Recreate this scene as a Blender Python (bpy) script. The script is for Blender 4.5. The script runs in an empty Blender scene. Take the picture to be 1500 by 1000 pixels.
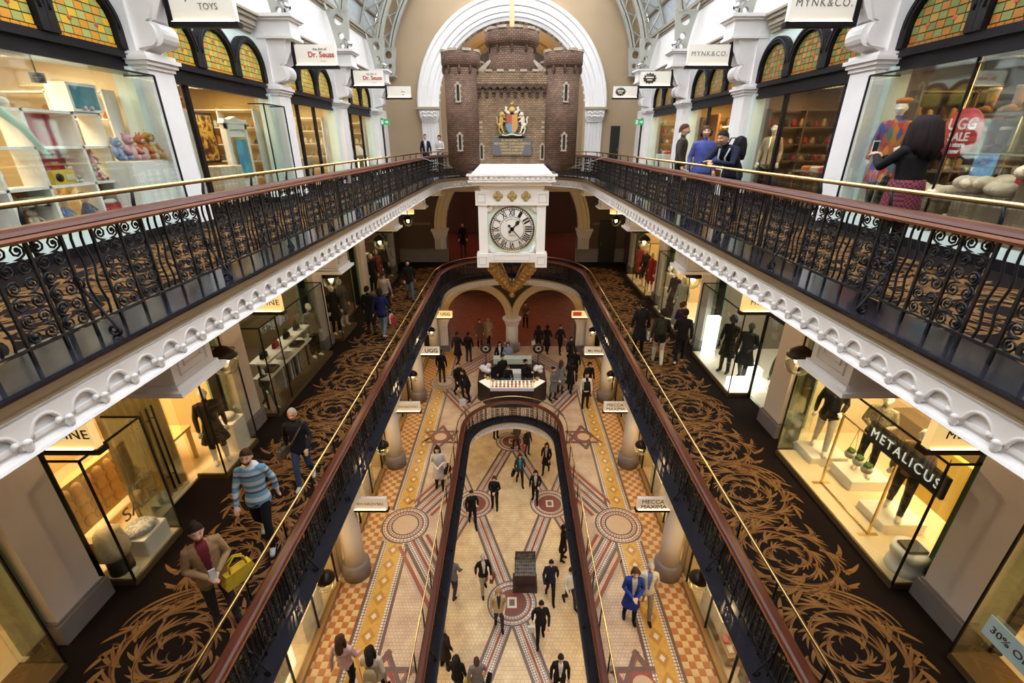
import bpy, bmesh, math, random
import numpy as np
from mathutils import Vector, Matrix
PI = math.pi
RND = random.Random(11)
scene = bpy.context.scene
COL = scene.collection

# ------------------------------------------------------------------ camera, sky, exposure
CAMZ = 10.80
cam_d = bpy.data.cameras.new('camera'); cam = bpy.data.objects.new('camera', cam_d); COL.objects.link(cam)
cam_d.sensor_width = 36.0; cam_d.lens = 16.0; cam_d.clip_end = 200; cam_d.clip_start = 0.05
cam.location = (0, 0, CAMZ); cam.rotation_euler = (math.radians(90 - 23.72), 0, 0)
scene.camera = cam
world = bpy.data.worlds.new('sky'); scene.world = world; world.use_nodes = True
bgn = world.node_tree.nodes['Background']; bgn.inputs[0].default_value = (0.93, 0.97, 1.0, 1); bgn.inputs[1].default_value = 8.0
scene.view_settings.view_transform = 'Standard'; scene.view_settings.look = 'None'
scene.view_settings.gamma = 1.0; scene.view_settings.use_curve_mapping = False
scene.view_settings.exposure = 0.0

# ------------------------------------------------------------------ levels and plan
ZL, ZG, Z1, Z2 = -3.5, 0.0, 4.7, 9.4           # lower, ground, middle gallery, top gallery floors
BAY = 4.57
PY = [-0.28 + BAY * k for k in range(6)]        # pilaster centres along the arcade
YEND = 24.9                                     # end wall
YB = -6.0                                       # wall behind
XP, XW = 5.92, 6.2                              # pilaster face, wall face

# ------------------------------------------------------------------ materials
MATS = {}
def mat(name, col, rough=0.55, metal=0.0, col2=None, nscale=6.0, bump=0.0, bscale=40.0, emit=0.0, ecol=None, coat=0.0, spec=None, stretch=None):
    if name in MATS: return MATS[name]
    m = bpy.data.materials.new(name); m.use_nodes = True; nt = m.node_tree
    b = nt.nodes['Principled BSDF']
    b.inputs['Base Color'].default_value = (*col, 1); b.inputs['Roughness'].default_value = rough; b.inputs['Metallic'].default_value = metal
    if coat: b.inputs['Coat Weight'].default_value = coat; b.inputs['Coat Roughness'].default_value = 0.08
    if spec is not None: b.inputs['Specular IOR Level'].default_value = spec
    tc = None
    if col2 is not None or bump:
        tc = nt.nodes.new('ShaderNodeTexCoord'); mp = nt.nodes.new('ShaderNodeMapping')
        if stretch: mp.inputs['Scale'].default_value = stretch
        nt.links.new(tc.outputs['Object'], mp.inputs[0])
    if col2 is not None:
        n = nt.nodes.new('ShaderNodeTexNoise'); n.inputs['Scale'].default_value = nscale; n.inputs['Detail'].default_value = 4
        r = nt.nodes.new('ShaderNodeValToRGB'); r.color_ramp.elements[0].position = 0.35; r.color_ramp.elements[1].position = 0.65
        r.color_ramp.elements[0].color = (*col, 1); r.color_ramp.elements[1].color = (*col2, 1)
        nt.links.new(mp.outputs[0], n.inputs['Vector']); nt.links.new(n.outputs['Fac'], r.inputs['Fac']); nt.links.new(r.outputs['Color'], b.inputs['Base Color'])
    if bump:
        n2 = nt.nodes.new('ShaderNodeTexNoise'); n2.inputs['Scale'].default_value = bscale; n2.inputs['Detail'].default_value = 3
        bp = nt.nodes.new('ShaderNodeBump'); bp.inputs['Strength'].default_value = bump; bp.inputs['Distance'].default_value = 0.01
        nt.links.new(mp.outputs[0], n2.inputs['Vector']); nt.links.new(n2.outputs['Fac'], bp.inputs['Height']); nt.links.new(bp.outputs['Normal'], b.inputs['Normal'])
    if emit:
        b.inputs['Emission Color'].default_value = (*(ecol or col), 1); b.inputs['Emission Strength'].default_value = emit
    MATS[name] = m
    return m

def glass_mat(name, tint=(0.975, 0.99, 0.98), refl=0.035):
    if name in MATS: return MATS[name]
    m = bpy.data.materials.new(name); m.use_nodes = True; nt = m.node_tree; nt.nodes.clear()
    o = nt.nodes.new('ShaderNodeOutputMaterial'); mx = nt.nodes.new('ShaderNodeMixShader')
    t = nt.nodes.new('ShaderNodeBsdfTransparent'); t.inputs[0].default_value = (*tint, 1)
    g = nt.nodes.new('ShaderNodeBsdfGlossy'); g.inputs['Roughness'].default_value = 0.03; g.inputs[0].default_value = (0.9, 1, 0.96, 1)
    f = nt.nodes.new('ShaderNodeFresnel'); f.inputs[0].default_value = 1.45
    ml = nt.nodes.new('ShaderNodeMath'); ml.operation = 'MULTIPLY'; ml.inputs[1].default_value = refl * 8
    nt.links.new(f.outputs[0], ml.inputs[0]); nt.links.new(ml.outputs[0], mx.inputs[0])
    nt.links.new(t.outputs[0], mx.inputs[1]); nt.links.new(g.outputs[0], mx.inputs[2]); nt.links.new(mx.outputs[0], o.inputs[0])
    MATS[name] = m
    return m

def brick_mat(name, c1, c2, mortar, bw, bh, ms=0.012, rough=0.8, bump=0.6, use_uv=True, offset=0.5):
    if name in MATS: return MATS[name]
    m = bpy.data.materials.new(name); m.use_nodes = True; nt = m.node_tree; b = nt.nodes['Principled BSDF']
    tc = nt.nodes.new('ShaderNodeTexCoord'); br = nt.nodes.new('ShaderNodeTexBrick')
    br.inputs['Color1'].default_value = (*c1, 1); br.inputs['Color2'].default_value = (*c2, 1); br.inputs['Mortar'].default_value = (*mortar, 1)
    br.inputs['Scale'].default_value = 1.0; br.inputs['Brick Width'].default_value = bw; br.inputs['Row Height'].default_value = bh
    br.inputs['Mortar Size'].default_value = ms; br.inputs['Mortar Smooth'].default_value = 0.3; br.inputs['Bias'].default_value = 0.0; br.offset = offset
    nt.links.new(tc.outputs['UV' if use_uv else 'Object'], br.inputs['Vector'])
    n = nt.nodes.new('ShaderNodeTexNoise'); n.inputs['Scale'].default_value = 2.2; n.inputs['Detail'].default_value = 5
    nt.links.new(tc.outputs['Object'], n.inputs['Vector'])
    mx = nt.nodes.new('ShaderNodeMix'); mx.data_type = 'RGBA'; mx.blend_type = 'OVERLAY'; mx.inputs[0].default_value = 0.55
    nt.links.new(br.outputs['Color'], mx.inputs[6]); nt.links.new(n.outputs['Fac'], mx.inputs[7])
    nt.links.new(mx.outputs[2], b.inputs['Base Color']); b.inputs['Roughness'].default_value = rough
    if bump:
        bp = nt.nodes.new('ShaderNodeBump'); bp.inputs['Strength'].default_value = bump; bp.inputs['Distance'].default_value = 0.02; bp.invert = True
        nt.links.new(br.outputs['Fac'], bp.inputs['Height']); nt.links.new(bp.outputs['Normal'], b.inputs['Normal'])
    MATS[name] = m
    return m

WHITE = mat('white_plaster', (0.84, 0.81, 0.81), 0.5, col2=(0.78, 0.755, 0.76), nscale=1.5, bump=0.05)
MINT = mat('mint_wall', (0.66, 0.77, 0.73), 0.6, col2=(0.62, 0.73, 0.70), nscale=1.2)
TAN = mat('tan_moulding', (0.36, 0.28, 0.18), 0.5)
GREYTAN = mat('grey_tan_moulding', (0.34, 0.30, 0.235), 0.5)
STEEL = mat('painted_grey_steel', (0.42, 0.42, 0.37), 0.45, col2=(0.38, 0.385, 0.34), nscale=3)
BROWNWALL = mat('beige_wall', (0.42, 0.30, 0.185), 0.7, col2=(0.39, 0.28, 0.17), nscale=0.8)
DARKBROWN = mat('dark_brown_wall', (0.10, 0.062, 0.042), 0.7, col2=(0.085, 0.052, 0.036), nscale=1)
CREAM = mat('cream_ceiling', (0.62, 0.54, 0.42), 0.6, col2=(0.58, 0.50, 0.39), nscale=1)
CREAMP = mat('cream_pilaster', (0.66, 0.58, 0.54), 0.55, col2=(0.62, 0.545, 0.505), nscale=1.5)
GREEN = mat('green_reveal', (0.17, 0.27, 0.16), 0.5)
BASEGREY = mat('grey_base_stone', (0.22, 0.19, 0.19), 0.4, col2=(0.19, 0.165, 0.165), nscale=4)
IRON = mat('black_iron', (0.012, 0.013, 0.019), 0.34, metal=0.35, spec=0.6)
GRANITE = mat('black_granite', (0.012, 0.012, 0.018), 0.12, col2=(0.022, 0.021, 0.027), nscale=60, spec=0.18)
MAHOG2 = mat('mahogany_highlight', (0.23, 0.085, 0.038), 0.4, col2=(0.17, 0.058, 0.026), nscale=5, stretch=(14, 0.6, 14), spec=0.3)  # lighter mahogany, the handrail's highlights put into its colour
MAHOG = mat('mahogany', (0.105, 0.026, 0.013), 0.36, col2=(0.065, 0.016, 0.009), nscale=5, stretch=(14, 0.6, 14), spec=0.3)
BRASS = mat('brass', (0.66, 0.47, 0.20), 0.26, metal=1.0)
FRAMEB = mat('black_frame', (0.008, 0.007, 0.009), 0.45, col2=(0.012, 0.010, 0.013), nscale=3, spec=0.2)
GLASS = glass_mat('shop_glass')
ROOFGLASS = None
CARPET = mat('dark_carpet', (0.013, 0.0075, 0.0065), 0.95, col2=(0.009, 0.0055, 0.005), nscale=200, bump=0.4, bscale=300, spec=0.1)
CGOLD = mat('carpet_gold', (0.23, 0.122, 0.044), 0.95, col2=(0.165, 0.082, 0.030), nscale=5, bump=0.3, bscale=300, spec=0.1)
CRUST = mat('carpet_rust', (0.12, 0.055, 0.024), 0.95, col2=(0.09, 0.04, 0.018), nscale=5, bump=0.3, bscale=300, spec=0.1)
GOLD = mat('gilding', (0.55, 0.36, 0.10), 0.42, metal=0.65, col2=(0.42, 0.26, 0.07), nscale=14)
BLACK = mat('matt_black', (0.01, 0.009, 0.009), 0.6)
WARMW = mat('warm_shop_wall', (0.66, 0.50, 0.26), 0.7, col2=(0.62, 0.46, 0.24), nscale=1)
CREAMF = mat('pale_shop_floor', (0.72, 0.60, 0.40), 0.35)

# ------------------------------------------------------------------ mesh builder
def V3(x, y, z): return (float(x), float(y), float(z))
class MB:
    def __init__(s): s.v = []; s.f = []; s.m = []; s.s = []
    def add(s, vs, fs, m=0, smooth=False):
        o = len(s.v); s.v.extend(vs)
        for f in fs: s.f.append(tuple(i + o for i in f)); s.m.append(m); s.s.append(smooth)
        return s
    def box(s, x0, x1, y0, y1, z0, z1, m=0):
        if x0 > x1: x0, x1 = x1, x0
        if y0 > y1: y0, y1 = y1, y0
        if z0 > z1: z0, z1 = z1, z0
        vs = [(x0,y0,z0),(x1,y0,z0),(x1,y1,z0),(x0,y1,z0),(x0,y0,z1),(x1,y0,z1),(x1,y1,z1),(x0,y1,z1)]
        return s.add(vs, [(0,3,2,1),(4,5,6,7),(0,1,5,4),(1,2,6,5),(2,3,7,6),(3,0,4,7)], m)
    def prism(s, pts, axis, a, b, m=0, smooth=False):
        n = len(pts)
        def P(p, t):
            if axis == 'x': return (t, p[0], p[1])
            if axis == 'y': return (p[0], t, p[1])
            return (p[0], p[1], t)
        vs = [P(p, a) for p in pts] + [P(p, b) for p in pts]
        s.add(vs, [tuple(range(n)), tuple(range(2*n-1, n-1, -1))], m)
        o = len(s.v) - 2*n
        for i in range(n):
            j = (i+1) % n
            s.f.append((o+i, o+n+i, o+n+j, o+j)); s.m.append(m); s.s.append(smooth)
        return s
    def tube(s, pts, r, n=6, cap=True, closed=False, m=0, smooth=True, squash=1.0):
        pts = [Vector(p) for p in pts]; N = len(pts)
        rs = r if isinstance(r, (list, tuple)) else [r]*N
        vs = []; up = None
        for i, p in enumerate(pts):
            a = pts[i-1] if (i > 0 or closed) else p
            b = pts[(i+1) % N] if (i < N-1 or closed) else p
            t = (b - a)
            if t.length < 1e-9: t = Vector((0, 0, 1))
            t.normalize()
            if up is None:
                up = Vector((0, 0, 1)) if abs(t.z) < 0.9 else Vector((1, 0, 0))
            u = up - t * up.dot(t)
            if u.length < 1e-6: u = t.orthogonal()
            u.normalize(); w = t.cross(u); up = u
            for k in range(n):
                an = 2*PI*k/n
                vs.append(tuple(p + (u*math.cos(an)*squash + w*math.sin(an)) * rs[i]))
        fs = []
        for i in range(N if closed else N-1):
            j = (i+1) % N
            for k in range(n):
                l = (k+1) % n
                fs.append((i*n+k, i*n+l, j*n+l, j*n+k))
        if cap and not closed:
            fs.append(tuple(range(n-1, -1, -1))); fs.append(tuple((N-1)*n + k for k in range(n)))
        return s.add(vs, fs, m, smooth)
    def lathe(s, prof, n=16, c=(0,0,0), m=0, smooth=True, a0=0.0, a1=2*PI, sx=1.0, sy=1.0, axis='z'):
        full = abs(a1 - a0 - 2*PI) < 1e-6
        K = n if full else n+1
        vs = []
        for (r, z) in prof:
            for k in range(K):
                an = a0 + (a1-a0)*k/n
                q = (r*math.cos(an)*sx, r*math.sin(an)*sy, z)
                if axis == 'y': q = (q[0], q[2], q[1])
                if axis == 'x': q = (q[2], q[0], q[1])
                vs.append((c[0]+q[0], c[1]+q[1], c[2]+q[2]))
        fs = []
        for i in range(len(prof)-1):
            for k in range(n):
                l = (k+1) % K
                fs.append((i*K+k, i*K+l, (i+1)*K+l, (i+1)*K+k))
        if full and prof[0][0] > 1e-5: fs.append(tuple(range(K-1, -1, -1)))
        if full and prof[-1][0] > 1e-5: fs.append(tuple((len(prof)-1)*K + k for k in range(K)))
        return s.add(vs, fs, m, smooth)
    def ball(s, c, r, n=12, k=8, m=0):
        rx, ry, rz = r if isinstance(r, (tuple, list)) else (r, r, r)
        prof = [(math.sin(PI*i/k), -math.cos(PI*i/k)) for i in range(k+1)]
        vs = []
        for (a, z) in prof:
            for j in range(n):
                an = 2*PI*j/n
                vs.append((c[0]+rx*a*math.cos(an), c[1]+ry*a*math.sin(an), c[2]+rz*z))
        fs = [(i*n+j, i*n+(j+1) % n, (i+1)*n+(j+1) % n, (i+1)*n+j) for i in range(k) for j in range(n)]
        return s.add(vs, fs, m, True)
    def sweep(s, prof, path, m=0, closed_prof=True, smooth=False, caps=True):
        # prof: (offset along the outward normal, z); path: (x, y, nx, ny)
        K = len(prof); vs = []
        for (x, y, nx, ny) in path:
            for (o, z) in prof: vs.append((x+nx*o, y+ny*o, z))
        fs = []
        for i in range(len(path)-1):
            for k in range(K if closed_prof else K-1):
                l = (k+1) % K
                fs.append((i*K+k, i*K+l, (i+1)*K+l, (i+1)*K+k))
        if caps and closed_prof:
            fs.append(tuple(range(K-1, -1, -1))); fs.append(tuple((len(path)-1)*K + k for k in range(K)))
        return s.add(vs, fs, m, smooth)
    def merge(s, o, M=None, m=None):
        base = len(s.v)
        s.v.extend(tuple(M @ Vector(p)) for p in o.v) if M is not None else s.v.extend(o.v)
        for f, mm, sm in zip(o.f, o.m, o.s):
            s.f.append(tuple(i+base for i in f)); s.m.append(mm if m is None else m); s.s.append(sm)
        return s
    def xf(s, M): s.v = [tuple(M @ Vector(p)) for p in s.v]; return s
    def mesh(s, name, mats, fix=True):
        me = bpy.data.meshes.new(name); me.from_pydata(s.v, [], s.f)
        for mm in (mats if isinstance(mats, (list, tuple)) else [mats]): me.materials.append(mm)
        me.polygons.foreach_set('material_index', s.m); me.polygons.foreach_set('use_smooth', s.s)
        if fix:
            bm = bmesh.new(); bm.from_mesh(me); bmesh.ops.recalc_face_normals(bm, faces=bm.faces); bm.to_mesh(me); bm.free()
        me.update()
        return me
    def build(s, name, mats, parent=None, fix=True, loc=None):
        o = bpy.data.objects.new(name, s.mesh(name, mats, fix)); COL.objects.link(o)
        if parent is not None: o.parent = parent
        if loc is not None: o.location = loc
        return o

def tag(o, label=None, cat=None, group=None, kind=None):
    if label: o['label'] = label
    if cat: o['category'] = cat
    if group: o['group'] = group
    if kind: o['kind'] = kind
    return o
def thing(name, label, cat, loc=(0, 0, 0), rz=0.0, group=None, kind=None):
    o = bpy.data.objects.new(name, None); COL.objects.link(o); o.empty_display_size = 0.1
    o.location = loc; o.rotation_euler = (0, 0, rz)
    return tag(o, label, cat, group, kind)
def inst(me, name, parent=None, loc=(0, 0, 0), rz=0.0, scale=None, rot=None):
    o = bpy.data.objects.new(name, me); COL.objects.link(o); o.location = loc
    o.rotation_euler = rot if rot else (0, 0, rz)
    if scale is not None: o.scale = scale if isinstance(scale, (tuple, list)) else (scale,)*3
    if parent is not None: o.parent = parent
    return o
def uv_cyl(o, cx, cy):
    me = o.data; uv = me.uv_layers.new(name='UVMap')
    for p in me.polygons:
        nrm = p.normal
        for li in p.loop_indices:
            v = me.vertices[me.loops[li].vertex_index].co
            if abs(nrm.z) > 0.8: uv.data[li].uv = (v.x, v.y); continue
            a = math.atan2(v.y-cy, v.x-cx); ac = math.atan2(p.center.y-cy, p.center.x-cx)
            if a - ac > PI: a -= 2*PI
            if ac - a > PI: a += 2*PI
            uv.data[li].uv = (a*0.6, v.z)
def uv_box(o):
    me = o.data; uv = me.uv_layers.new(name='UVMap')
    for p in me.polygons:
        n = p.normal
        for li in p.loop_indices:
            v = me.vertices[me.loops[li].vertex_index].co
            if abs(n.z) > 0.7: uv.data[li].uv = (v.x, v.y)
            elif abs(n.x) > abs(n.y): uv.data[li].uv = (v.y, v.z)
            else: uv.data[li].uv = (v.x, v.z)
_fonts = {}
def text_mesh(txt, size, depth=0.004, align='CENTER', sx=1.0, spacing=1.0, shear=0.0, bold=0.0, line=1.0):
    # text standing upright in the XZ plane, reading when seen from -Y, centred on the origin
    cu = bpy.data.curves.new('text', 'FONT'); cu.body = txt; cu.size = size; cu.extrude = depth; cu.align_x = align; cu.align_y = 'CENTER'
    cu.space_character = spacing; cu.shear = shear; cu.offset = bold; cu.space_line = line; cu.resolution_u = 3
    ob = bpy.data.objects.new('text', cu); COL.objects.link(ob)
    dg = bpy.context.evaluated_depsgraph_get(); me = bpy.data.meshes.new_from_object(ob.evaluated_get(dg))
    bpy.data.objects.remove(ob); bpy.data.curves.remove(cu)
    me.transform(Matrix.Diagonal((sx, 1, 1, 1))); me.transform(Matrix.Rotation(PI/2, 4, 'X'))
    return me
def put_text(txt, size, m, loc, parent=None, rz=0.0, name='lettering', **kw):
    me = text_mesh(txt, size, **kw); me.materials.clear(); me.materials.append(m)
    return inst(me, name, parent, loc, rz)
def area(name, loc, sx, sy, power, col=(1.0, 0.82, 0.55), rot=(0, 0, 0), spread=None):
    l = bpy.data.lights.new(name, 'AREA'); l.shape = 'RECTANGLE'; l.size = sx; l.size_y = sy; l.energy = power; l.color = col
    o = bpy.data.objects.new(name, l); COL.objects.link(o); o.location = loc; o.rotation_euler = rot
    return o

# void outlines
def superarc(a, b, yc, n=2.2, steps=40):
    raw = []
    for i in range(401):
        t = PI - PI*i/400; c = math.cos(t); s_ = math.sin(t)
        raw.append((a*math.copysign(abs(c)**(2/n), c), yc + b*(abs(s_)**(2/n))))
    L = [0]
    for i in range(400): L.append(L[-1] + math.dist(raw[i], raw[i+1]))
    out = []
    for k in range(steps+1):
        t = L[-1]*k/steps; i = 0
        while i < 399 and L[i+1] < t: i += 1
        u = (t-L[i])/max(1e-9, L[i+1]-L[i]); out.append((raw[i][0]+(raw[i+1][0]-raw[i][0])*u, raw[i][1]+(raw[i+1][1]-raw[i][1])*u))
    return out
class Path:
    def __init__(s, a, yc, y0, steps=40, n=2.2):
        arc = superarc(a, a, yc, n, steps)
        pts = [(-a, y0)] + arc + [(a, y0)]
        s.pts = []
        for i, p in enumerate(pts):
            q0 = pts[max(0, i-1)]; q1 = pts[min(len(pts)-1, i+1)]
            if i == 0 or i == 1: nx, ny = -1.0, 0.0
            elif i >= len(pts)-2: nx, ny = 1.0, 0.0
            else:
                tx, ty = q1[0]-q0[0], q1[1]-q0[1]; l = math.hypot(tx, ty); nx, ny = -ty/l, tx/l
            s.pts.append((p[0], p[1], nx, ny))
        s.L = [0]
        for i in range(len(s.pts)-1): s.L.append(s.L[-1] + math.dist(s.pts[i][:2], s.pts[i+1][:2]))
        s.len = s.L[-1]
    def at(s, t):
        t = min(max(t, 0), s.len); i = 0
        while i < len(s.pts)-2 and s.L[i+1] < t: i += 1
        u = (t-s.L[i])/max(1e-9, s.L[i+1]-s.L[i]); a, b = s.pts[i], s.pts[i+1]
        x, y, nx, ny = (a[k]+(b[k]-a[k])*u for k in range(4)); l = math.hypot(nx, ny)
        return x, y, nx/l, ny/l
# ------------------------------------------------------------------ slabs (floors of the four levels)
PA, PYC = 3.16, 18.7            # railing line of the two galleries
GA, GYC = 1.87, 14.5            # railing line of the oval on the ground floor
XO = 9.4; YX = 34.0
P2 = Path(PA, PYC, -0.3, 44); P1 = Path(PA, PYC, -1.5, 44); PG = Path(GA, GYC, -1.5, 36, n=2.0)
def slab(name, zf, a, yc, n, y0, thick, mats, label):
    mb = MB(); zb = zf - thick
    def q(x0, x1, ya, yb, yc_=None, yd=None):
        # top and bottom quads between two x columns; ya,yb start/end at x0, yc_,yd at x1
        yc_ = ya if yc_ is None else yc_; yd = yb if yd is None else yd
        mb.add([(x0,ya,zf),(x1,yc_,zf),(x1,yd,zf),(x0,yb,zf)], [(0,1,2,3)], 0)
        mb.add([(x0,ya,zb),(x1,yc_,zb),(x1,yd,zb),(x0,yb,zb)], [(3,2,1,0)], 1)
    q(-XO, XO, YB, y0)
    q(-XO, -a, y0, YX); q(a, XO, y0, YX)
    arc = superarc(a, a, yc, n, 40)
    for i in range(40):
        (xa, ya), (xb, yb) = arc[i], arc[i+1]
        q(xa, xb, ya, YX, yb, YX)
    mb.add([(-XO,YB,zf),(XO,YB,zf),(XO,YB,zb),(-XO,YB,zb)], [(0,1,2,3)], 1)
    mb.add([(-a,y0,zf),(a,y0,zf),(a,y0,zb),(-a,y0,zb)], [(0,1,2,3)], 1)
    o = mb.build(name, mats, fix=False)
    return tag(o, label, 'floor', kind='structure')
def tile_mat(name, c1, c2, grout, w=0.085):
    return brick_mat(name, c1, c2, grout, w, w, ms=0.006, rough=0.32, bump=0.15, use_uv=False)
TILE_G = tile_mat('peach_floor_tile', (0.60, 0.43, 0.285), (0.545, 0.385, 0.25), (0.36, 0.24, 0.17))
TILE_L = tile_mat('yellow_floor_tile', (0.66, 0.49, 0.29), (0.60, 0.43, 0.245), (0.40, 0.27, 0.15), 0.12)
slab_second = slab('floor_second_gallery', Z2, PA, PYC, 2.2, -0.3, 0.36, [CARPET, CREAM], 'top gallery floor slab with dark carpet behind the iron railing')
slab_first = slab('floor_first_gallery', Z1, PA, PYC, 2.2, -1.5, 0.36, [CARPET, CREAM], 'middle gallery floor slab with dark scroll carpet')
floor_g = slab('floor_ground', ZG, GA, GYC, 2.0, -1.5, 0.36, [TILE_G, WHITE], 'ground floor of peach mosaic tile with a long oval opening')
mb = MB(); mb.add([(-9,YB,ZL),(9,YB,ZL),(9,YX,ZL),(-9,YX,ZL)], [(0,1,2,3)])
floor_l = tag(mb.build('floor_lower', TILE_L, fix=False), 'lowest floor of yellow mosaic tile seen through the oval', 'floor', kind='structure')

# ------------------------------------------------------------------ fascia mouldings, granite kerb, scalloped cornice
mb = MB(); W = 0.293
pl = [(-W/2, 0.19), (-W/2, 0.0), (-0.112, 0.0)] + [(-0.112*math.cos(PI*i/10), 0.13*math.sin(PI*i/10)+0.035) for i in range(11)] + [(0.112, 0.0), (W/2, 0.0), (W/2, 0.19)]
mb.prism(pl, 'y', 0.0, -0.035)
mb.tube([(-0.104*math.cos(PI*i/10), -0.026, 0.118*math.sin(PI*i/10)+0.035) for i in range(11)], 0.017, 6)
mb.box(-0.112, 0.112, -0.022, 0, 0.022, 0.05)
mb.lathe([(0.004, -0.035), (0.02, -0.02), (0.026, 0.0), (0.022, 0.03), (0.03, 0.045), (0.012, 0.06)], 8, (W/2, -0.035, 0))
mb.lathe([(0.0, 0), (0.026, 0.01), (0.03, 0.02), (0.0, 0.03)], 8, (0.085, -0.05, 0.055), axis='y')
SCALLOP = mb.mesh('scallop_arch', WHITE)
def fascia(name, P, zf, label, sb=0.0):
    t = thing(name, label, 'cornice', kind='structure')
    g = MB(); g.sweep([(-0.23, zf+0.04), (0.24, zf+0.04), (0.24, zf-0.0), (-0.20, zf-0.02), (-0.225, zf-0.005), (-0.235, zf+0.02)], P.pts)
    g.build('granite_kerb', GRANITE, t)
    g = MB(); g.sweep([(-0.20, zf-0.02), (0.0, zf-0.02), (0.0, zf-0.14), (-0.135+sb, zf-0.14), (-0.135+sb, zf-0.11), (-0.175+sb*0.7, zf-0.075)], P.pts)
    g.build('tan_strip', TAN, t)
    g = MB(); g.sweep([(o_+sb, z_) for o_, z_ in [(-0.145, zf-0.14), (0.02, zf-0.14), (0.02, zf-0.425), (-0.145, zf-0.425), (-0.165, zf-0.41), (-0.155, zf-0.39), (-0.125, zf-0.38), (-0.105, zf-0.365), (-0.105, zf-0.17), (-0.13, zf-0.16)]], P.pts)
    g.build('cornice_band', WHITE, t)
    n = int(P.len / W)
    if n <= 300:
        for i in range(n):
            x, y, nx, ny = P.at((i+0.5)*P.len/n)
            inst(SCALLOP, 'scallop_arch', t, (x-nx*(0.105-sb), y-ny*(0.105-sb), zf-0.355), math.atan2(ny, nx)-PI/2)
    return t
fascia('trim_1', P2, Z2, 'white scalloped cornice and black granite kerb around the top gallery opening')
fascia('trim_2', P1, Z1, 'white scalloped cornice and black granite kerb around the middle gallery opening', 0.14)
fascia('trim_3', PG, ZG, 'white scalloped cornice and granite kerb around the ground floor oval', 0.06)

# ------------------------------------------------------------------ iron railings
H0, H1 = 0.16, 0.815
mb = MB(); mb.box(-0.0095, 0.0095, -0.0095, 0.0095, 0.04, H1); BAR = mb.mesh('baluster', IRON)
mb = MB(); mb.tube([(0.014*math.sin(2*PI*i/12*2.0), 0, H0+(H1-H0)*i/12) for i in range(13)], 0.0095, 6); WAVY = mb.mesh('wavy_baluster', IRON)
def spiral(cx, cz, r, turns, a0, d, n=13):
    out = []
    for i in range(n):
        u = i/(n-1); a = a0 + d*u*turns*2*PI; rr = r*(1-u)**0.8 + 0.007
        out.append((cx+rr*math.cos(a), 0, cz+rr*math.sin(a)))
    return out
mb = MB(); rows = 6; ph = (H1-H0)/rows
for k in range(rows):
    zc = H0 + ph*(k+0.5)
    up = k in (0, 2, 4)
    for sg in (-1, 1):
        cx = sg*0.055
        pts = spiral(cx, zc, 0.046, 1.7, -PI/2 if not up else PI/2, sg*(1 if not up else -1))
        mb.tube(pts, 0.0085, 4, cap=False)
        mb.ball((cx, 0, zc), 0.012, 6, 4)
        if k in (0, 2, 4) and k < rows-1:     # S stems that join the scrolls in pairs
            z2 = zc+ph
            mb.tube([(cx, 0, zc+0.05), (sg*0.018, 0, zc+ph*0.5), (cx, 0, z2-0.05)], 0.0075, 4, cap=False)
        else:
            mb.tube([(cx*1.9, 0, zc-0.03), (cx*2.1, 0, zc+ph*0.5)], 0.0065, 4, cap=False)
SCROLL = mb.mesh('scroll_panel', IRON)
def sp2(cx, cz, r, turns, a0, d, n=14): return [(0, p[0], p[2]) for p in spiral(cx, cz, r, turns, a0, d, n)]
mb = MB()
mb.tube([(0, 0.02, 0.50)] + [(0, 0.02-0.17*(i/8)**1.1, 0.50-0.36*(i/8)) for i in range(1, 9)] + [(0, -0.172, 0.10)] + sp2(-0.135, 0.085, 0.042, 1.4, PI, 1), 0.0115, 6)
mb.tube(sp2(0.0, 0.46, 0.04, 1.3, -PI/2, -1), 0.009, 5)
STAY = mb.mesh('scroll_stay', IRON)
mb = MB(); mb.tube([(0, 0, 0.0), (0, 0, 0.03), (0, 0, 0.9), (0, -0.02, 1.0)], [0.035, 0.02, 0.016, 0.012], 6); POST = mb.mesh('rail_post', IRON)
def railing(name, P, zf, label, group):
    t = thing(name, label, 'railing', (0, 0, zf), group=group)
    MB().sweep([(-0.075, 0.825), (-0.06, 0.81), (0.06, 0.81), (0.075, 0.825), (0.085, 0.855), (0.07, 0.885), (0.04, 0.90), (-0.04, 0.90), (-0.07, 0.885), (-0.085, 0.862), (-0.062, 0.85)], P.pts, smooth=False).build('handrail', MAHOG, t)
    MB().sweep([(-0.088, 0.815), (-0.06, 0.812), (-0.06, 0.85), (-0.088, 0.855), (-0.098, 0.835)], P.pts).build('handrail_highlight', MAHOG2, t)  # added lower strip, its lighter colour paints the handrail's orange-brown highlights
    MB().sweep([(-0.018, H0-0.008), (0.018, H0-0.008), (0.018, H0+0.008), (-0.018, H0+0.008)], P.pts).build('bottom_bar', IRON, t)
    MB().sweep([(-0.018, H1-0.012), (0.018, H1-0.012), (0.018, H1+0.004), (-0.018, H1+0.004)], P.pts).build('top_bar', IRON, t)
    MB().tube([(x+nx*0.20, y+ny*0.20, 1.01) for (x, y, nx, ny) in P.pts], 0.021, 10).build('brass_rail', BRASS, t)
    n = int(round(P.len/0.25))
    def put(me, nm, s, off=0.0):
        x, y, nx, ny = P.at(s); return inst(me, nm, t, (x+nx*off, y+ny*off, 0), math.atan2(ny, nx)-PI/2)
    for i in range(n):
        s = P.len*i/n; c = P.len*(i+0.5)/n; w = P.len/n
        put(BAR, 'baluster', s)
        if i % 3 == 2:
            put(WAVY, 'wavy_baluster', s+w*0.34); put(WAVY, 'wavy_baluster', s+w*0.67)
        else: put(SCROLL, 'scroll_panel', c)
        if i % 6 == 1: put(STAY, 'scroll_stay', s+w)
    m = int(P.len/1.0)
    for i in range(m): put(POST, 'rail_post', P.len*(i+0.5)/m, 0.215)
    return t
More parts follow.
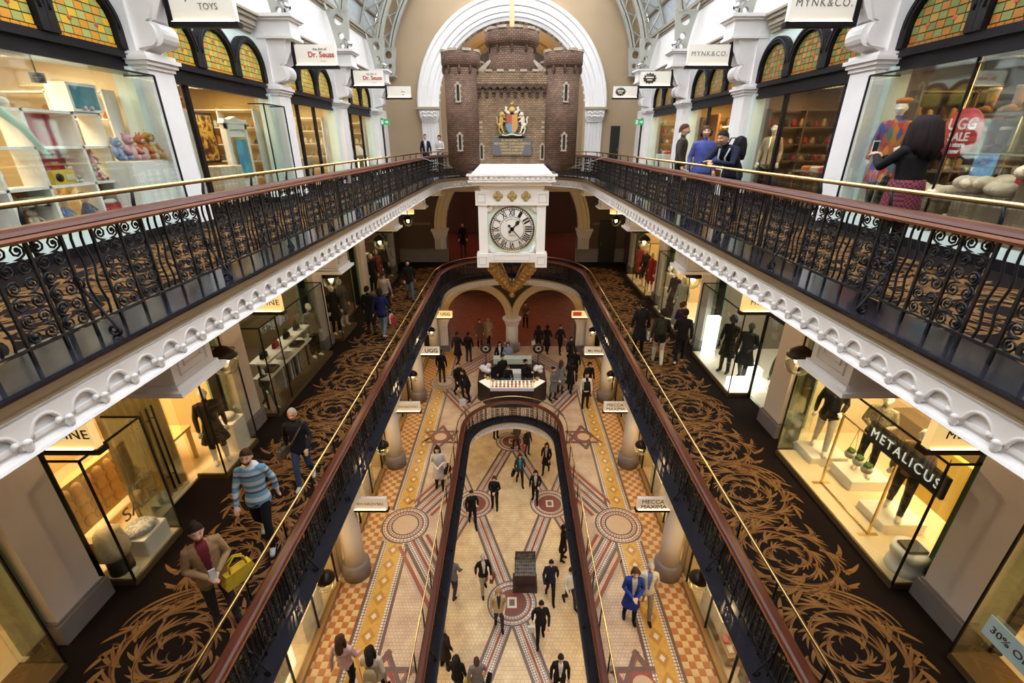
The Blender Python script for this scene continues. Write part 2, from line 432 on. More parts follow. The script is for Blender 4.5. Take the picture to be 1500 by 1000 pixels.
railing('gallery_railing', P2, Z2, 'black wrought iron railing with mahogany handrail and brass top rail on the top gallery', 'iron railings')
railing('gallery_railing', P1, Z1, 'black wrought iron railing with mahogany handrail and brass rail on the middle gallery', 'iron railings')
railing('gallery_railing', PG, ZG, 'black wrought iron railing around the oval opening in the ground floor', 'iron railings')

# ------------------------------------------------------------------ carpet scrolls
def stroke(mb, pts, w, z, m=0):
    w *= 0.82
    n = len(pts)
    vs = []
    for i, (x, y) in enumerate(pts):
        a = pts[max(0, i-1)]; b = pts[min(n-1, i+1)]; tx, ty = b[0]-a[0], b[1]-a[1]; l = math.hypot(tx, ty) or 1
        u = i/(n-1); ww = w*(math.sin(PI*min(1, u*0.94+0.06))**0.7)*0.5
        vs += [(x-ty/l*ww, y+tx/l*ww, z), (x+ty/l*ww, y-tx/l*ww, z)]
    mb.add(vs, [(2*i, 2*i+1, 2*i+3, 2*i+2) for i in range(n-1)], m)
def carpet_cell(seed, d):
    r = random.Random(seed); mb = MB(); Rr = 0.68
    def sw(a0, r0, r1, tw, w, m=0, z=0.0, n=14):
        pts = []
        for i in range(n):
            u = i/(n-1); rr = r0+(r1-r0)*u; a = a0+d*tw*u
            pts.append((rr*math.cos(a), rr*math.sin(a)))
        stroke(mb, pts, w, z, m)
    # two spiral stems, then rings of acanthus fronds: each frond a fan of leaf strokes from one base
    for k in range(2): sw(PI*k, Rr*0.94, 0.05, 5.6, 0.040, 0, 0.0010, 40); sw(PI*k+0.12, Rr*0.92, 0.06, 5.4, 0.014, 1, 0.0011, 40)
    for ring, (r0, nf, ln, tw, w) in enumerate(((0.13, 5, 0.17, 1.25, 0.040), (0.29, 7, 0.21, 0.85, 0.050), (0.49, 10, 0.26, 0.62, 0.058))):
        for k in range(nf):
            a0 = 2*PI*k/nf+ring*0.4+r.uniform(-.08, .08)
            for q in range(5):
                sw(a0+0.02*q, r0+0.012*q, r0+ln*(1.0-0.17*q)*r.uniform(.92, 1.08), tw*(0.55+0.24*q), w*(1.0, .9, .8, .65, .5)[q], 0 if q != 3 else 1, 0.0002*q, 11)
    for k in range(13):      # outer leaf tips
        a0 = 2*PI*k/13+r.uniform(-.1, .1)
        if abs(math.sin(a0)) > 0.92: continue
        for q in range(4): sw(a0+0.05*q, Rr*(0.97-0.03*q), Rr+r.uniform(.12, .2)-0.045*q, -0.34+0.17*q, (0.06, 0.05, 0.035, 0.02)[q], (0, 0, 1, 0)[q], 0.0003*q, 8)
    for o_ in (-0.14, -0.07, 0.0, 0.07, 0.14):      # stems to the next scroll
        pts = [(d*(0.62+o_)*math.cos(PI*0.5*i/12)-d*0.25*(i/12)**2, 0.2+o_*0.5+0.62*math.sin(PI*0.5*i/12)) for i in range(13)]
        stroke(mb, pts, 0.042, 0.0004, 0 if o_ else 1)
    return mb.mesh('carpet_scroll', [CGOLD, CRUST], fix=False)
CELLS = [carpet_cell(3, 1), carpet_cell(5, -1), carpet_cell(8, 1), carpet_cell(13, -1)]
def carpet_run(slabo, zf, x, ys, y1, sgn):
    k = 0; y = ys
    while y < y1:
        inst(CELLS[k % 4], 'carpet_scroll', slabo, (sgn*x, y, zf+0.003), scale=(1.22*sgn, 1.08, 1)); y += 1.45; k += 1
for sgn in (-1, 1):
    carpet_run(slab_first, Z1, 4.42, 0.95, 23.5, sgn)
    carpet_run(slab_second, Z2, 4.42, 0.95, 23.5, sgn)
for i in range(4): inst(CELLS[i], 'carpet_scroll', slab_first, (-2.2+1.45*i, 23.2, Z1+0.003), rz=PI/2, scale=(1.0, 1.0, 1))

# ------------------------------------------------------------------ pilasters, beams, brackets
def box_mesh(name, m, *boxes):
    mb = MB()
    for b in boxes: mb.box(*b)
    return mb.mesh(name, m)
PILM = CREAMP
m_p1_shaft = box_mesh('shaft', PILM, (0, 0.5, -0.33, 0.33, 0.32, 4.34))
m_p1_base = box_mesh('plinth', BASEGREY, (-0.05, 0.5, -0.39, 0.39, 0.0, 0.32), (-0.02, 0.5, -0.36, 0.36, 0.32, 0.36))
m_p1_rev = box_mesh('reveal', GREEN, (0.16, 0.5, -0.46, -0.33, 0.32, 4.34), (0.16, 0.5, 0.33, 0.46, 0.32, 4.34))
m_p2_shaft = box_mesh('shaft', WHITE, (0, 0.5, -0.31, 0.31, 0.3, 2.55), (0.10, 0.5, -0.31, 0.31, 2.5, 3.9))
m_p2_base = box_mesh('plinth', WHITE, (-0.05, 0.5, -0.37, 0.37, 0.0, 0.26), (-0.02, 0.5, -0.34, 0.34, 0.26, 0.3))
m_p2_cap = box_mesh('cap_moulding', WHITE, (-0.03, 0.5, -0.34, 0.34, 2.48, 2.54), (-0.07, 0.5, -0.38, 0.38, 2.54, 2.60), (-0.11, 0.5, -0.42, 0.42, 2.60, 2.66), (-0.06, 0.5, -0.37, 0.37, 2.66, 2.72))
m_p2_rev = box_mesh('reveal', MINT, (0.2, 0.5, -0.44, -0.31, 0.0, 2.5), (0.2, 0.5, 0.31, 0.44, 0.0, 2.5))
mb = MB()
prof = [(0.12, 2.72), (-0.02, 2.78)] + [(-0.18-0.14*math.cos(t*PI/8-PI/2)*1.0, 2.98-0.17*math.cos(t*PI/8)) for t in range(0, 9)] + [(-0.27, 3.18), (-0.34, 3.3), (-0.42, 3.45), (-0.46, 3.7), (0.12, 3.7)]
mb.prism(prof, 'y', -0.19, 0.19)
mb.prism([(0.12, 2.78)] + [(p[0]*0.8+0.02, p[1]) for p in prof[2:-1]] + [(0.12, 3.7)], 'y', -0.25, 0.25)
m_p2_console = mb.mesh('console_bracket', WHITE)
m_p2_block = box_mesh('bracket_block', WHITE, (-0.58, 0.3, -0.33, 0.33, 3.70, 3.76), (-0.54, 0.3, -0.29, 0.29, 3.76, 4.08), (-0.60, 0.3, -0.35, 0.35, 4.08, 4.13), (-0.66, 0.3, -0.41, 0.41, 4.13, 4.20))
m_beam = box_mesh('beam', WHITE, (-2.57, 0.2, -0.31, 0.31, -0.86, -0.36), (-2.60, 0.2, -0.34, 0.34, -0.88, -0.83), (-2.66, 0.2, -0.39, 0.39, -0.93, -0.88))
mb = MB()
for (a, b) in ((0.02, 0.012), ):
    for z0, z1, y0, y1 in ((-0.48, -0.465, -0.22, 0.22), (-0.77, -0.755, -0.22, 0.22), (-0.77, -0.465, -0.22, -0.205), (-0.77, -0.465, 0.205, 0.22)):
        mb.box(-2.59, -2.57, y0, y1, z0, z1)
    for z0, z1, y0, y1 in ((-0.56, -0.545, -0.14, 0.14), (-0.69, -0.675, -0.14, 0.14), (-0.69, -0.545, -0.14, -0.125), (-0.69, -0.545, 0.125, 0.14)):
        mb.box(-2.585, -2.57, y0, y1, z0, z1)
m_beam_panel = mb.mesh('beam_panel', WHITE)
# a paler pilaster part list; mirrored with scale for the other side
def pilaster(sgn, y, level):
    x = sgn*XP; sc = (sgn, 1, 1)
    if level == 1:
        t = thing('pilaster', 'plain cream pilaster on grey plinth between the middle gallery shop windows', 'pilaster', (x, y, Z1), group='middle gallery pilasters', kind='structure'); t.scale = sc
        for me in (m_p1_shaft, m_p1_base, m_p1_rev): inst(me, me.name, t)
    else:
        t = thing('pilaster', 'white pilaster with moulded cap and scroll console between top gallery shopfronts', 'pilaster', (x, y, Z2), group='top gallery pilasters', kind='structure'); t.scale = sc
        for me in (m_p2_shaft, m_p2_base, m_p2_cap, m_p2_rev, m_p2_console, m_p2_block): inst(me, me.name, t)
def beam(sgn, y, zf, lab, grp):
    t = thing('ceiling_beam', lab, 'beam', (sgn*XP, y, zf), group=grp, kind='structure'); t.scale = (sgn, 1, 1)
    inst(m_beam, 'beam', t); inst(m_beam_panel, 'beam_panel', t)
for sgn in (-1, 1):
    for k, y in enumerate(PY):
        pilaster(sgn, y, 1)
        pilaster(sgn, y, 2)
        if k > 0: beam(sgn, y, Z2, 'white panelled beam end projecting under the top gallery', 'gallery beams')

# ------------------------------------------------------------------ upper side walls of the top gallery and roof
for sgn, nm in ((-1, 'left'), (1, 'right')):
    mb = MB(); xa, xb = sgn*6.30, sgn*6.6
    mb.box(xa, xb, YB, YX, Z2+2.70, Z2+3.95, 0)
    mb.box(sgn*6.24, xb, YB, YEND, Z2+3.95, Z2+5.45, 1)
    o = mb.build('wall_'+nm, [MINT, WHITE]); tag(o, 'mint and white upper wall above the shopfronts, '+('toy shop' if sgn < 0 else 'fashion shop')+' side', 'wall', kind='structure')
    for k in range(len(PY)):
        y0 = PY[k]+0.41; y1 = (PY[k+1]-0.41) if k+1 < len(PY) else YEND
        mb = MB()
        for (d, z0, z1) in ((0.0, 3.78, 3.86), (0.05, 3.86, 3.92), (0.09, 3.92, 4.04), (0.15, 4.04, 4.12), (0.2, 4.12, 4.17)):
            mb.box(sgn*(6.22-d), sgn*6.3, y0, y1, Z2+z0, Z2+z1)
        o = mb.build('trim_4', GREYTAN); tag(o, 'stepped grey tan cornice strip above arched fanlights', 'cornice', 'upper cornice strips', kind='structure')
    mb = MB()
    for (d, z0, z1) in ((0.0, 5.40, 5.47), (0.06, 5.47, 5.55), (0.12, 5.55, 5.66)):
        mb.box(sgn*(6.2-d), sgn*6.6, YB, YEND, Z2+z0, Z2+z1)
    o = mb.build('trim_5', GREYTAN); tag(o, 'grey tan eaves beam at the foot of the glass roof', 'beam', 'eaves beams', kind='structure')
RC, RI, ROUT = CAMZ+2.6, 5.75, 6.55
def arcp(r, a, y): return (r*math.cos(a), y, RC+r*math.sin(a))
def hole_cell(mb, q, y0, y1, rr, n=16):
    # plate cell (quad q of (x,z) corners, counter-clockwise) pierced by a round hole
    def bil(u, v):
        a = [(q[0][k]*(1-u)+q[1][k]*u)*(1-v)+(q[3][k]*(1-u)+q[2][k]*u)*v for k in (0, 1)]; return a
    c = bil(.5, .5); ring = []; outer = []
    for i in range(n):
        an = 2*PI*i/n; cx, sz = math.cos(an), math.sin(an); k = 0.5/max(abs(cx), abs(sz))
        outer.append(bil(.5+cx*k, .5+sz*k)); ring.append((c[0]+rr*cx, c[1]+rr*sz))
    vs = [(p[0], y, p[1]) for y in (y0, y1) for p in outer] + [(p[0], y, p[1]) for y in (y0, y1) for p in ring]
    fs = []
    for i in range(n):
        j = (i+1) % n
        fs += [(i, j, 2*n+j, 2*n+i), (n+j, n+i, 3*n+i, 3*n+j), (2*n+i, 2*n+j, 3*n+j, 3*n+i), (j, i, n+i, n+j)]
    mb.add(vs, fs)
mbs = []
rib = {}
mb = MB()
zs = [CAMZ+2.80, CAMZ+3.05, CAMZ+3.38, CAMZ+3.95]; xi = [5.52, 5.46, 5.42, 5.36]; xo_ = [5.86, 5.90, 5.96, 6.10]
for i, rr in enumerate((0.075, 0.10, 0.16)):
    hole_cell(mb, [(xi[i], zs[i]), (xo_[i], zs[i]), (xo_[i+1], zs[i+1]), (xi[i+1], zs[i+1])], -0.06, 0.06, rr)
mb.box(5.45, 5.95, -0.16, 0.16, CAMZ+2.78, CAMZ+2.84)
RIB_FOOT = mb.mesh('pierced_foot', STEEL)
mb = MB(); a_s = math.asin((CAMZ+3.9-RC)/RI)
A = [a_s + (PI-2*a_s)*i/40 for i in range(41)]
for r, w in ((RI-0.1, 0.055), (RI+0.04, 0.04)):
    pts = [arcp(r, a, 0) for a in A]
    mb.sweep
    for i in range(40):
        p, q = pts[i], pts[i+1]; a, b = A[i], A[i+1]
        vs = []
        for (pp, aa) in ((p, a), (q, b)):
            for dr, dy in ((-w, -0.09), (w, -0.09), (w, 0.09), (-w, 0.09)):
                vs.append((pp[0]+dr*math.cos(aa), dy, pp[2]+dr*math.sin(aa)))
        mb.add(vs, [(0,1,5,4),(1,2,6,5),(2,3,7,6),(3,0,4,7)])
RIB_INNER = mb.mesh('inner_chord', STEEL)
mb = MB(); pts = [arcp(ROUT, a, 0) for a in A]
mb.tube(pts, 0.06, 4, smooth=False)
RIB_OUTER = mb.mesh('outer_chord', STEEL)
mb = MB()
for i in range(0, 40, 2):
    p, q = arcp(RI, A[i], 0), arcp(ROUT, A[i+2], 0); mb.tube([p, q], 0.035, 4, smooth=False)
    p, q = arcp(ROUT, A[i], 0), arcp(RI, A[i+2], 0); mb.tube([p, q], 0.035, 4, smooth=False)
for i in (0, 40):
    sx = 1 if i == 0 else -1
    mb.tube([(sx*6.05, 0, CAMZ+3.9), (sx*6.2, 0, CAMZ+4.3)], 0.05, 4, smooth=False)
RIB_LATTICE = mb.mesh('lattice_bars', STEEL)
for y in PY + [YEND-0.25]:
    t = thing('roof_rib', 'grey green steel roof rib with pierced feet and lattice bars', 'roof rib', (0, y, 0), group='roof ribs', kind='structure')
    inst(RIB_INNER, 'inner_chord', t); inst(RIB_OUTER, 'outer_chord', t); inst(RIB_LATTICE, 'lattice_bars', t)
    inst(RIB_FOOT, 'pierced_foot', t); inst(RIB_FOOT, 'pierced_foot', t, scale=(-1, 1, 1))
# translucent glazing of the barrel roof
m = bpy.data.materials.new('roof_glass'); m.use_nodes = True; nt = m.node_tree; nt.nodes.clear()
o_ = nt.nodes.new('ShaderNodeOutputMaterial'); mx = nt.nodes.new('ShaderNodeMixShader'); mx.inputs[0].default_value = 0.30
t_ = nt.nodes.new('ShaderNodeBsdfTransparent'); d_ = nt.nodes.new('ShaderNodeBsdfDiffuse'); d_.inputs[0].default_value = (0.35, 0.40, 0.45, 1)
t_.inputs[0].default_value = (1, 1, 1, 1)
nt.links.new(t_.outputs[0], mx.inputs[1]); nt.links.new(d_.outputs[0], mx.inputs[2]); nt.links.new(mx.outputs[0], o_.inputs[0])
ROOFGLASS = m
ROOFOPAQUE = mat('roof_opaque_grey', (0.55, 0.60, 0.65), 0.6, col2=(0.47, 0.52, 0.57), nscale=5, bump=0.2)  # opaque grey painted in place of glass to hold down the glare
roof = thing('glass_roof', 'frosted barrel glass roof between steel ribs', 'roof', kind='structure')
RG = 6.7; AG = [math.asin((Z2+5.5-RC)/RG) + (PI-2*math.asin((Z2+5.5-RC)/RG))*i/16 for i in range(17)]
for i in range(16):
    for k in range(len(PY)):
        y0 = PY[k]; y1 = PY[k+1] if k+1 < len(PY) else YEND
        if k == 0: y0 = YB
        MB().add([arcp(RG, AG[i], y0), arcp(RG, AG[i+1], y0), arcp(RG, AG[i+1], y1), arcp(RG, AG[i], y1)], [(0, 1, 2, 3)]).build('pane' if 2 < i < 13 else 'lining_panel', ROOFGLASS if 2 < i < 13 else ROOFOPAQUE, roof, fix=False)  # lowest rows are made opaque so bright sky does not show there
for i in range(17):
    MB().tube([arcp(RG-0.05, AG[i], YB), arcp(RG-0.05, AG[i], YEND)], 0.05, 4, smooth=False).build('purlin', STEEL if i not in (1, 15) else TAN, roof)

# ------------------------------------------------------------------ end walls with arches
def arch_wall(mb, y0, y1, xo, z0, ztop, arches, m=0):
    # arches: list of (cx, R, zspring); wall in the XZ plane, thickness y0..y1
    xs = {-xo, xo}
    for (cx, Rr, zs_) in arches:
        for i in range(33): xs.add(round(cx-Rr*math.cos(PI*i/32), 5))
    k = -xo
    while k < xo: xs.add(round(k, 5)); k += 0.6
    xs = sorted(xs)
    def low(x):
        best = z0
        for (cx, Rr, zs_) in arches:
            if abs(x-cx) <= Rr+1e-6: best = zs_+math.sqrt(max(0, Rr*Rr-(x-cx)**2))
        return best
    def inside(xm): return any(abs(xm-cx) < Rr for (cx, Rr, z) in arches)
    for i in range(len(xs)-1):
        a, b = xs[i], xs[i+1]
        if inside((a+b)/2): la, lb = low(a), low(b)
        else: la = lb = z0
        ta, tb = ztop(a), ztop(b)
        if la >= ta and lb >= tb: continue
        la = min(la, ta); lb = min(lb, tb)
        vs = [(a,y0,la),(b,y0,lb),(b,y0,tb),(a,y0,ta),(a,y1,la),(b,y1,lb),(b,y1,tb),(a,y1,ta)]
        mb.add(vs, [(0,1,2,3),(7,6,5,4),(0,4,5,1)], m)
    for (cx, Rr, zs_) in arches:
        for sx in (-1, 1):
            x = cx+sx*Rr; mb.add([(x,y0,z0),(x,y1,z0),(x,y1,zs_),(x,y0,zs_)], [(0,1,2,3)], m)
def archivolt(prof, cx, zs_, n=40, a0=0.0, a1=PI, m=0):
    # prof: (radius, y) closed polygon swept round the arch
    mb = MB(); K = len(prof); vs = []
    for i in range(n+1):
        a = a0+(a1-a0)*i/n
        for (r, y) in prof: vs.append((cx+r*math.cos(a), y, zs_+r*math.sin(a)))
    fs = [(i*K+k, i*K+(k+1) % K, (i+1)*K+(k+1) % K, (i+1)*K+k) for i in range(n) for k in range(K)]
    fs += [tuple(range(K)), tuple(n*K+k for k in range(K))]
    return mb.add(vs, fs, m)
def fluted(x0, x1, yf, yb, z0, z1, n=5):
    mb = MB(); w = (x1-x0)/n; pts = [(x0, yb)]
    for i in range(n):
        a = x0+w*i
        pts += [(a, yf), (a+w*0.28, yf)] + [(a+w*(0.28+0.44*(0.5-0.5*math.cos(PI*j/4))), yf+0.05*math.sin(PI*j/4)) for j in range(1, 4)] + [(a+w*0.72, yf), (a+w*0.999, yf)]
    pts += [(x1, yb)]
    return mb.prism(pts, 'z', z0, z1)
# top gallery
we = thing('wall_end', 'beige end wall with great white arch above the top gallery', 'wall', kind='structure')
mb = MB(); ZS = CAMZ+1.48
arch_wall(mb, YEND, YEND+0.5, 6.6, Z2, lambda x: RC+math.sqrt(max(0.01, 6.66**2-x*x)) if abs(x) < 6.6 else RC+0.9, [(0, 3.55, ZS)])
mb.build('wall_face', BROWNWALL, we)
archivolt([(3.55, YEND+0.4), (3.55, YEND-0.06), (3.66, YEND-0.10), (3.72, YEND-0.16), (3.85, YEND-0.16), (3.88, YEND-0.22), (4.08, YEND-0.22), (4.12, YEND-0.28), (4.38, YEND-0.28), (4.42, YEND-0.34), (4.52, YEND-0.34), (4.58, YEND-0.26), (4.60, YEND+0.02)], 0, ZS).build('archivolt', WHITE, we)
for sx in (-1, 1):
    mb = fluted(3.62, 4.42, YEND-0.16, YEND+0.1, Z2, CAMZ+0.85)
    if sx < 0: mb.xf(Matrix.Diagonal((-1, 1, 1, 1)))
    mb.build('fluted_pilaster', WHITE, we)
    mb = MB(); mb.lathe([(0.44, 0.0), (0.46, 0.05), (0.50, 0.12), (0.56, 0.3), (0.58, 0.5), (0.60, 0.6)], 4, (0, 0, 0), a0=PI/4, a1=PI/4+2*PI, smooth=False)
    mb.xf(Matrix.Translation((sx*4.03, YEND-0.02, CAMZ+0.85)) @ Matrix.Diagonal((1.15, 0.55, 1, 1))); mb.build('carved_capital', WHITE, we)
    mb = MB(); mb.box(sx*3.5, sx*4.62, YEND-0.36, YEND+0.1, CAMZ+1.42, CAMZ+1.52); mb.build('impost_bar', TAN, we)
    mb = MB()
    for i in range(9):
        for j in range(2): mb.ball((sx*(3.68+0.088*i), YEND-0.40+0.01*j, CAMZ+1.12+0.16*j+0.03*math.sin(i*2.1)), 0.05, 6, 4)
    mb.build('carving', WHITE, we)
# inner vault behind the arch
mb = MB(); arch_wall(mb, YEND+2.6, YEND+3.0, 6.6, Z2, lambda x: ZS+5.4, [(0, 3.0, ZS+0.1)]); 
tag(mb.build('wall_inner_arch', BROWNWALL), 'second beige arch standing behind the great white arch', 'wall', kind='structure')
o = archivolt([(3.0, YEND+2.7), (3.0, YEND+2.5), (3.12, YEND+2.44), (3.3, YEND+2.44), (3.34, YEND+2.36), (3.5, YEND+2.36), (3.5, YEND+2.6)], 0, ZS+0.1).build('trim_6', mat('ochre_moulding', (0.50, 0.29, 0.10), 0.5))
tag(o, 'ochre moulded archivolt of the inner arch', 'arch', kind='structure')
mb = MB(); mb.box(-6.6, 6.6, YX-0.2, YX, ZG-3.5, 17.5); 
tag(mb.build('wall_far', DARKBROWN), 'dark far wall closing the halls behind the arches', 'wall', kind='structure')
mb = MB(); mb.box(-6.6, 6.6, YEND+0.5, YX, ZS+4.6, ZS+4.8)
tag(mb.build('ceiling_end_hall', BROWNWALL), 'ceiling of the hall behind the great arch', 'ceiling', kind='structure')
o = MB().box(4.9, 5.35, YEND-0.05, YEND+0.02, Z2, Z2+2.1).build('door_1', BLACK); tag(o, 'black door in the beige end wall', 'door', kind='structure')
MB().box(5.28, 5.31, YEND-0.09, YEND-0.05, Z2+0.95, Z2+1.1).build('door_handle', BRASS, o)
# middle gallery end wall
we1 = thing('wall_end_middle', 'dark brown end wall with cream arch on the middle gallery', 'wall', kind='structure')
mb = MB(); ZS1 = 6.50
arch_wall(mb, YEND, YEND+0.5, 6.6, Z1, lambda x: Z2-0.36, [(0, 3.55, ZS1)]); mb.build('wall_face', DARKBROWN, we1)
am = math.acos(0.0); a_cut = math.asin((Z2-0.36-ZS1)/4.15)
CREAMA = mat('cream_arch', (0.70, 0.57, 0.38), 0.5)
for a0, a1 in ((0, math.asin(min(1, (Z2-0.4-ZS1)/4.15))), (PI-math.asin(min(1, (Z2-0.4-ZS1)/4.15)), PI)):
    archivolt([(3.55, YEND+0.4), (3.55, YEND-0.08), (3.65, YEND-0.12), (3.8, YEND-0.12), (3.83, YEND-0.18), (4.0, YEND-0.18), (4.05, YEND-0.25), (4.15, YEND-0.25), (4.15, YEND+0.02)], 0, ZS1, 16, a0, a1).build('archivolt', CREAMA, we1)
for sx in (-1, 1):
    mb = fluted(3.58, 4.18, YEND-0.16, YEND+0.1, Z1+0.72, ZS1-0.5, 5)
    if sx < 0: mb.xf(Matrix.Diagonal((-1, 1, 1, 1)))
    mb.build('fluted_pilaster', CREAMP, we1)
    mb = MB(); mb.lathe([(0.40, 0.0), (0.42, 0.06), (0.52, 0.35), (0.58, 0.42), (0.58, 0.52)], 4, a0=PI/4, a1=PI/4+2*PI, smooth=False)
    mb.xf(Matrix.Translation((sx*3.88, YEND-0.05, ZS1-0.5)) @ Matrix.Diagonal((1.1, 0.6, 1, 1))); mb.build('capital', CREAMP, we1)
    mb = MB(); mb.box(sx*3.5, sx*6.3, YEND-0.12, YEND+0.1, Z1, Z1+0.66); mb.box(sx*3.48, sx*6.3, YEND-0.16, YEND+0.1, Z1+0.66, Z1+0.72); mb.build('dado', BASEGREY, we1)
    mb = MB(); mb.box(sx*4.35, sx*5.6, YEND-0.06, YEND+0.05, Z1+2.0, Z1+2.13); mb.build('wall_rail', mat('dull_beam', (0.17, 0.12, 0.08), 0.5), we1)
o = MB().box(4.72, 5.6, YEND-0.2, YEND-0.02, Z1, Z1+2.3).build('door_2', BLACK); tag(o, 'black service door beside cream arch on the middle gallery', 'door', kind='structure')
MB().box(4.8, 4.83, YEND-0.24, YEND-0.2, Z1+0.95, Z1+1.1).build('door_handle', BRASS, o)
mb = MB(); mb.box(-6.3, 6.3, YEND-1.0, YEND-0.4, Z2-0.82, Z2-0.36); mb.box(-6.3, 6.3, YEND-1.05, YEND-0.35, Z2-0.90, Z2-0.82)
tag(mb.build('ceiling_crossbeam', CREAM), 'cream downstand beam in front of the middle gallery arch', 'beam', kind='structure')
# ground floor end wall: two arches on a central column
we0 = thing('wall_end_ground', 'ground floor end wall of two cream arches on a central column', 'wall', kind='structure')
YG = 23.4; ZSG = 1.95
mb = MB(); arch_wall(mb, YG, YG+0.5, 6.6, ZG, lambda x: Z1-0.36, [(-1.95, 1.6, ZSG), (1.95, 1.6, ZSG)])
mb2 = MB()
for v in [0]:
    pass
mb.build('wall_face', DARKBROWN, we0)
for sx in (-1, 1):
    archivolt([(1.6, YG+0.5), (1.6, YG-0.06), (1.66, YG-0.10), (1.78, YG-0.10), (1.81, YG-0.15), (1.93, YG-0.15), (1.96, YG-0.2), (2.02, YG-0.2), (2.02, YG+0.02)], sx*1.95, ZSG, 28).build('archivolt', CREAMA, we0)
    mb = fluted(3.55, 4.15, YG-0.2, YG+0.3, 0.35, 1.5, 5)
    if sx < 0: mb.xf(Matrix.Diagonal((-1, 1, 1, 1)))
    mb.build('fluted_pilaster', WHITE, we0)
    MB().box(sx*3.48, sx*4.22, YG-0.27, YG+0.3, 0, 0.35).build('plinth', BASEGREY, we0)
    mb = MB(); mb.lathe([(0.42, 0.0), (0.44, 0.06), (0.54, 0.3), (0.6, 0.36), (0.6, 0.45)], 4, a0=PI/4, a1=PI/4+2*PI, smooth=False)
    mb.xf(Matrix.Translation((sx*3.85, YG, 1.5)) @ Matrix.Diagonal((1, 0.8, 1, 1))); mb.build('capital', WHITE, we0)
mb = MB(); pts = [(0.345*math.cos(2*PI*i/40)*(0.93 if i % 2 else 1), 0.345*math.sin(2*PI*i/40)*(0.93 if i % 2 else 1)) for i in range(40)]
mb.prism([(x, y+YG) for x, y in pts], 'z', 0.45, 1.6, smooth=True); mb.build('column_shaft', WHITE, we0)
MB().lathe([(0.44, 0), (0.44, 0.4), (0.40, 0.45), (0.36, 0.48)], 24, (0, YG, 0)).build('column_base', BASEGREY, we0)
MB().lathe([(0.35, 1.55), (0.40, 1.6), (0.38, 1.65), (0.48, 1.85), (0.52, 1.88), (0.52, 1.95)], 24, (0, YG, 0)).build('capital', WHITE, we0)
# wall behind the camera and outer walls of the shops
mb = MB(); mb.box(-XO, XO, YB-0.2, YB, ZL, 20.5)
tag(mb.build('wall_back', mat('back_wall', (0.55, 0.48, 0.40), 0.7)), 'plain wall behind the viewer', 'wall', kind='structure')
for sgn in (-1, 1):
    mb = MB(); mb.box(sgn*XO, sgn*(XO+0.2), YB, YX, ZL, Z2+4.0); mb.box(sgn*6.6, sgn*XO, YB, YX, Z2+3.2, Z2+3.4)
    tag(mb.build('wall_outer', DARKBROWN), 'outer building wall behind the shop rooms', 'wall', 'outer walls', kind='structure')
    mb = MB(); mb.box(sgn*6.0, sgn*6.2, YB, YX, ZL, ZG-0.36)
    tag(mb.build('wall_lower', CREAMP), 'cream side wall of the lowest floor', 'wall', 'lowest floor walls', kind='structure')
# ------------------------------------------------------------------ hanging castle clock
STONE = brick_mat('castle_stone', (0.235, 0.135, 0.085), (0.15, 0.082, 0.055), (0.045, 0.026, 0.02), 0.095, 0.062, ms=0.007, bump=0.8)
STONE2 = brick_mat('castle_wall_stone', (0.38, 0.255, 0.15), (0.25, 0.155, 0.09), (0.09, 0.052, 0.032), 0.10, 0.062, ms=0.007, bump=0.8)
STONED = mat('dark_corbel_stone', (0.11, 0.062, 0.042), 0.8, col2=(0.075, 0.045, 0.032), nscale=8)
COPING = mat('pale_coping', (0.50, 0.42, 0.34), 0.7, col2=(0.40, 0.32, 0.25), nscale=10)
CLOCKW = mat('clock_white', (0.90, 0.88, 0.87), 0.35)
CLOCKM = mat('clock_mint', (0.72, 0.86, 0.79), 0.45)
DIALB = mat('dial_black', (0.012, 0.01, 0.01), 0.4)
CY = 17.25
castle = thing('hanging_castle_clock', 'brown stone castle model with royal crest on a white clock, hung on a pole', 'clock', (0, CY, CAMZ))
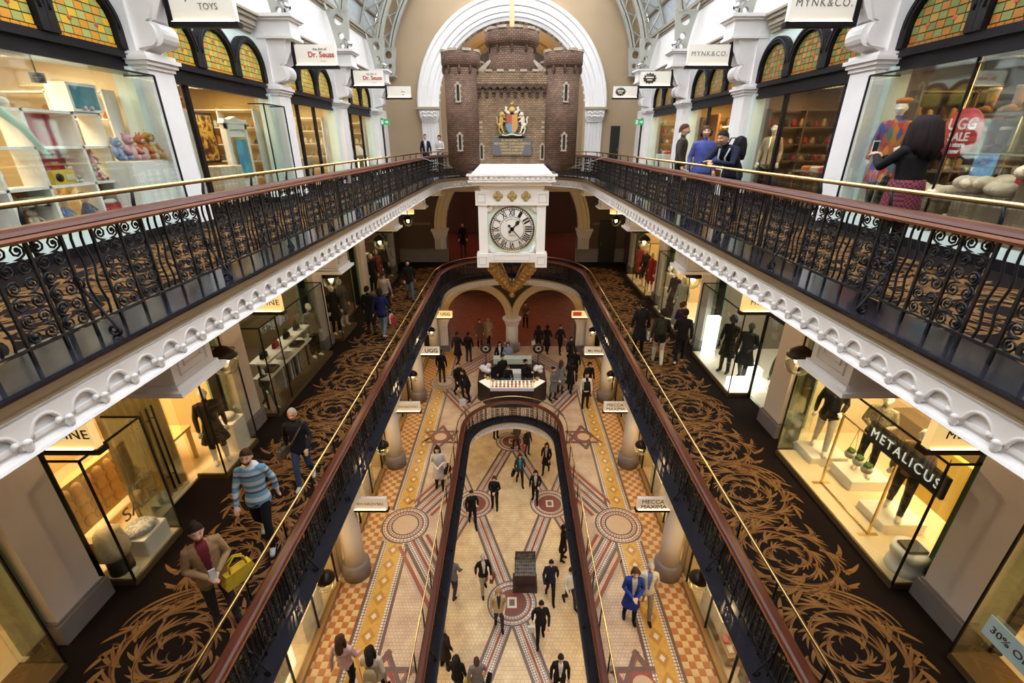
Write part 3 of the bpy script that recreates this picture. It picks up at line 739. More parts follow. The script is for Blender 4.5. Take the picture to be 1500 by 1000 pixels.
def tower(cx, cy, r, zb, zt, pr, ph, nmer, name='tower', base=True, wins=()):
    mb = MB(); mb.lathe([(r, zb), (r, zt-ph-0.10)], 28, (cx, cy, 0)); o = mb.build(name, STONE, castle); uv_cyl(o, cx, cy)
    mb = MB(); mb.lathe([(r, zt-ph-0.12), (pr, zt-ph), (pr, zt-0.0), (pr-0.09, zt), (pr-0.09, zt-0.15), (0.01, zt-0.15)], 28, (cx, cy, 0)); p = mb.build('parapet', STONE, o); uv_cyl(p, cx, cy)
    mb = MB()
    for i in range(10):
        a = 2*PI*(i+0.5)/10; c, s = math.cos(a), math.sin(a)
        mb.ball((cx+c*(r+0.03), cy+s*(r+0.03), zt-ph-0.17), (0.05, 0.05, 0.13), 6, 5)
    mb.build('corbels', STONED, o)
    for i in range(nmer):
        a0 = 2*PI*i/nmer + 0.2; a1 = a0+PI/nmer*1.15
        mb = MB(); vs = []; K = 5
        for k in range(K):
            a = a0+(a1-a0)*k/(K-1)
            for rr, z in ((pr-0.10, zt-0.01), (pr+0.02, zt-0.01), (pr+0.02, zt+0.065), (pr-0.10, zt+0.065)): vs.append((cx+rr*math.cos(a), cy+rr*math.sin(a), z))
        fs = [(k*4+j, k*4+(j+1) % 4, (k+1)*4+(j+1) % 4, (k+1)*4+j) for k in range(K-1) for j in range(4)] + [(0, 1, 2, 3), tuple((K-1)*4+j for j in range(4))]
        mb.add(vs, fs).build('merlon', COPING, o)
    if base:
        mb = MB(); mb.lathe([(0.12, zb-0.26), (r*0.62, zb-0.24), (r*0.66, zb-0.16), (r*0.8, zb-0.14), (r*0.84, zb-0.06), (r*0.97, zb-0.03), (r*0.97, zb)], 20, (cx, cy, 0)); mb.build('tower_foot', STONED, o)
    for (a, z, s) in wins: slit(cx+math.cos(a)*(r+0.0), cy+math.sin(a)*(r+0.0), z, a+PI/2, s, o)
    return o
def slit(x, y, z, rz, s, parent):
    mb = MB()
    for k in range(6):
        w = (0.135 if k % 2 else 0.105)*s; z0 = (-0.30+0.1*k)*s
        mb.box(-w, -0.055*s, -0.03, 0.05, z0, z0+0.095*s); mb.box(0.055*s, w, -0.03, 0.05, z0, z0+0.095*s)
    mb.box(-0.12*s, 0.12*s, -0.03, 0.05, -0.36*s, -0.30*s)
    mb.prism([(-0.1*s, 0.28*s), (0.1*s, 0.28*s), (0.05*s, 0.36*s), (0, 0.40*s), (-0.05*s, 0.36*s)], 'y', -0.03, 0.05)
    o = mb.build('slit_window', COPING, parent); o.location = (x, y, z); o.rotation_euler = (0, 0, rz)
    mb = MB(); mb.prism([(-0.055*s, -0.30*s), (0.055*s, -0.30*s), (0.055*s, 0.18*s), (0, 0.30*s), (-0.055*s, 0.18*s)], 'y', -0.012, 0.05)
    # the dark slit belongs to the same window: a second mesh beside it under the tower
    d = mb.build('window_slot', BLACK, parent); d.location = (x, y, z); d.rotation_euler = (0, 0, rz)
T4 = [(-1.68, 0.05), (1.68, 0.05), (-1.68, 2.35), (1.68, 2.35)]
for (x, y) in T4:
    f = y < 1
    sg = 1 if x > 0 else -1
    tower(x, y, 0.555, -0.72, 2.62, 0.635, 0.33, 8, wins=[(-PI/2+0.12*sg, 1.45, 0.8), (-PI/2+0.12*sg, -0.02, 0.8)] if f else ())
tower(0, 1.25, 0.80, 1.75, 3.40, 0.93, 0.36, 11, name='keep', base=False)
mb = MB(); mb.box(-1.45, 1.45, 0.0, 2.3, -0.73, 1.85); wl = mb.build('castle_wall', STONE2, castle); uv_box(wl)
mb = MB(); mb.box(-1.38, 1.38, -0.13, 2.43, 1.72, 2.10); pr_ = mb.build('wall_parapet', STONE2, castle); uv_box(pr_)
for i in range(7):
    x = -1.15+2.3*i/6
    MB().box(x-0.11, x+0.11, -0.16, 0.06, 2.09, 2.15).build('coping', COPING, pr_)
for i in range(10):
    x = -1.08+2.16*i/9; mb = MB()
    mb.prism([(-0.13, 1.73), (0.0, 1.73), (0.0, 1.36), (-0.04, 1.36), (-0.05, 1.46), (-0.09, 1.48), (-0.10, 1.58), (-0.13, 1.60)], 'x', x-0.055, x+0.055); mb.build('machicolation', STONED, pr_)
    if i < 9:
        xc = x+0.12; pts = [(xc-0.075, 1.6)]+[(xc-0.065*math.cos(PI*k/6), 1.58+0.07*math.sin(PI*k/6)) for k in range(7)]+[(xc+0.075, 1.6), (xc+0.075, 1.73), (xc-0.075, 1.73)]
        MB().prism(pts, 'y', -0.12, 0.0).build('small_arch', STONED, pr_)
for sx in (-1, 1):
    slit(sx*1.06, 0, -0.33, 0, 0.75, castle)
    mb = MB()
    for z in (0.28, 0.42, 0.56): mb.box(sx*1.06-0.05, sx*1.06+0.05, -0.02, 0.02, z, z+0.07)
    mb.build('quoin', COPING, wl)
    mb = MB(); mb.prism([(1.0*sx, 2.1), (1.3*sx, 2.1), (0.75*sx, 2.5), (0.70*sx, 2.45)], 'y', 0.4, 0.48); mb.build('stair_rail', COPING, castle)
# royal crest
crest = thing('crest', None, None); crest.parent = castle; crest.location = (0, -0.03, 0.53); tag(crest, 'painted royal crest with gold lion and white unicorn')
CR = {k: mat('crest_'+k, c, 0.5) for k, c in dict(gold=(0.55, 0.36, 0.10), white=(0.75, 0.68, 0.55), blue=(0.16, 0.30, 0.42), red=(0.42, 0.10, 0.06), green=(0.06, 0.13, 0.09), orange=(0.62, 0.30, 0.08)).items()}
def shp(pts, y0, y1, m, nm): MB().prism(pts, 'y', y0, y1).build(nm, m, crest)
def q_shield(sx, top):
    c = [(0, 0.30 if top else 0.02), (sx*0.19, 0.30 if top else 0.02)]
    if top: return c+[(sx*0.19, 0.02), (0, 0.02)]
    return c+[(sx*0.185, -0.10), (sx*0.13, -0.21), (0, -0.28)]
shp(q_shield(-1, 1), -0.10, 0, CR['red'], 'shield_quarter'); shp(q_shield(1, 1), -0.10, 0, CR['orange'], 'shield_quarter')
shp(q_shield(-1, 0), -0.10, 0, CR['blue'], 'shield_quarter'); shp(q_shield(1, 0), -0.10, 0, CR['orange'], 'shield_quarter')
MB().tube([(0.205*math.cos(a), -0.07, 0.02+0.31*math.sin(a)) for a in [PI+PI*i/16 for i in range(17)]], 0.022, 6).build('garter', CR['blue'], crest)
def beast(sx, m, nm, horn=False):
    mb = MB()
    def b(x, z, rx, rz, ry=0.05): mb.ball((sx*x, -0.06, z), (rx, ry, rz), 10, 7)
    b(0.36, 0.12, 0.075, 0.16); b(0.40, -0.03, 0.08, 0.10); b(0.33, 0.30, 0.07, 0.08, 0.07)
    b(0.27, 0.29, 0.05, 0.035)
    for p in ([(0.34, 0.2), (0.26, 0.23), (0.21, 0.19)], [(0.34, 0.1), (0.27, 0.10), (0.2, 0.06)], [(0.41, -0.04), (0.45, -0.15), (0.40, -0.28), (0.35, -0.29)], [(0.36, -0.05), (0.33, -0.16), (0.29, -0.27), (0.24, -0.28)],
              [(0.44, -0.05), (0.52, 0.05), (0.50, 0.16), (0.54, 0.24)]):
        mb.tube([(sx*x, -0.06, z) for x, z in p], [0.04]+[0.028]*(len(p)-2)+[0.02], 7)
    if horn: mb.tube([(sx*0.30, -0.06, 0.36), (sx*0.22, -0.06, 0.52)], [0.018, 0.003], 6)
    else: mb.ball((sx*0.345, -0.05, 0.28), (0.095, 0.06, 0.11), 10, 7)
    mb.build(nm, m, crest)
beast(-1, CR['gold'], 'lion'); beast(1, CR['white'], 'unicorn', True)
mb = MB(); mb.lathe([(0.09, 0.36), (0.12, 0.42), (0.11, 0.47), (0.07, 0.52), (0.02, 0.54)], 12, (0, -0.05, 0), sy=0.6); mb.ball((0, -0.05, 0.57), 0.03, 8, 6); mb.ball((0, -0.06, 0.62), (0.06, 0.04, 0.045), 8, 6); mb.ball((0.03, -0.06, 0.67), 0.035, 8, 6)
mb.build('crown', CR['gold'], crest)
for sx in (-1, 1):
    mb = MB(); mb.tube([(sx*0.06, -0.05, 0.33), (sx*0.16, -0.05, 0.36), (sx*0.22, -0.05, 0.44), (sx*0.18, -0.05, 0.50), (sx*0.23, -0.05, 0.54)], [0.05, 0.06, 0.05, 0.05, 0.02], 7); mb.build('mantling', CR['white'], crest)
mb = MB(); mb.prism([(-0.46, -0.36), (0.46, -0.36), (0.42, -0.30), (0.2, -0.27), (-0.2, -0.27), (-0.42, -0.30)], 'y', -0.12, 0); mb.build('mound', CR['green'], crest)
mb = MB(); mb.tube([(x, -0.13, -0.325+0.02*math.cos(x*14)) for x in [-0.34+0.68*i/16 for i in range(17)]], 0.022, 5); mb.build('ribbon', CR['white'], crest)
# plaque
plq = MB().box(-0.68, 0.68, -0.09, 0, -0.44, 0.10).build('plaque', mat('slate_plaque', (0.13, 0.13, 0.15), 0.5), castle)
GT = mat('gold_letter', (0.75, 0.52, 0.18), 0.4, metal=0.3)
for i, (s_, w) in enumerate((('BY APPOINTMENT TO', 0.72), ('HER MAJESTY QUEEN ELIZABETH II', 1.24), ('TURRET CLOCKMAKERS', 0.84), ('THWAITES & REED LTD', 0.80), ('HASTINGS ENGLAND', 0.72))):
    o = put_text(s_, 0.088, GT, (0, -0.095, 0.03-0.1*i), plq, bold=0.002)
    k = w/max(0.01, o.dimensions.x); o.scale = (k, 1, 1.05)
# clock case
mb = MB(); fr = [(-1.42, -0.45), (1.42, -0.45), (1.42, 2.75), (-1.42, 2.75)]; tp = [(-1.12, -0.05), (1.12, -0.05), (1.12, 2.35), (-1.12, 2.35)]
mb.add([(x, y, -1.03) for x, y in fr]+[(x, y, -0.73) for x, y in tp], [(0, 1, 5, 4), (1, 2, 6, 5), (2, 3, 7, 6), (3, 0, 4, 7), (4, 5, 6, 7), (3, 2, 1, 0)]); mb.build('sloped_skirt', CLOCKW, castle)
mb = MB(); mb.box(-1.58, 1.58, -0.62, 2.9, -1.10, -1.03); mb.box(-1.50, 1.50, -0.52, 2.8, -1.24, -1.10); mb.box(-1.54, 1.54, -0.56, 2.84, -1.30, -1.24); mb.box(-1.40, 1.40, -0.42, 2.7, -1.42, -1.30); cn = mb.build('clock_cornice', CLOCKW, castle)
for i in range(17):
    x = -1.44+2.88*i/16; MB().box(x-0.05, x+0.05, -0.59, -0.5, -1.22, -1.10).build('dentil', CLOCKW, cn)
core = MB().box(-1.10, 1.10, 0.0, 2.3, -4.05, -1.40).build('clock_case', CLOCKM, castle)
mb = MB(); mb.box(-1.12, 1.12, -0.20, 2.5, -2.12, -1.42); fz = mb.build('frieze', CLOCKW, castle)
for x in (-0.5, 0, 0.5):
    mb = MB()
    for dx, dz in ((0.09, 0), (-0.09, 0), (0, 0.09), (0, -0.09)): mb.lathe([(0.0, -0.235), (0.085, -0.23), (0.095, -0.2)], 14, (x+dx, 0, -1.80+dz), axis='y')
    mb.ball((x, -0.225, -1.80), (0.05, 0.03, 0.05), 8, 6); mb.build('quatrefoil', mat('dull_gold', (0.48, 0.36, 0.15), 0.5, metal=0.3), fz)
for sx in (-1, 1):
    for fy in (-0.18, 2.2):
        mb = MB(); mb.box(sx*0.90, sx*1.23, fy, fy+0.38, -3.9, -2.1); mb.build('corner_post', CLOCKW, castle)
        for z0, z1 in ((-2.12, -1.62), (-4.40, -3.87)):
            b = MB().box(sx*0.88, sx*1.32, fy-0.06, fy+0.44, z0, z1).build('corner_block', CLOCKW, castle)
            mb = MB(); cx = sx*1.10; cz = (z0+z1)/2
            for a, bb, c, d in ((-0.15, 0.15, 0.13, 0.15), (-0.15, 0.15, -0.15, -0.13), (-0.15, -0.13, -0.15, 0.15), (0.13, 0.15, -0.15, 0.15)): mb.box(cx+a, cx+bb, fy-0.075, fy-0.05, cz+c, cz+d)
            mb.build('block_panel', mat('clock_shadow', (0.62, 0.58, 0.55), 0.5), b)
    mb = MB(); pts = [(sx*0.99, -2.12), (sx*0.60, -2.12)]+[(sx*(0.99-0.30*math.cos(PI/2*i/8)), -2.42+0.28*math.sin(PI/2*(1-i/8))-0.0) for i in range(9)]
    for zz, s2 in ((-2.12, -1), (-3.87, 1)):
        mb = MB()
        for k in range(7):
            a = PI/2*k/6; mb.tube([(sx*0.88, -0.03, zz+s2*0.05), (sx*(0.88-0.16*math.cos(a)), -0.06, zz+s2*(0.05+0.16*math.sin(a))), (sx*(0.88-0.27*math.cos(a)), -0.03, zz+s2*(0.04+0.27*math.sin(a)))], [0.03, 0.035, 0.01], 6)
        mb.build('corner_leaf', CLOCKW, castle)
mb = MB(); mb.box(-1.0, 1.0, -0.16, 2.46, -4.22, -3.87); rl = mb.build('bottom_rail', CLOCKW, castle)
mb = MB()
for a in ((-0.68, 0.68, -3.955, -3.94), (-0.68, 0.68, -4.15, -4.135), (-0.68, -0.665, -4.15, -3.94), (0.665, 0.68, -4.15, -3.94)): mb.box(a[0], a[1], -0.175, -0.15, a[2], a[3])
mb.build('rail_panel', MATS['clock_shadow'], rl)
# dial
DZ = -2.985
dial = MB().lathe([(0.0, -0.07), (0.80, -0.07), (0.83, -0.05), (0.83, 0.02)], 64, (0, 0, DZ), axis='y').build('dial', mat('dial_white', (0.88, 0.86, 0.82), 0.4), castle)
def ring(r0, r1, y, m, nm, par, n=72): 
    MB().lathe([(r0, y+0.006), (r0, y-0.006), (r1, y-0.006), (r1, y+0.006)], n, (0, 0, DZ), axis='y').build(nm, m, par)
ring(0.815, 0.845, -0.075, BRASS, 'bezel', dial)
for a, b in ((0.785, 0.80), (0.715, 0.73), (0.44, 0.456)): ring(a, b, -0.074, DIALB, 'dial_ring', dial)
mb = MB()
for i in range(60):
    a = 2*PI*i/60; w = 0.012 if i % 5 else 0.02; c, s = math.cos(a), math.sin(a)
    vs = [(r*c-k*w*s, -0.078, DZ+r*s+k*w*c) for r in (0.73, 0.785) for k in (-1, 1)]; mb.add(vs, [(0, 1, 3, 2)])
mb.build('minute_marks', DIALB, dial)
NUM = ['XII', 'I', 'II', 'III', 'IIII', 'V', 'VI', 'VII', 'VIII', 'IX', 'X', 'XI']
for i, s_ in enumerate(NUM):
    a = PI/2-2*PI*i/12; me = text_mesh(s_, 0.30, depth=0.003, bold=0.008); me.materials.clear(); me.materials.append(DIALB)
    w = max(v.co.x for v in me.vertices)-min(v.co.x for v in me.vertices); target = min(0.26, 0.065+0.052*len(s_))
    me.transform(Matrix.Diagonal((target/w, 1, 1.02, 1))); me.transform(Matrix.Rotation(-(a-PI/2), 4, 'Y'))
    inst(me, 'numeral', dial, (0.583*math.cos(a), -0.078, DZ+0.583*math.sin(a)))
def hand(an, ln, w, tail, spade, nm):
    mb = MB(); mb.prism([(-w, -tail), (w, -tail), (w*0.6, ln), (0, ln+0.04), (-w*0.6, ln)], 'y', -0.105, -0.09)
    if spade: mb.prism([(-0.02, ln-0.18), (-0.075, ln-0.10), (-0.05, ln-0.02), (0, ln+0.05), (0.05, ln-0.02), (0.075, ln-0.10), (0.02, ln-0.18)], 'y', -0.107, -0.092)
    mb.lathe([(0, -0.11), (0.07, -0.11), (0.07, -0.09)], 14, axis='y'); mb.lathe([(0, -0.108), (0.05, -0.108), (0.05, -0.09)], 12, (0, 0, -tail), axis='y')
    mb.xf(Matrix.Rotation(an, 4, 'Y')); o = mb.build(nm, DIALB, dial); o.location = (0, 0, DZ)
hand(math.radians(42), 0.38, 0.028, 0.13, True, 'hour_hand'); hand(math.radians(138), 0.60, 0.018, 0.16, False, 'minute_hand')
put_text('LONDON', 0.055, DIALB, (0, -0.078, DZ-0.24), dial)
for i, ch in enumerate('THWAITES & REED'):
    a = math.radians(128-76*i/14)
    if ch == ' ': continue
    me = text_mesh(ch, 0.06, depth=0.002); me.materials.clear(); me.materials.append(DIALB); me.transform(Matrix.Rotation(-(a-PI/2), 4, 'Y')); inst(me, 'maker_letter', dial, (0.36*math.cos(a), -0.078, DZ+0.36*math.sin(a)))
# gilded consoles under the case
for sx in (-1, 1):
    for yy in (0.15, 2.15):
        mb = MB()
        path = [(sx*0.80, yy, -4.2), (sx*0.75, yy+(1.15-yy)*0.15, -4.55), (sx*0.58, yy+(1.15-yy)*0.4, -4.85), (sx*0.42, yy+(1.15-yy)*0.6, -5.12), (sx*0.22, yy+(1.15-yy)*0.85, -5.45), (sx*0.05, 1.15, -5.62)]
        mb.tube(path, [0.2, 0.21, 0.2, 0.18, 0.17, 0.12], 10)
        for i in range(9):
            u = i/8*4.6; k = int(u); f = u-k; p = Vector(path[k]).lerp(Vector(path[k+1]), f); mb.ball((p.x, p.y-0.17, p.z), (0.15, 0.10, 0.10), 8, 6); mb.ball((p.x+sx*0.15, p.y-0.1, p.z-0.02), 0.09, 7, 5); mb.ball((p.x-sx*0.13, p.y-0.1, p.z+0.02), 0.07, 7, 5)
        mb.build('gilded_console', mat('console_gold', (0.52, 0.31, 0.09), 0.5, metal=0.4, col2=(0.30, 0.16, 0.05), nscale=9), castle)
MB().lathe([(0.0, -6.06), (0.07, -6.04), (0.12, -5.95), (0.09, -5.86), (0.05, -5.82), (0.2, -5.74), (0.26, -5.66), (0.2, -5.55), (0.1, -5.4)], 16, (0, 1.15, 0)).build('pendant', MATS['console_gold'], castle)
MB().lathe([(0.10, 3.3), (0.085, 3.4), (0.075, 7.2)], 12, (0, 1.25, 0)).build('hanging_pole', mat('cream_pole', (0.62, 0.45, 0.24), 0.45), castle)
MB().tube([(0, 1.15, -4.2), (0, 1.15, -5.5)], 0.03, 6).build('drop_rod', IRON, castle)
for sx in (-1, 1):
    MB().tube([(sx*1.74, 0.0, -0.95), (sx*3.05, -1.4, -0.45)], 0.008, 5).build('steady_cable', mat('wire', (0.4, 0.4, 0.42), 0.4, metal=0.6), castle)
# ------------------------------------------------------------------ floor inlays
FW = mat('floor_white', (0.62, 0.55, 0.46), 0.35); FR = mat('floor_red', (0.30, 0.075, 0.045), 0.35, col2=(0.26, 0.065, 0.04), nscale=9)
FB = mat('floor_brown', (0.155, 0.095, 0.075), 0.35, col2=(0.13, 0.08, 0.065), nscale=9); FG = mat('floor_grey', (0.33, 0.32, 0.28), 0.35)
FY = mat('floor_yellow', (0.58, 0.34, 0.075), 0.35, col2=(0.52, 0.29, 0.06), nscale=12)
def dashed(name, a, b, gap):
    m = brick_mat(name, a, a, b, 0.075, 0.075, ms=gap, rough=0.35, bump=0, use_uv=True, offset=0.0); return m
FD = dashed('floor_white_mosaic', (0.68, 0.62, 0.54), (0.22, 0.14, 0.11), 0.014)
def pave(mb, p, q, w, z, off=0.0, m=0):
    d = Vector((q[0]-p[0], q[1]-p[1])); n = Vector((-d.y, d.x)).normalized()
    c = [(p[0]+n.x*(off-w/2), p[1]+n.y*(off-w/2)), (q[0]+n.x*(off-w/2), q[1]+n.y*(off-w/2)), (q[0]+n.x*(off+w/2), q[1]+n.y*(off+w/2)), (p[0]+n.x*(off+w/2), p[1]+n.y*(off+w/2))]
    mb.add([(x, y, z) for x, y in c], [(0, 1, 2, 3)], m)
def uvline(o):
    me = o.data; uv = me.uv_layers.new(name='UVMap')
    for p in me.polygons:
        vs = [me.vertices[i].co for i in p.vertices]; o0 = vs[0]; ex = (vs[1]-vs[0]).normalized(); ey = Vector((-ex.y, ex.x, 0))
        for li in p.loop_indices:
            v = me.vertices[me.loops[li].vertex_index].co-o0; uv.data[li].uv = (v.dot(ex), v.dot(ey)+0.0375)
ZC = 0
def clipx(mb, lim):
    # cut the quads of a flat stripe back to |x| >= lim (the kerb of the oval)
    out = MB()
    for f in mb.f:
        P = [mb.v[i] for i in f]; s = 1 if sum(v[0] for v in P) > 0 else -1; R = []
        for i in range(len(P)):
            a, b = P[i], P[(i+1) % len(P)]; da, db = s*a[0]-lim, s*b[0]-lim
            if da >= 0: R.append(a)
            if da*db < 0: u = da/(da-db); R.append(tuple(a[k]+(b[k]-a[k])*u for k in range(3)))
        if len(R) > 2: out.add(R, [tuple(range(len(R)))])
    return out
def stripe(parent, p, q, w, z, off, m, nm='inlay_stripe', lim=None):
    mb = MB(); pave(mb, p, q, w, z, off)
    if lim:
        mb = clipx(mb, lim)
        if not mb.f: return None
    global ZC
    ZC = (ZC+1) % 23
    mb.v = [(a[0], a[1], a[2]+0.0005*ZC) for a in mb.v]
    o = mb.build(nm, m, parent, fix=False); uvline(o); return o
def disc(parent, x, y, r0, r1, z, m, nm='inlay_ring', n=36):
    mb = MB()
    if r0 <= 0: mb.add([(x+r1*math.cos(2*PI*i/n), y+r1*math.sin(2*PI*i/n), z) for i in range(n)], [tuple(range(n))])
    else:
        vs = [(x+r*math.cos(2*PI*i/n), y+r*math.sin(2*PI*i/n), z) for r in (r0, r1) for i in range(n)]
        mb.add(vs, [(i, (i+1) % n, n+(i+1) % n, n+i)[::-1] for i in range(n)])
    o = mb.build(nm, m, parent, fix=False); uvline(o); return o
def medallion(parent, x, y, z, R, inner, star=False):
    for r0, r1, m in ((0.93*R, R, FB), (0.78*R, 0.93*R, FD), (0.71*R, 0.78*R, FR), (0.60*R, 0.71*R, FD), (0.53*R, 0.60*R, FB)):
        disc(parent, x, y, r0, r1, z, m)
    disc(parent, x, y, 0, 0.53*R, z, inner, 'medallion_centre')
def diag(parent, p, q, z, k=1.0, lim=None):
    for off, w, m in ((-0.235, 0.09, FB), (-0.12, 0.13, FD), (0, 0.07, FR), (0.12, 0.13, FD), (0.235, 0.09, FB)): stripe(parent, p, q, w*k, z, off*k, m, lim=lim)
MC = mat('medallion_peach', (0.56, 0.40, 0.26), 0.35, col2=(0.50, 0.35, 0.22), nscale=30)
z = ZG+0.004
def star(parent, x, y, R, z):
    for rot in (PI/2, -PI/2):
        P = [(x+R*math.cos(rot+2*PI*k/3), y+R*math.sin(rot+2*PI*k/3)) for k in range(3)]
        for k in range(3):
            stripe(parent, P[k], P[(k+1) % 3], 0.10, z+0.0005, 0.03, FB, 'star_bar'); stripe(parent, P[k], P[(k+1) % 3], 0.03, z+0.001, 0.10, FR, 'star_bar')
    mb = MB(); mb.add([(x+R*0.42*math.cos(PI*k/3), y+R*0.42*math.sin(PI*k/3), z+0.0135) for k in range(6)], [tuple(range(6))]); mb.build('star_heart', FR, parent, fix=False)
    disc(parent, x, y, 0, R*0.30, z+0.0145, MC, 'star_heart')
YM = [1.45, 10.55, 19.6]; YS = [6.0, 15.1]
for s in (-1, 1):
    # yellow border band along the shops
    for x0, x1, m in ((3.02, 3.10, FB), (3.10, 3.20, FD), (3.20, 3.66, FY), (3.66, 3.76, FD), (3.76, 3.84, FB)):
        yy = -1.0
        for y1 in YM+[23.0]:
            r = 0.62; e = min(y1-r if y1 in YM else y1, 23.0)
            if e > yy: stripe(floor_g, (s*(x0+x1)/2, yy), (s*(x0+x1)/2, e), x1-x0, z, 0, m, 'border_stripe')
            yy = y1+r
    for yi in range(0, 46):
        y = -0.4+0.5*yi
        if any(abs(y-q) < 0.9 for q in YM) or y > 22.6: continue
        mb = MB(); mb.add([(s*3.43, y-0.22, z+0.013), (s*3.43+0.17, y, z+0.013), (s*3.43, y+0.22, z+0.013), (s*3.43-0.17, y, z+0.013)], [(0, 1, 2, 3)]); mb.add([(s*3.43, y-0.09, z+0.014), (s*3.43+0.07, y, z+0.014), (s*3.43, y+0.09, z+0.014), (s*3.43-0.07, y, z+0.014)], [(0, 1, 2, 3)], 1)
        mb.build('border_lozenge', [mat('floor_amber', (0.43, 0.22, 0.045), 0.35), FW], floor_g, fix=False)
    for y in YM: medallion(floor_g, s*3.28, y, z+0.014, 0.72, MC)
    for y in YS: star(floor_g, s*2.85, y, 0.80, z)
    # fans of stripes running from the medallions towards the oval
    for y in YM:
        for sy in (-1, 1):
            p = (s*(3.28-0.36), y+sy*0.60); q = (s*1.45, y+sy*2.95)
            if y == 19.6 and sy > 0: q = (s*1.2, y+3.0)
            if y+sy*2 < -1: continue
            lim = 1.84 if (y < 15 or sy < 0) else None
            diag(floor_g, p, q, z+0.0005, 1.0, lim)
            for off in (-0.42, 0.42): stripe(floor_g, p, q, 0.10, z, off, FR, lim=lim); stripe(floor_g, p, q, 0.03, z, off*1.22, FG, lim=lim)
    # far cross pattern and border lines
    stripe(floor_g, (s*2.2, 16.6), (s*0.1, 22.6), 0.12, z-0.001, 0, FB)
# checker tiles along the shops: the nearest ones one by one
cz = 0.155; me_tile = []
for m in (mat('tile_orange', (0.46, 0.17, 0.05), 0.3, col2=(0.40, 0.14, 0.045), nscale=3), mat('tile_cream', (0.66, 0.48, 0.24), 0.3, col2=(0.60, 0.42, 0.2), nscale=3)):
    mb = MB(); h = cz/2-0.004; mb.add([(-h, -h, 0), (h, -h, 0), (h, h, 0), (-h, h, 0), (-h+.004, -h+.004, .005), (h-.004, -h+.004, .005), (h-.004, h-.004, .005), (-h+.004, h-.004, .005)], [(4, 5, 6, 7), (0, 1, 5, 4), (1, 2, 6, 5), (2, 3, 7, 6), (3, 0, 4, 7)]); me_tile.append(mb.mesh('checker_tile', m))
rest = [MB(), MB()]
for s in (-1, 1):
    for i in range(5):
        for j in range(128):
            x = s*(3.92+cz*i); y = 3.2+cz*j; k = (i+j) % 2
            if j < 30: inst(me_tile[k], 'checker_tile', floor_g, (x, y, 0.001))
            else: rest[k].add([(x-h, y-h, .004), (x+h, y-h, .004), (x+h, y+h, .004), (x-h, y+h, .004)], [(0, 1, 2, 3)])
for k in (0, 1): tag(rest[k].build('checker_tiling', me_tile[k].materials[0], floor_g, fix=False), kind='stuff')
# red tiled hall floor behind the ground arches
mb = MB(); mb.add([(-6, 23.9, z), (6, 23.9, z), (6, YX-0.3, z), (-6, YX-0.3, z)], [(0, 1, 2, 3)]); mb.build('hall_tiling', tile_mat('red_hall_tile', (0.24, 0.08, 0.04), (0.18, 0.06, 0.03), (0.10, 0.04, 0.025), 0.3), floor_g, fix=False)
mb = MB(); mb.add([(-6, YEND+0.5, Z1+.004), (6, YEND+0.5, Z1+.004), (6, YX-0.3, Z1+.004), (-6, YX-0.3, Z1+.004)], [(0, 1, 2, 3)]); mb.build('hall_tiling', mat('red_hall_floor', (0.11, 0.03, 0.02), 0.12), slab_first, fix=False)
# lower floor: quincunx of medallions with crossing bands
zl = ZL+0.004; nodes = [(0, 1.45), (0, 10.55), (0, 19.6)]; nodes2 = [(s*1.62, y) for s in (-1, 1) for y in (6.0, 15.15)]
LR = mat('medallion_red', (0.22, 0.06, 0.04), 0.35, col2=(0.18, 0.05, 0.035), nscale=30)
for (x, y) in nodes:
    for (x2, y2) in nodes2:
        if abs(y-y2) < 5:
            d = Vector((x2-x, y2-y)).normalized(); diag(floor_l, (x+d.x*0.5, y+d.y*0.5), (x2-d.x*0.5, y2-d.y*0.5), zl, 1.05)
for (x2, y2) in nodes2:
    for sy in (-1, 1):
        sx = 1 if x2 > 0 else -1; diag(floor_l, (x2+sx*0.3, y2+sy*0.5), (x2+sx*1.62, y2+sy*4.1), zl, 1.05)
for (x, y) in nodes+nodes2:
    medallion(floor_l, x, y, zl+0.014, 0.84, LR)
    for (hx, hy, dz, m) in ((.16, .2, .016, FW), (.09, .12, .018, FB)):
        mb = MB(); mb.add([(x-hx, y-hy, zl+dz), (x+hx, y-hy, zl+dz), (x+hx, y+hy, zl+dz), (x-hx, y+hy, zl+dz)], [(0, 1, 2, 3)]); mb.build('medallion_plate', m, floor_l, fix=False)

# ------------------------------------------------------------------ info stand on the lower floor
st = thing('display_stand', 'dark wooden display stand with a tilted relief plaque on the lowest floor', 'display stand', (0.45, 11.2, ZL))
WOODD = mat('dark_wood', (0.05, 0.02, 0.014), 0.35, col2=(0.035, 0.014, 0.01), nscale=6)
MB().box(-0.42, 0.42, -0.3, 0.3, 0, 0.28).build('base', WOODD, st)
MB().box(-0.36, 0.36, -0.22, 0.25, 0.28, 0.85).build('pedestal', WOODD, st)
mb = MB(); mb.prism([(-0.26, 0.8), (0.05, 1.30), (0.12, 1.27), (-0.18, 0.78)], 'x', -0.36, 0.36); pq = mb.build('plaque', mat('bronze_dark', (0.06, 0.055, 0.05), 0.4, metal=0.2, col2=(0.22, 0.21, 0.20), nscale=9), st)
mb = MB()
for i in range(9):
    for j in range(5):
        x = -0.3+0.075*i; u = j/5+0.08; mb.ball((x, -0.26+0.31*u-0.01, 0.8+0.5*u+0.01), (0.03, 0.02, 0.035), 6, 4)
mb.build('relief', mat('bronze_relief', (0.34, 0.32, 0.30), 0.4, metal=0.2), pq)
MB().box(-0.34, 0.34, -0.02, 0.04, 1.30, 1.62).build('back_panel', WOODD, st)
MB().box(-0.28, 0.28, -0.03, -0.02, 1.34, 1.58).build('photo_panel', MATS['bronze_dark'], st)

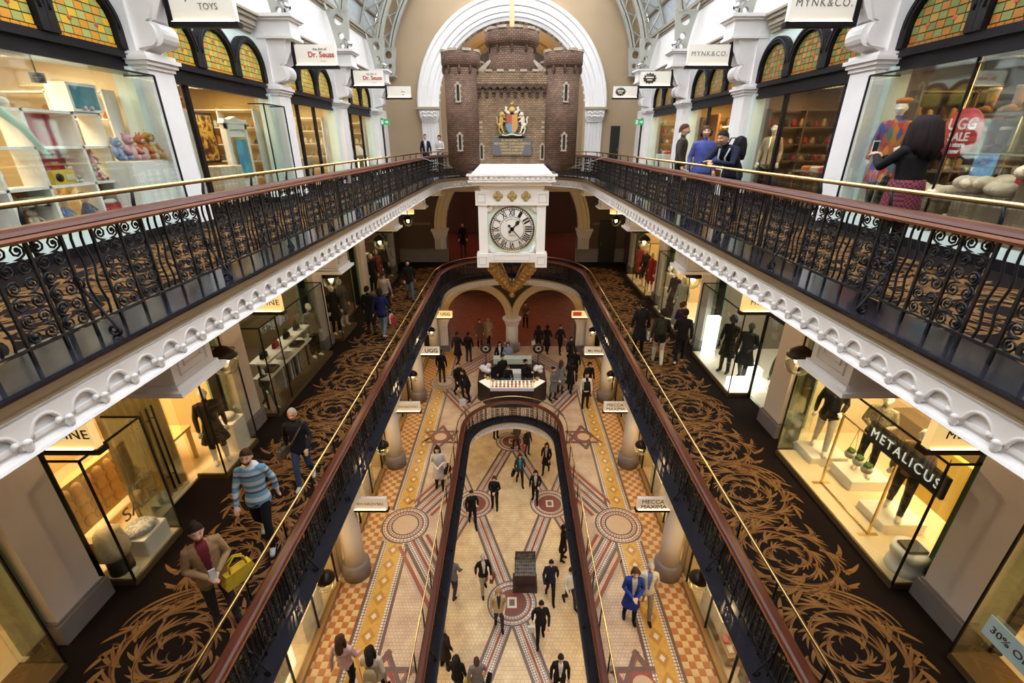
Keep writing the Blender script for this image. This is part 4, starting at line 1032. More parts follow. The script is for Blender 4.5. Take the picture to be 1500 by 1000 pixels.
# ------------------------------------------------------------------ food kiosk on the ground floor
kx = thing('food_kiosk', 'dark octagonal food kiosk with lit glass pastry counters', 'kiosk', (0, 18.75, 0))
oct_ = [(-0.95, -1.45), (0.95, -1.45), (1.55, -0.75), (1.55, 0.9), (0.95, 1.55), (-0.95, 1.55), (-1.55, 0.9), (-1.55, -0.75)]
inn = [(x*0.68, y*0.62) for x, y in oct_]
mb = MB(); n = 8
for (lo, hi) in ((0, 0.92),):
    vs = [(x, y, z) for z in (lo, hi) for (x, y) in oct_]+[(x, y, z) for z in (lo, hi) for (x, y) in inn]
    fs = []
    for i in range(8):
        j = (i+1) % 8; fs += [(i, j, 8+j, 8+i), (16+j, 16+i, 24+i, 24+j), (8+i, 8+j, 24+j, 24+i)]
    mb.add(vs, fs)
mb.build('counter', mat('kiosk_dark', (0.03, 0.018, 0.018), 0.35), kx)
WCOUNT = mat('kiosk_white', (0.75, 0.73, 0.70), 0.4)
mb = MB(); mb.box(-0.95, 0.95, -1.50, -1.40, 0.86, 0.98); mb.build('counter_edge', mat('lilac_edge', (0.62, 0.56, 0.66), 0.4), kx)
PASTRY = [mat('pastry_'+str(i), c, 0.6) for i, c in enumerate([(0.55, 0.30, 0.08), (0.62, 0.42, 0.14), (0.35, 0.14, 0.05), (0.65, 0.55, 0.38), (0.55, 0.12, 0.05)])]
trayl = mat('lit_tray', (0.80, 0.74, 0.62), 0.5, emit=0.5, ecol=(1, 0.85, 0.6))
mb = MB(); mb.prism([(-1.40, 0.93), (-0.75, 0.98), (-0.75, 0.92), (-1.40, 0.9)], 'x', -0.95, 0.95); mb.build('display_tray', trayl, kx)
for sx in (-1, 1):
    mb = MB(); mb.add([(sx*0.98, -1.38, 0.94), (sx*1.5, -0.75, 0.94), (sx*1.15, -0.5, 0.97), (sx*0.75, -0.9, 0.97)], [(0, 1, 2, 3)]); mb.build('display_tray', trayl, kx, fix=False)
for i in range(11):
    for j in range(3):
        x = -0.85+0.17*i; y = -1.3+0.19*j; mb = MB()
        mb.ball((0, 0, 0), (0.065, 0.07, 0.045), 8, 5); o = mb.build('pastry', PASTRY[(i*2+j*3+i//3) % 5], kx); o.location = (x, y, 0.99+0.01*j)
for sx in (-1, 1):
    for i in range(9):
        u = RND.random(); v = RND.random(); x = sx*(0.85+0.45*u); y = -1.15+0.5*u+0.25*v
        mb = MB(); mb.ball((0, 0, 0), (0.07, 0.06, 0.05), 8, 5); o = mb.build('pastry', PASTRY[i % 3], kx); o.location = (x+0.05, y+0.15, 1.0)
mb = MB(); mb.add([(-0.95, -1.42, 0.98), (0.95, -1.42, 0.98), (0.95, -1.1, 1.3), (-0.95, -1.1, 1.3)], [(0, 1, 2, 3)]); mb.add([(-0.95, -1.1, 1.3), (0.95, -1.1, 1.3), (0.95, -0.75, 1.3), (-0.95, -0.75, 1.3)], [(0, 1, 2, 3)]); mb.build('glass_guard', GLASS, kx, fix=False)
for sx in (-1, 1):
    mb = MB(); mb.tube([(sx*0.95, -1.42, 0.98), (sx*0.95, -1.1, 1.3), (sx*0.95, -0.72, 1.3), (sx*0.95, -0.72, 0.92)], 0.012, 6); mb.build('guard_frame', mat('chrome', (0.6, 0.6, 0.6), 0.2, metal=1), kx)
    mb = MB(); mb.tube([(sx*1.25, 0.95, 0.9), (sx*1.25, 0.95, 1.55)], 0.02, 6); mb.lathe([(0.0, -0.03), (0.22, -0.03), (0.24, 0), (0.22, 0.03), (0.0, 0.03)], 20, (sx*1.25, 0.95, 1.78), axis='y'); mb.lathe([(0.24, -0.035), (0.27, 0), (0.24, 0.035)], 20, (sx*1.25, 0.95, 1.78), axis='y'); rs = mb.build('round_sign', DIALB, kx)
    mb = MB()
    for k in range(7):
        a = k*0.9; mb.ball((sx*1.25+0.11*math.cos(a), 0.915, 1.78+0.11*math.sin(a)), (0.06, 0.012, 0.035), 6, 4)
    mb.build('sign_motif', FW, rs)
mb = MB(); mb.box(-0.35, 0.42, 0.0, 0.45, 0.0, 0.95); mb.build('work_table', WCOUNT, kx)
mb = MB(); mb.box(-0.9, 0.95, 1.0, 1.4, 0.92, 1.2); mb.build('back_case', mat('pale_green_case', (0.55, 0.62, 0.52), 0.3), kx)
for (x, y, lab) in ((-1.25, 0.05, 'heap of white paper bags on the kiosk counter beside the striped cups'), (1.22, 0.1, 'tall heap of white paper bags on the kiosk counter by the green box')):
    mb = MB()
    for k in range(9): mb.ball((RND.uniform(-.16, .16), RND.uniform(-.2, .2), 0.12+RND.uniform(0, .22)), (0.13, 0.12, 0.12), 8, 6)
    o = tag(mb.build('paper_bag_heap', mat('paper_white', (0.8, 0.78, 0.75), 0.7)), lab, 'paper bags', 'paper bags on the kiosk'); o.location = (x, 18.75+y, 0.925)
for i in range(3):
    MB().box(-1.5, -1.3, 0.35+0.15*i, 0.46+0.15*i, 0.92, 1.05+0.03*(i % 2)).build('cup_stack', WCOUNT if i % 2 else mat('cup_blue', (0.2, 0.25, 0.4), 0.5), kx)
# ------------------------------------------------------------------ lamps
GLOBE = glass_mat('globe_glass', (1.0, 0.97, 0.9), 0.08)
BULB = mat('lamp_bulb', (1, 0.8, 0.5), 0.4, emit=28.0, ecol=(1.0, 0.72, 0.38))
DOME = mat('lamp_dome', (0.035, 0.025, 0.02), 0.3, metal=0.6)
m_dome = MB().lathe([(0.015, 0.62), (0.015, 0.30), (0.05, 0.28), (0.09, 0.26), (0.17, 0.20), (0.20, 0.13), (0.20, 0.11), (0.0, 0.12)], 20).mesh('lamp_dome', DOME)
m_globe = MB().lathe([(0.175, 0.12), (0.195, 0.05), (0.20, 0.0), (0.185, -0.08), (0.13, -0.155), (0.06, -0.19), (0.001, -0.20)], 20).mesh('glass_globe', GLOBE)
m_bulb = MB().lathe([(0.001, -0.02), (0.045, 0.0), (0.05, 0.05), (0.04, 0.1), (0.02, 0.13)], 12).mesh('bulb', BULB)
def globe_lamp(x, y, z, lab, grp, power=30, stem=0.0):
    t = thing('pendant_lamp', lab, 'lamp', (x, y, z), group=grp)
    inst(m_dome, 'lamp_dome', t); inst(m_globe, 'glass_globe', t); inst(m_bulb, 'bulb', t)
    if stem: MB().tube([(0, 0, 0.6), (0, 0, 0.6+stem)], 0.015, 6).build('stem', DOME, t)
    if power:
        l = bpy.data.lights.new('lamp_light', 'POINT'); l.energy = power; l.color = (1.0, 0.70, 0.36); l.shadow_soft_size = 0.08
        o = bpy.data.objects.new('lamp_light', l); COL.objects.link(o); o.parent = t; o.location = (0, 0, -0.06)
for s in (-1, 1):
    for k in range(1, 5):
        globe_lamp(s*4.5, 6.4+BAY*(k-1), Z1+2.92, 'clear globe lamp with dark dome hanging under the top gallery', 'middle gallery globe lamps', 55, 0.85)
        globe_lamp(s*3.92, 6.75+BAY*(k-1), 2.28, 'clear globe lamp with dark dome hanging over the ground floor shops', 'ground floor globe lamps', 40, 1.5)

# ------------------------------------------------------------------ hanging shop signs
SIGNW = mat('sign_panel', (0.80, 0.76, 0.70), 0.5, emit=0.12, ecol=(1, 0.85, 0.65))  # faint glow painted in for light from the strip below
SIGNY = mat('lit_sign_panel', (0.80, 0.62, 0.32), 0.5, emit=0.75, ecol=(1.0, 0.66, 0.25))  # warm glow stands in for the strip's light on the panel
INK = mat('sign_ink', (0.06, 0.05, 0.045), 0.5); INKR = mat('sign_ink_red', (0.45, 0.05, 0.03), 0.5); INKG = mat('sign_ink_grey', (0.20, 0.18, 0.16), 0.5)
LED = mat('sign_light_strip', (1, 0.85, 0.6), 0.4, emit=6.0, ecol=(1, 0.75, 0.4))
def blade_sign(s, y, z, xi, xo, h, lines, lab, panel, grp, cat='sign', strip=True):
    # sign across the gallery: xi nearer the void, xo at the pilaster
    cx = s*(xi+xo)/2; w = abs(xo-xi)
    t = thing('hanging_sign', lab, cat, (cx, y, z), group=grp)
    o = MB().box(-w/2, w/2, -0.045, 0.045, 0.07, h).build('panel', panel, t)
    fr = MB().box(-w/2-0.03, w/2+0.03, -0.07, 0.07, 0, 0.07); ex = s*w/2
    fr.box(ex-0.03, ex+0.05, -0.06, 0.06, 0.0, h+0.05)
    fr.build('bracket', FRAMEB, t)
    if strip: MB().box(-w/2+0.03, w/2-0.03, -0.066, -0.05, 0.066, 0.078).build('light_strip', LED, t)
    for (txt, size, dx, dz, m, kw) in lines:
        put_text(txt, size, m, (dx, -0.048, dz), o, **kw)
    return t
# top gallery
TOPX = (4.40, 5.46); ztop = CAMZ+1.68
blade_sign(-1, PY[2]-0.1, ztop, *TOPX, 0.55, [('JUST WHITE', 0.125, 0.12, 0.40, INKG, {}), ('TOYS', 0.125, 0.12, 0.27, INKG, {})], 'white hanging sign reading Just White Toys', SIGNW, 'top gallery signs')
for y, k in ((PY[3], 'first white sign lettered in red past the white toys sign'), (PY[4], 'white sign lettered in red farther from the white toys sign')):
    blade_sign(-1, y-0.1, ztop, *TOPX, 0.52, [('the Art of', 0.085, 0.14, 0.42, INK, {}), ('Dr. Seuss', 0.17, 0.16, 0.30, INKR, {'bold': 0.004}), ('-----------', 0.06, 0.2, 0.17, INKR, {'spacing': 0.8})], k, SIGNW, 'top gallery signs')
blade_sign(-1, PY[5]-0.1, ztop, *TOPX, 0.50, [('~', 0.3, 0.2, 0.30, INKG, {}), ('-', 0.3, 0.2, 0.2, INKG, {})], 'small white sign with grey emblem on toy shop side by the end wall', SIGNW, 'top gallery signs')
for y, k in ((PY[2], 'white sign in thin grey capitals beside the sheepskin boot shop'), (PY[3], 'white sign in thin grey capitals above the leaning man')):
    blade_sign(1, y-0.1, ztop, *TOPX, 0.52, [('MYNK&CO.', 0.15, 0.0, 0.32, INKG, {'spacing': 1.25})], k, SIGNW, 'top gallery signs')
for y, k in ((PY[4], 'white sign with black oval emblem nearer the leaning man'), (PY[5], 'white sign with black oval emblem by the black door')):
    t = blade_sign(1, y-0.1, ztop, *TOPX, 0.50, [], k, SIGNW, 'top gallery signs')
    pn = [c for c in t.children if c.name.startswith('panel')][0]
    mb = MB(); mb.lathe([(0.0, -0.052), (0.2, -0.052), (0.2, -0.04)], 24, (-0.22, 0, 0.29), axis='y', sy=0.72)
    for i in range(12): a = 2*PI*i/12; mb.ball((-0.22+0.2*math.cos(a), -0.048, 0.29+0.145*math.sin(a)), (0.03, 0.006, 0.03), 6, 4)
    em = mb.build('emblem', INK, pn); MB().box(-0.35, -0.09, -0.056, -0.05, 0.30, 0.34).build('emblem_line', SIGNW, pn); MB().box(-0.31, -0.13, -0.056, -0.05, 0.23, 0.26).build('emblem_line', SIGNW, pn)
# middle gallery, warm lit
MIDX = (4.72, 5.86); zmid = Z1+2.83
for i, k in enumerate((1, 2)):
    blade_sign(-1, PY[k], zmid, *MIDX, 0.50, [('GENUINE', 0.17, 0.16, 0.26, INK, {'spacing': 1.1})], ('warm lit sign over the tufted bed window', 'warm lit sign over the window with clothes shelves')[i], SIGNY, 'middle gallery signs')
    blade_sign(1, PY[k], zmid, *MIDX, 0.50, [('METALICUS', 0.15, 0.02, 0.26, INK, {'spacing': 1.2})], ('warm lit sign with black capitals beside the tall black letter board', 'warm lit sign with black capitals over the black clothes window')[i], SIGNY, 'middle gallery signs')
for s in (-1, 1):
    for k in (4, 5):
        blade_sign(s, PY[k], zmid, *MIDX, 0.40, [('- - -', 0.12, 0.1, 0.24, INK, {})], 'small warm lit sign under the far end of the top gallery', SIGNY, 'far middle gallery signs')
# ground floor
GX = (3.15, 4.08); zg = 2.22
def gsign(s, y, lines, lab, pan=SIGNW): blade_sign(s, y, zg, *GX, 0.42, lines, lab, pan, 'ground floor signs')
gsign(-1, PY[2], [('SWAROVSKI', 0.12, 0.05, 0.25, INKG, {})], 'white crystal shop sign over the ground floor near the two women')
gsign(-1, PY[3], [('SWAROVSKI', 0.12, 0.05, 0.25, INKG, {})], 'white crystal shop sign over the ground floor near the star inlay')
gsign(-1, PY[4], [('UGG', 0.26, 0.1, 0.25, INK, {'bold': 0.006})], 'white boot shop sign over the man in dark clothes', SIGNW)
gsign(-1, PY[5], [('UGG', 0.24, 0.1, 0.25, INK, {'bold': 0.006})], 'warm lit boot shop sign beside the ground floor arch', SIGNY)
gsign(1, PY[2], [('MECCA', 0.17, -0.08, 0.32, INK, {}), ('MAXIMA', 0.17, -0.05, 0.16, INK, {})], 'white two line sign above the couple in blue and white')
gsign(1, PY[3], [('MECCA', 0.17, -0.08, 0.32, INK, {}), ('MAXIMA', 0.17, -0.05, 0.16, INK, {})], 'white two line sign near the waiter in black waistcoat')
gsign(1, PY[4], [('M.J. BALE', 0.16, 0, 0.25, INKG, {'bold': 0.003})], 'white menswear sign over the crowd by the kiosk')
t = blade_sign(1, PY[5], zg, *GX, 0.42, [], 'warm lit sign with red plate beside the ground floor arch', SIGNY, 'ground floor signs')
pn = [c for c in t.children if c.name.startswith('panel')][0]
MB().box(-0.4, 0.05, -0.06, -0.045, 0.16, 0.38).build('red_plate', mat('sign_red', (0.45, 0.03, 0.03), 0.5, emit=0.3, ecol=(0.8, 0.05, 0.03)), pn)

# ------------------------------------------------------------------ stained glass fanlights
LEAD = mat('lead_came', (0.02, 0.015, 0.01), 0.5, metal=0.4)
SGL = [mat('stain_l%d' % i, c, 0.25, emit=e, ecol=c) for i, (c, e) in enumerate([((0.50, 0.22, 0.02), 0.30), ((0.52, 0.32, 0.03), 0.30), ((0.27, 0.29, 0.08), 0.30), ((0.30, 0.33, 0.10), 0.30)])]  # pane glow stands in for backlight; the wall behind is solid
SGR = [mat('stain_r%d' % i, c, 0.25, emit=e, ecol=c) for i, (c, e) in enumerate([((0.30, 0.12, 0.02), 0.10), ((0.33, 0.17, 0.03), 0.10), ((0.12, 0.15, 0.045), 0.10), ((0.16, 0.18, 0.06), 0.10)])]  # same painted backlight glow, weaker on this side
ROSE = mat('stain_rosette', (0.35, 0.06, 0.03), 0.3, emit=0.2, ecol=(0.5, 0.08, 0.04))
def clip_poly(P, C):
    out = P
    for i in range(len(C)):
        a, b = C[i], C[(i+1) % len(C)]; inp = out; out = []
        if not inp: return []
        def d(p): return (b[0]-a[0])*(p[1]-a[1])-(b[1]-a[1])*(p[0]-a[0])
        for j in range(len(inp)):
            p, q = inp[j], inp[(j+1) % len(inp)]; dp, dq = d(p), d(q)
            if dp >= 0: out.append(p)
            if dp*dq < 0: u = dp/(dp-dq); out.append((p[0]+(q[0]-p[0])*u, p[1]+(q[1]-p[1])*u))
    return out
AR, ASP = 0.50, 0.26
ARCHP = [(-AR, 0), (AR, 0)] + [(AR*math.cos(PI*i/20), ASP+AR*math.sin(PI*i/20)) for i in range(21)]
panes = []       # (mesh data lists, colour)
for i in range(7):
    for j in range(7):
        x0 = -AR+i*(2*AR/7); z0 = 0.05+j*0.112; g = 0.007
        P = clip_poly([(x0+g, z0+g), (x0+2*AR/7-g, z0+g), (x0+2*AR/7-g, z0+0.112-g), (x0+g, z0+0.112-g)], [(p[0]*0.955, p[1]*0.97) for p in ARCHP])
        if len(P) < 3: continue
        ar = abs(sum(P[k][0]*P[(k+1) % len(P)][1]-P[(k+1) % len(P)][0]*P[k][1] for k in range(len(P))))/2
        if ar < 0.0006: continue
        panes.append((P, (i+j) % 2*2 + RND.randint(0, 1)))
for i in range(9):
    x0 = -AR+i*(2*AR/9); panes.append(([(x0+.006, .006), (x0+2*AR/9-.006, .006), (x0+2*AR/9-.006, .044), (x0+.006, .044)], 0))
def pane_mesh(P, m):
    mb = MB(); mb.prism(P, 'y', -0.012, 0.0); return mb.mesh('pane', m)
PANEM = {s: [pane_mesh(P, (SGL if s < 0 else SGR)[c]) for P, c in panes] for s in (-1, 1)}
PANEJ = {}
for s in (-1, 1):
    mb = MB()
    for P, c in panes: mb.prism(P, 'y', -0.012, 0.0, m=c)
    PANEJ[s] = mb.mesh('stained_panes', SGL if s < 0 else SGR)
mb = MB()
fo = [(-0.625, 0), (-0.625, ASP)] + [(-0.625*math.cos(PI*i/20), ASP+0.625*math.sin(PI*i/20)) for i in range(1, 20)] + [(0.625, ASP), (0.625, 0)]
fi = [(-AR, 0), (-AR, ASP)] + [(-AR*math.cos(PI*i/20), ASP+AR*math.sin(PI*i/20)) for i in range(1, 20)] + [(AR, ASP), (AR, 0)]
vs = [(x, y, z) for y in (-0.09, 0.05) for (x, z) in fo] + [(x, y, z) for y in (-0.09, 0.05) for (x, z) in fi]; N = len(fo); fs = []
for i in range(N-1): fs += [(i, i+1, 2*N+i+1, 2*N+i), (i+1, i, N+i, N+i+1), (2*N+i, 2*N+i+1, 3*N+i+1, 3*N+i)]
mb.add(vs, fs)
mb.tube([(-0.56*math.cos(PI*i/20), -0.09, ASP+0.56*math.sin(PI*i/20)) for i in range(21)], 0.02, 5)
FANF = mb.mesh('fanlight', FRAMEB)
mb = MB(); mb.prism(ARCHP, 'y', 0.004, 0.03); LEADP = mb.mesh('lead_backing', LEAD)
mb = MB()
mb.lathe([(0, -0.02), (0.026, -0.02), (0.034, -0.018), (0.034, -0.008)], 10, axis='y')
ROSM = mb.mesh('rosette', ROSE)

# ------------------------------------------------------------------ shop rooms and fronts
ROOMW = {}
def room(s, k, zf, x0, x1, h, wallm, floorm, light, lab, col=(1.0, 0.70, 0.34), y0=None, y1=None, ceilm=None):
    ya = (PY[k]+0.34) if y0 is None else y0; yb = (PY[k+1]-0.34) if y1 is None else y1
    t = thing('shop_room', lab, 'shop', ((s*x0), ya, zf), kind='structure'); L = yb-ya
    X = s*(x1-x0)
    MB().box(X-s*0.08, X, -0.3, L+0.3, 0, h).build('back_wall', wallm, t)
    MB().box(0.05*s, X, -0.3, -0.12, 0, h).build('side_wall', wallm, t); MB().box(0.05*s, X, L+0.12, L+0.3, 0, h).build('side_wall', wallm, t)
    MB().box(0, X, -0.3, L+0.3, h, h+0.1).build('shop_ceiling', ceilm or wallm, t)
    MB().box(0, X, -0.3, L+0.3, 0.0, 0.04).build('shop_floor', floorm, t)
    if light:
        a = area('shop_light', (s*(x0+min(1.0, (x1-x0)*0.4)), (ya+yb)/2, zf+h-0.06), 0.8, L*0.7, light, col)
    return t
def vitrine(s, y0, y1, zf, xf, xb, h, lab, grp, basem=None, base=0.10, ends=True, mull=(), deck=None):
    t = thing('display_window', lab, 'shop window', (s*xf, y0, zf), group=grp); L = y1-y0; X = s*(xb-xf)
    if basem: MB().box(-s*0.015, X, 0, L, 0, 0.13).build('skirting', FRAMEB, t)
    MB().box(0, X, 0, L, 0.13 if basem else 0, base).build('plinth', basem or mat('bronze_plinth', (0.16, 0.10, 0.045), 0.4, metal=0.4), t)
    if deck: MB().box(s*0.03, X, 0.03, L-0.03, base, base+0.012).build('deck', deck, t)
    cuts = [0]+[m-y0 for m in mull]+[L]
    for a, b in zip(cuts[:-1], cuts[1:]): MB().box(0, s*0.012, a+0.003, b-0.003, base, h).build('glass_pane', GLASS, t)
    if ends:
        MB().box(0, X, 0, 0.012, base, h).build('glass_pane', GLASS, t); MB().box(0, X, L-0.012, L, base, h).build('glass_pane', GLASS, t)
    MB().box(0, X, 0, L, h, h+0.012).build('glass_top', GLASS, t)
    mb = MB(); e = 0.012
    for a in (0, L): mb.box(-e*s, e*s, a-e, a+e, base, h); mb.box(0, X, a-e, a+e, h-e, h+e)
    for a in cuts[1:-1]: mb.box(-e*s, e*s, a-e*.7, a+e*.7, base, h)
    mb.box(-e*s, e*s, 0, L, h-e, h+e)
    mb.build('edge_frame', FRAMEB, t)
    return t
def fascia_board(s, k, zf, x, z0, z1, m=FRAMEB, y0=None, y1=None):
    ya = PY[k]+0.44 if y0 is None else y0; yb = PY[k+1]-0.44 if y1 is None else y1
    t = MB().box(s*x, s*(x+0.3), ya, yb, zf+z0, zf+z1).build('fascia_board', m)
    tag(t, 'dark fascia board over a shop window', 'fascia', 'dark fascia boards', kind='structure')
    return t
# ---- top gallery shopfronts
BAYL = BAY-0.62
def top_front(s, k, lab, vit=None, mull=(), doors=()):
    y0 = PY[k]+0.31; L = BAYL
    t = thing('shopfront', lab, 'shopfront', (s*6.22, y0, Z2), group='top gallery shopfronts')
    mb = MB(); mb.box(-0.06*s, 0.07*s, 0, L, 2.38, 2.44); mb.box(-0.02*s, 0.07*s, 0, L, 2.44, 2.62); mb.box(-0.09*s, 0.07*s, 0, L, 2.62, 2.68); mb.box(-0.05*s, 0.07*s, 0, L, 2.68, 2.74); mb.build('transom', FRAMEB, t)
    mb = MB(); mb.box(0, 0.07*s, 0, 0.12, 0, 2.4); mb.box(0, 0.07*s, L-0.12, L, 0, 2.4); mb.build('jamb', FRAMEB, t)
    for j in range(3):
        yc = L*(j+0.5)/3; f = inst(FANF, 'fanlight', t, (0, yc, 2.74), rz=-PI/2*(-s)); f.rotation_euler = (0, 0, PI/2 if s > 0 else -PI/2); f.scale = (1.05, 1, 1)
        # local -Y faces the void
        f.rotation_euler = (0, 0, -PI/2 if s > 0 else PI/2)
        if k <= 2:
            inst(LEADP, 'lead_backing', f)
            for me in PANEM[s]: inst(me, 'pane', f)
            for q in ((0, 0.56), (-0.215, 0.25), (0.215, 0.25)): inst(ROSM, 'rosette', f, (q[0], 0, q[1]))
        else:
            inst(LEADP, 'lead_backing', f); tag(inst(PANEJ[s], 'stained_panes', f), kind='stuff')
    if vit: return t
    cuts = [0.12]+[m for m in mull]+[L-0.12]
    for a, b in zip(cuts[:-1], cuts[1:]):
        MB().box(0.02*s, 0.032*s, a+0.03, b-0.03, 0.12, 2.38).build('glass_pane', GLASS, t)
    for m in mull: MB().box(0, 0.08*s, m-0.05, m+0.05, 0, 2.4).build('mullion', FRAMEB, t)
    MB().box(-0.04*s, 0.07*s, 0.1, L-0.1, 0, 0.12).build('sill', FRAMEB, t)
    for d in doors:
        mb = MB(); mb.tube([(-0.05*s, d, 0.9), (-0.05*s, d, 1.5)], 0.015, 6); mb.build('door_handle', BRASS, t)
    return t
PALE = mat('pale_room', (0.72, 0.60, 0.40), 0.7); DKROOM = mat('dark_room', (0.10, 0.06, 0.035), 0.6, col2=(0.075, 0.045, 0.028), nscale=2); GOLDROOM = mat('gold_room', (0.55, 0.36, 0.10), 0.6)
ORANGEROOM = mat('orange_room', (0.5, 0.20, 0.05), 0.6); DKFLOOR = mat('dark_shop_floor', (0.16, 0.11, 0.07), 0.3)
room(-1, 1, Z2, 6.2, 9.2, 2.62, PALE, CREAMF, 120, 'bright cream toy shop room behind the top gallery glass', (1, .82, .52))
room(-1, 2, Z2, 6.2, 9.2, 2.62, GOLDROOM, CREAMF, 100, 'warm gallery shop room with white door frames', (1, .80, .50))
room(-1, 3, Z2, 6.2, 9.2, 2.62, PALE, CREAMF, 90, 'pale gallery shop room past the white door frames')
room(-1, 4, Z2, 6.2, 9.2, 2.62, GOLDROOM, DKFLOOR, 70, 'golden jewellery shop room by the exit sign on toy shop side')
room(1, 1, Z2, 6.2, 9.2, 2.62, DKROOM, DKFLOOR, 75, 'dark sheepskin boot shop room on the top gallery')
room(1, 2, Z2, 6.2, 9.2, 2.62, mat('brown_room', (0.22, 0.14, 0.075), 0.6), DKFLOOR, 70, 'brown fashion shop room with mannequins on the top gallery')
room(1, 3, Z2, 6.2, 9.2, 2.62, GOLDROOM, DKFLOOR, 90, 'golden book shelved shop room behind the leaning man')
room(1, 4, Z2, 6.2, 9.2, 2.62, GOLDROOM, CREAMF, 80, 'golden scarf shop room near the black end door')
top_front(-1, 1, 'dark framed toy shop front with bright amber stained fanlights', vit=True)
vitrine(-1, PY[1]+0.5, 8.36, Z2, 5.72, 6.2, 2.36, 'projecting frameless glass window of the toy shop', 'top gallery glass windows', basem=MINT, base=0.25)
top_front(-1, 2, 'dark framed shopfront with amber fanlights showing white door frames', mull=(0.75,))
vitrine(-1, PY[2]+3.0, PY[3]-0.52, Z2, 5.76, 6.12, 2.2, 'narrow projecting glass case between white door frame and mint reveal', 'top gallery glass windows', basem=MINT, base=0.22)
top_front(-1, 3, 'dark framed shopfront with amber fanlights and pale pictures inside', mull=(1.1, 2.3))
top_front(-1, 4, 'dark framed shopfront with jewellery stands next to exit sign, toy shop side', mull=(1.3, 2.6))
top_front(1, 1, 'dark framed boot shop front with green and orange fanlights', vit=True)
vitrine(1, PY[1]+0.5, 8.36, Z2, 5.72, 6.2, 2.36, 'projecting frameless glass window of the sheepskin boot shop', 'top gallery glass windows', basem=MINT, base=0.25, mull=(6.5,))
top_front(1, 2, 'dark framed fashion shopfront with green and orange fanlights', mull=(0.5, 2.55), doors=(2.7,))
top_front(1, 3, 'dark framed shopfront with lit shelves behind the grey jumper man', mull=(2.4,), doors=(2.3,))
top_front(1, 4, 'dark framed shopfront with striped scarves near the black end door', mull=(0.9,))
for s in (-1, 1):
    t = thing('exit_sign', 'green exit sign on the '+('toy' if s < 0 else 'fashion')+' shop side before the end wall', 'exit sign', (s*5.72, PY[5]+0.15, Z2+2.2), group='exit signs')
    o = MB().box(-0.22, 0.22, -0.03, 0.03, -0.12, 0.12).build('panel', mat('exit_green', (0.03, 0.30, 0.12), 0.4, emit=0.5, ecol=(0.03, 0.4, 0.15)), t)
    mb = MB(); mb.prism([(0.02, 0.03), (0.1, 0.03), (0.1, 0.07), (0.17, 0.0), (0.1, -0.07), (0.1, -0.03), (0.02, -0.03)], 'y', -0.036, -0.03); mb.box(-0.16, -0.06, -0.036, -0.03, -0.08, 0.08); mb.build('arrow', SIGNW, o)
    MB().tube([(0, 0.05, 0.10), (s*0.36, 0.05, 0.10)], 0.012, 5).build('hanger', IRON, t)
    # end bay wall between last pilaster and the end wall
    mb = MB(); mb.box(s*6.15, s*6.3, PY[5]+0.31, YEND, Z2, Z2+2.75)
    o = tag(mb.build('wall_end_bay', WHITE), 'white wall piece between the last pilaster and the end wall', 'wall', 'end bay walls', kind='structure')
    MB().box(s*6.1, s*6.16, PY[5]+0.5, PY[5]+1.35, Z2, Z2+2.4).build('door_recess', BLACK, o)
    mb = MB(); mb.box(s*6.15, s*6.3, PY[5]+0.31, YEND, Z1, Z1+4.34)
    tag(mb.build('wall_end_bay', DARKBROWN), 'dark wall piece by the middle gallery end wall', 'wall', 'dark end bay walls', kind='structure')
# spot lights on the bracket blocks
SILVER = mat('silver', (0.55, 0.55, 0.55), 0.25, metal=0.9)
for s in (-1, 1):
    for y in PY[3:]:
        t = thing('spotlight', 'silver cylinder spotlight on a bracket block under the roof rib', 'spotlight', (s*5.45, y-0.25, Z2+4.21), group='roof spotlights')
        mb = MB(); mb.tube([(0, 0, 0), (0, 0, 0.14)], 0.015, 6); mb.build('stand', IRON, t)
        mb = MB(); mb.tube([(-s*0.13, -0.05, 0.10), (s*0.10, 0.04, 0.25)], 0.065, 14); mb.build('can', SILVER, t)
    for y in (PY[2]+1.2, ):
        pass
# ---- middle gallery shops
DARKF = mat('dark_fascia', (0.020, 0.013, 0.010), 0.45)
VG = 'middle gallery display windows'
room(-1, 0, Z1, 6.2, 9.2, 3.1, WARMW, CREAMF, 90, 'warm shop room below the viewer on the bed shop side')
room(-1, 1, Z1, 6.2, 9.2, 3.1, WARMW, CREAMF, 240, 'warm bedding shop room on the middle gallery')
room(-1, 2, Z1, 6.2, 9.2, 3.1, mat('olive_room', (0.20, 0.15, 0.07), 0.6), DKFLOOR, 55, 'dim clothes shop room with white shelves', (1, .85, .6))
room(-1, 3, Z1, 6.2, 9.2, 3.1, DKROOM, DKFLOOR, 35, 'dark clothes shop room on the bed shop side')
room(-1, 4, Z1, 6.2, 9.2, 3.1, DKROOM, DKFLOOR, 45, 'dark far shop room on the bed shop side')
room(1, 0, Z1, 6.2, 9.2, 3.1, WARMW, CREAMF, 120, 'warm shop room below the viewer on the letter board side')
room(1, 1, Z1, 6.2, 9.2, 3.1, PALE, CREAMF, 240, 'bright cream fashion shop room with black letter board', (1, .74, .38))
room(1, 2, Z1, 6.2, 9.2, 3.1, mat('grey_room', (0.22, 0.19, 0.14), 0.6), mat('white_shop_floor', (0.8, 0.76, 0.66), 0.4), 85, 'shop room with black clothes and light boxes', (1, .88, .66))
room(1, 3, Z1, 6.2, 9.2, 3.1, WARMW, CREAMF, 150, 'shop room with pale evening dresses', (1, .85, .6))
room(1, 4, Z1, 6.2, 9.2, 3.1, WARMW, CREAMF, 90, 'far shop room with red clothes')
for s in (-1, 1):
    for k in range(5): fascia_board(s, k, Z1, 6.18, 2.45, 4.34, DARKF)
mb_ = None
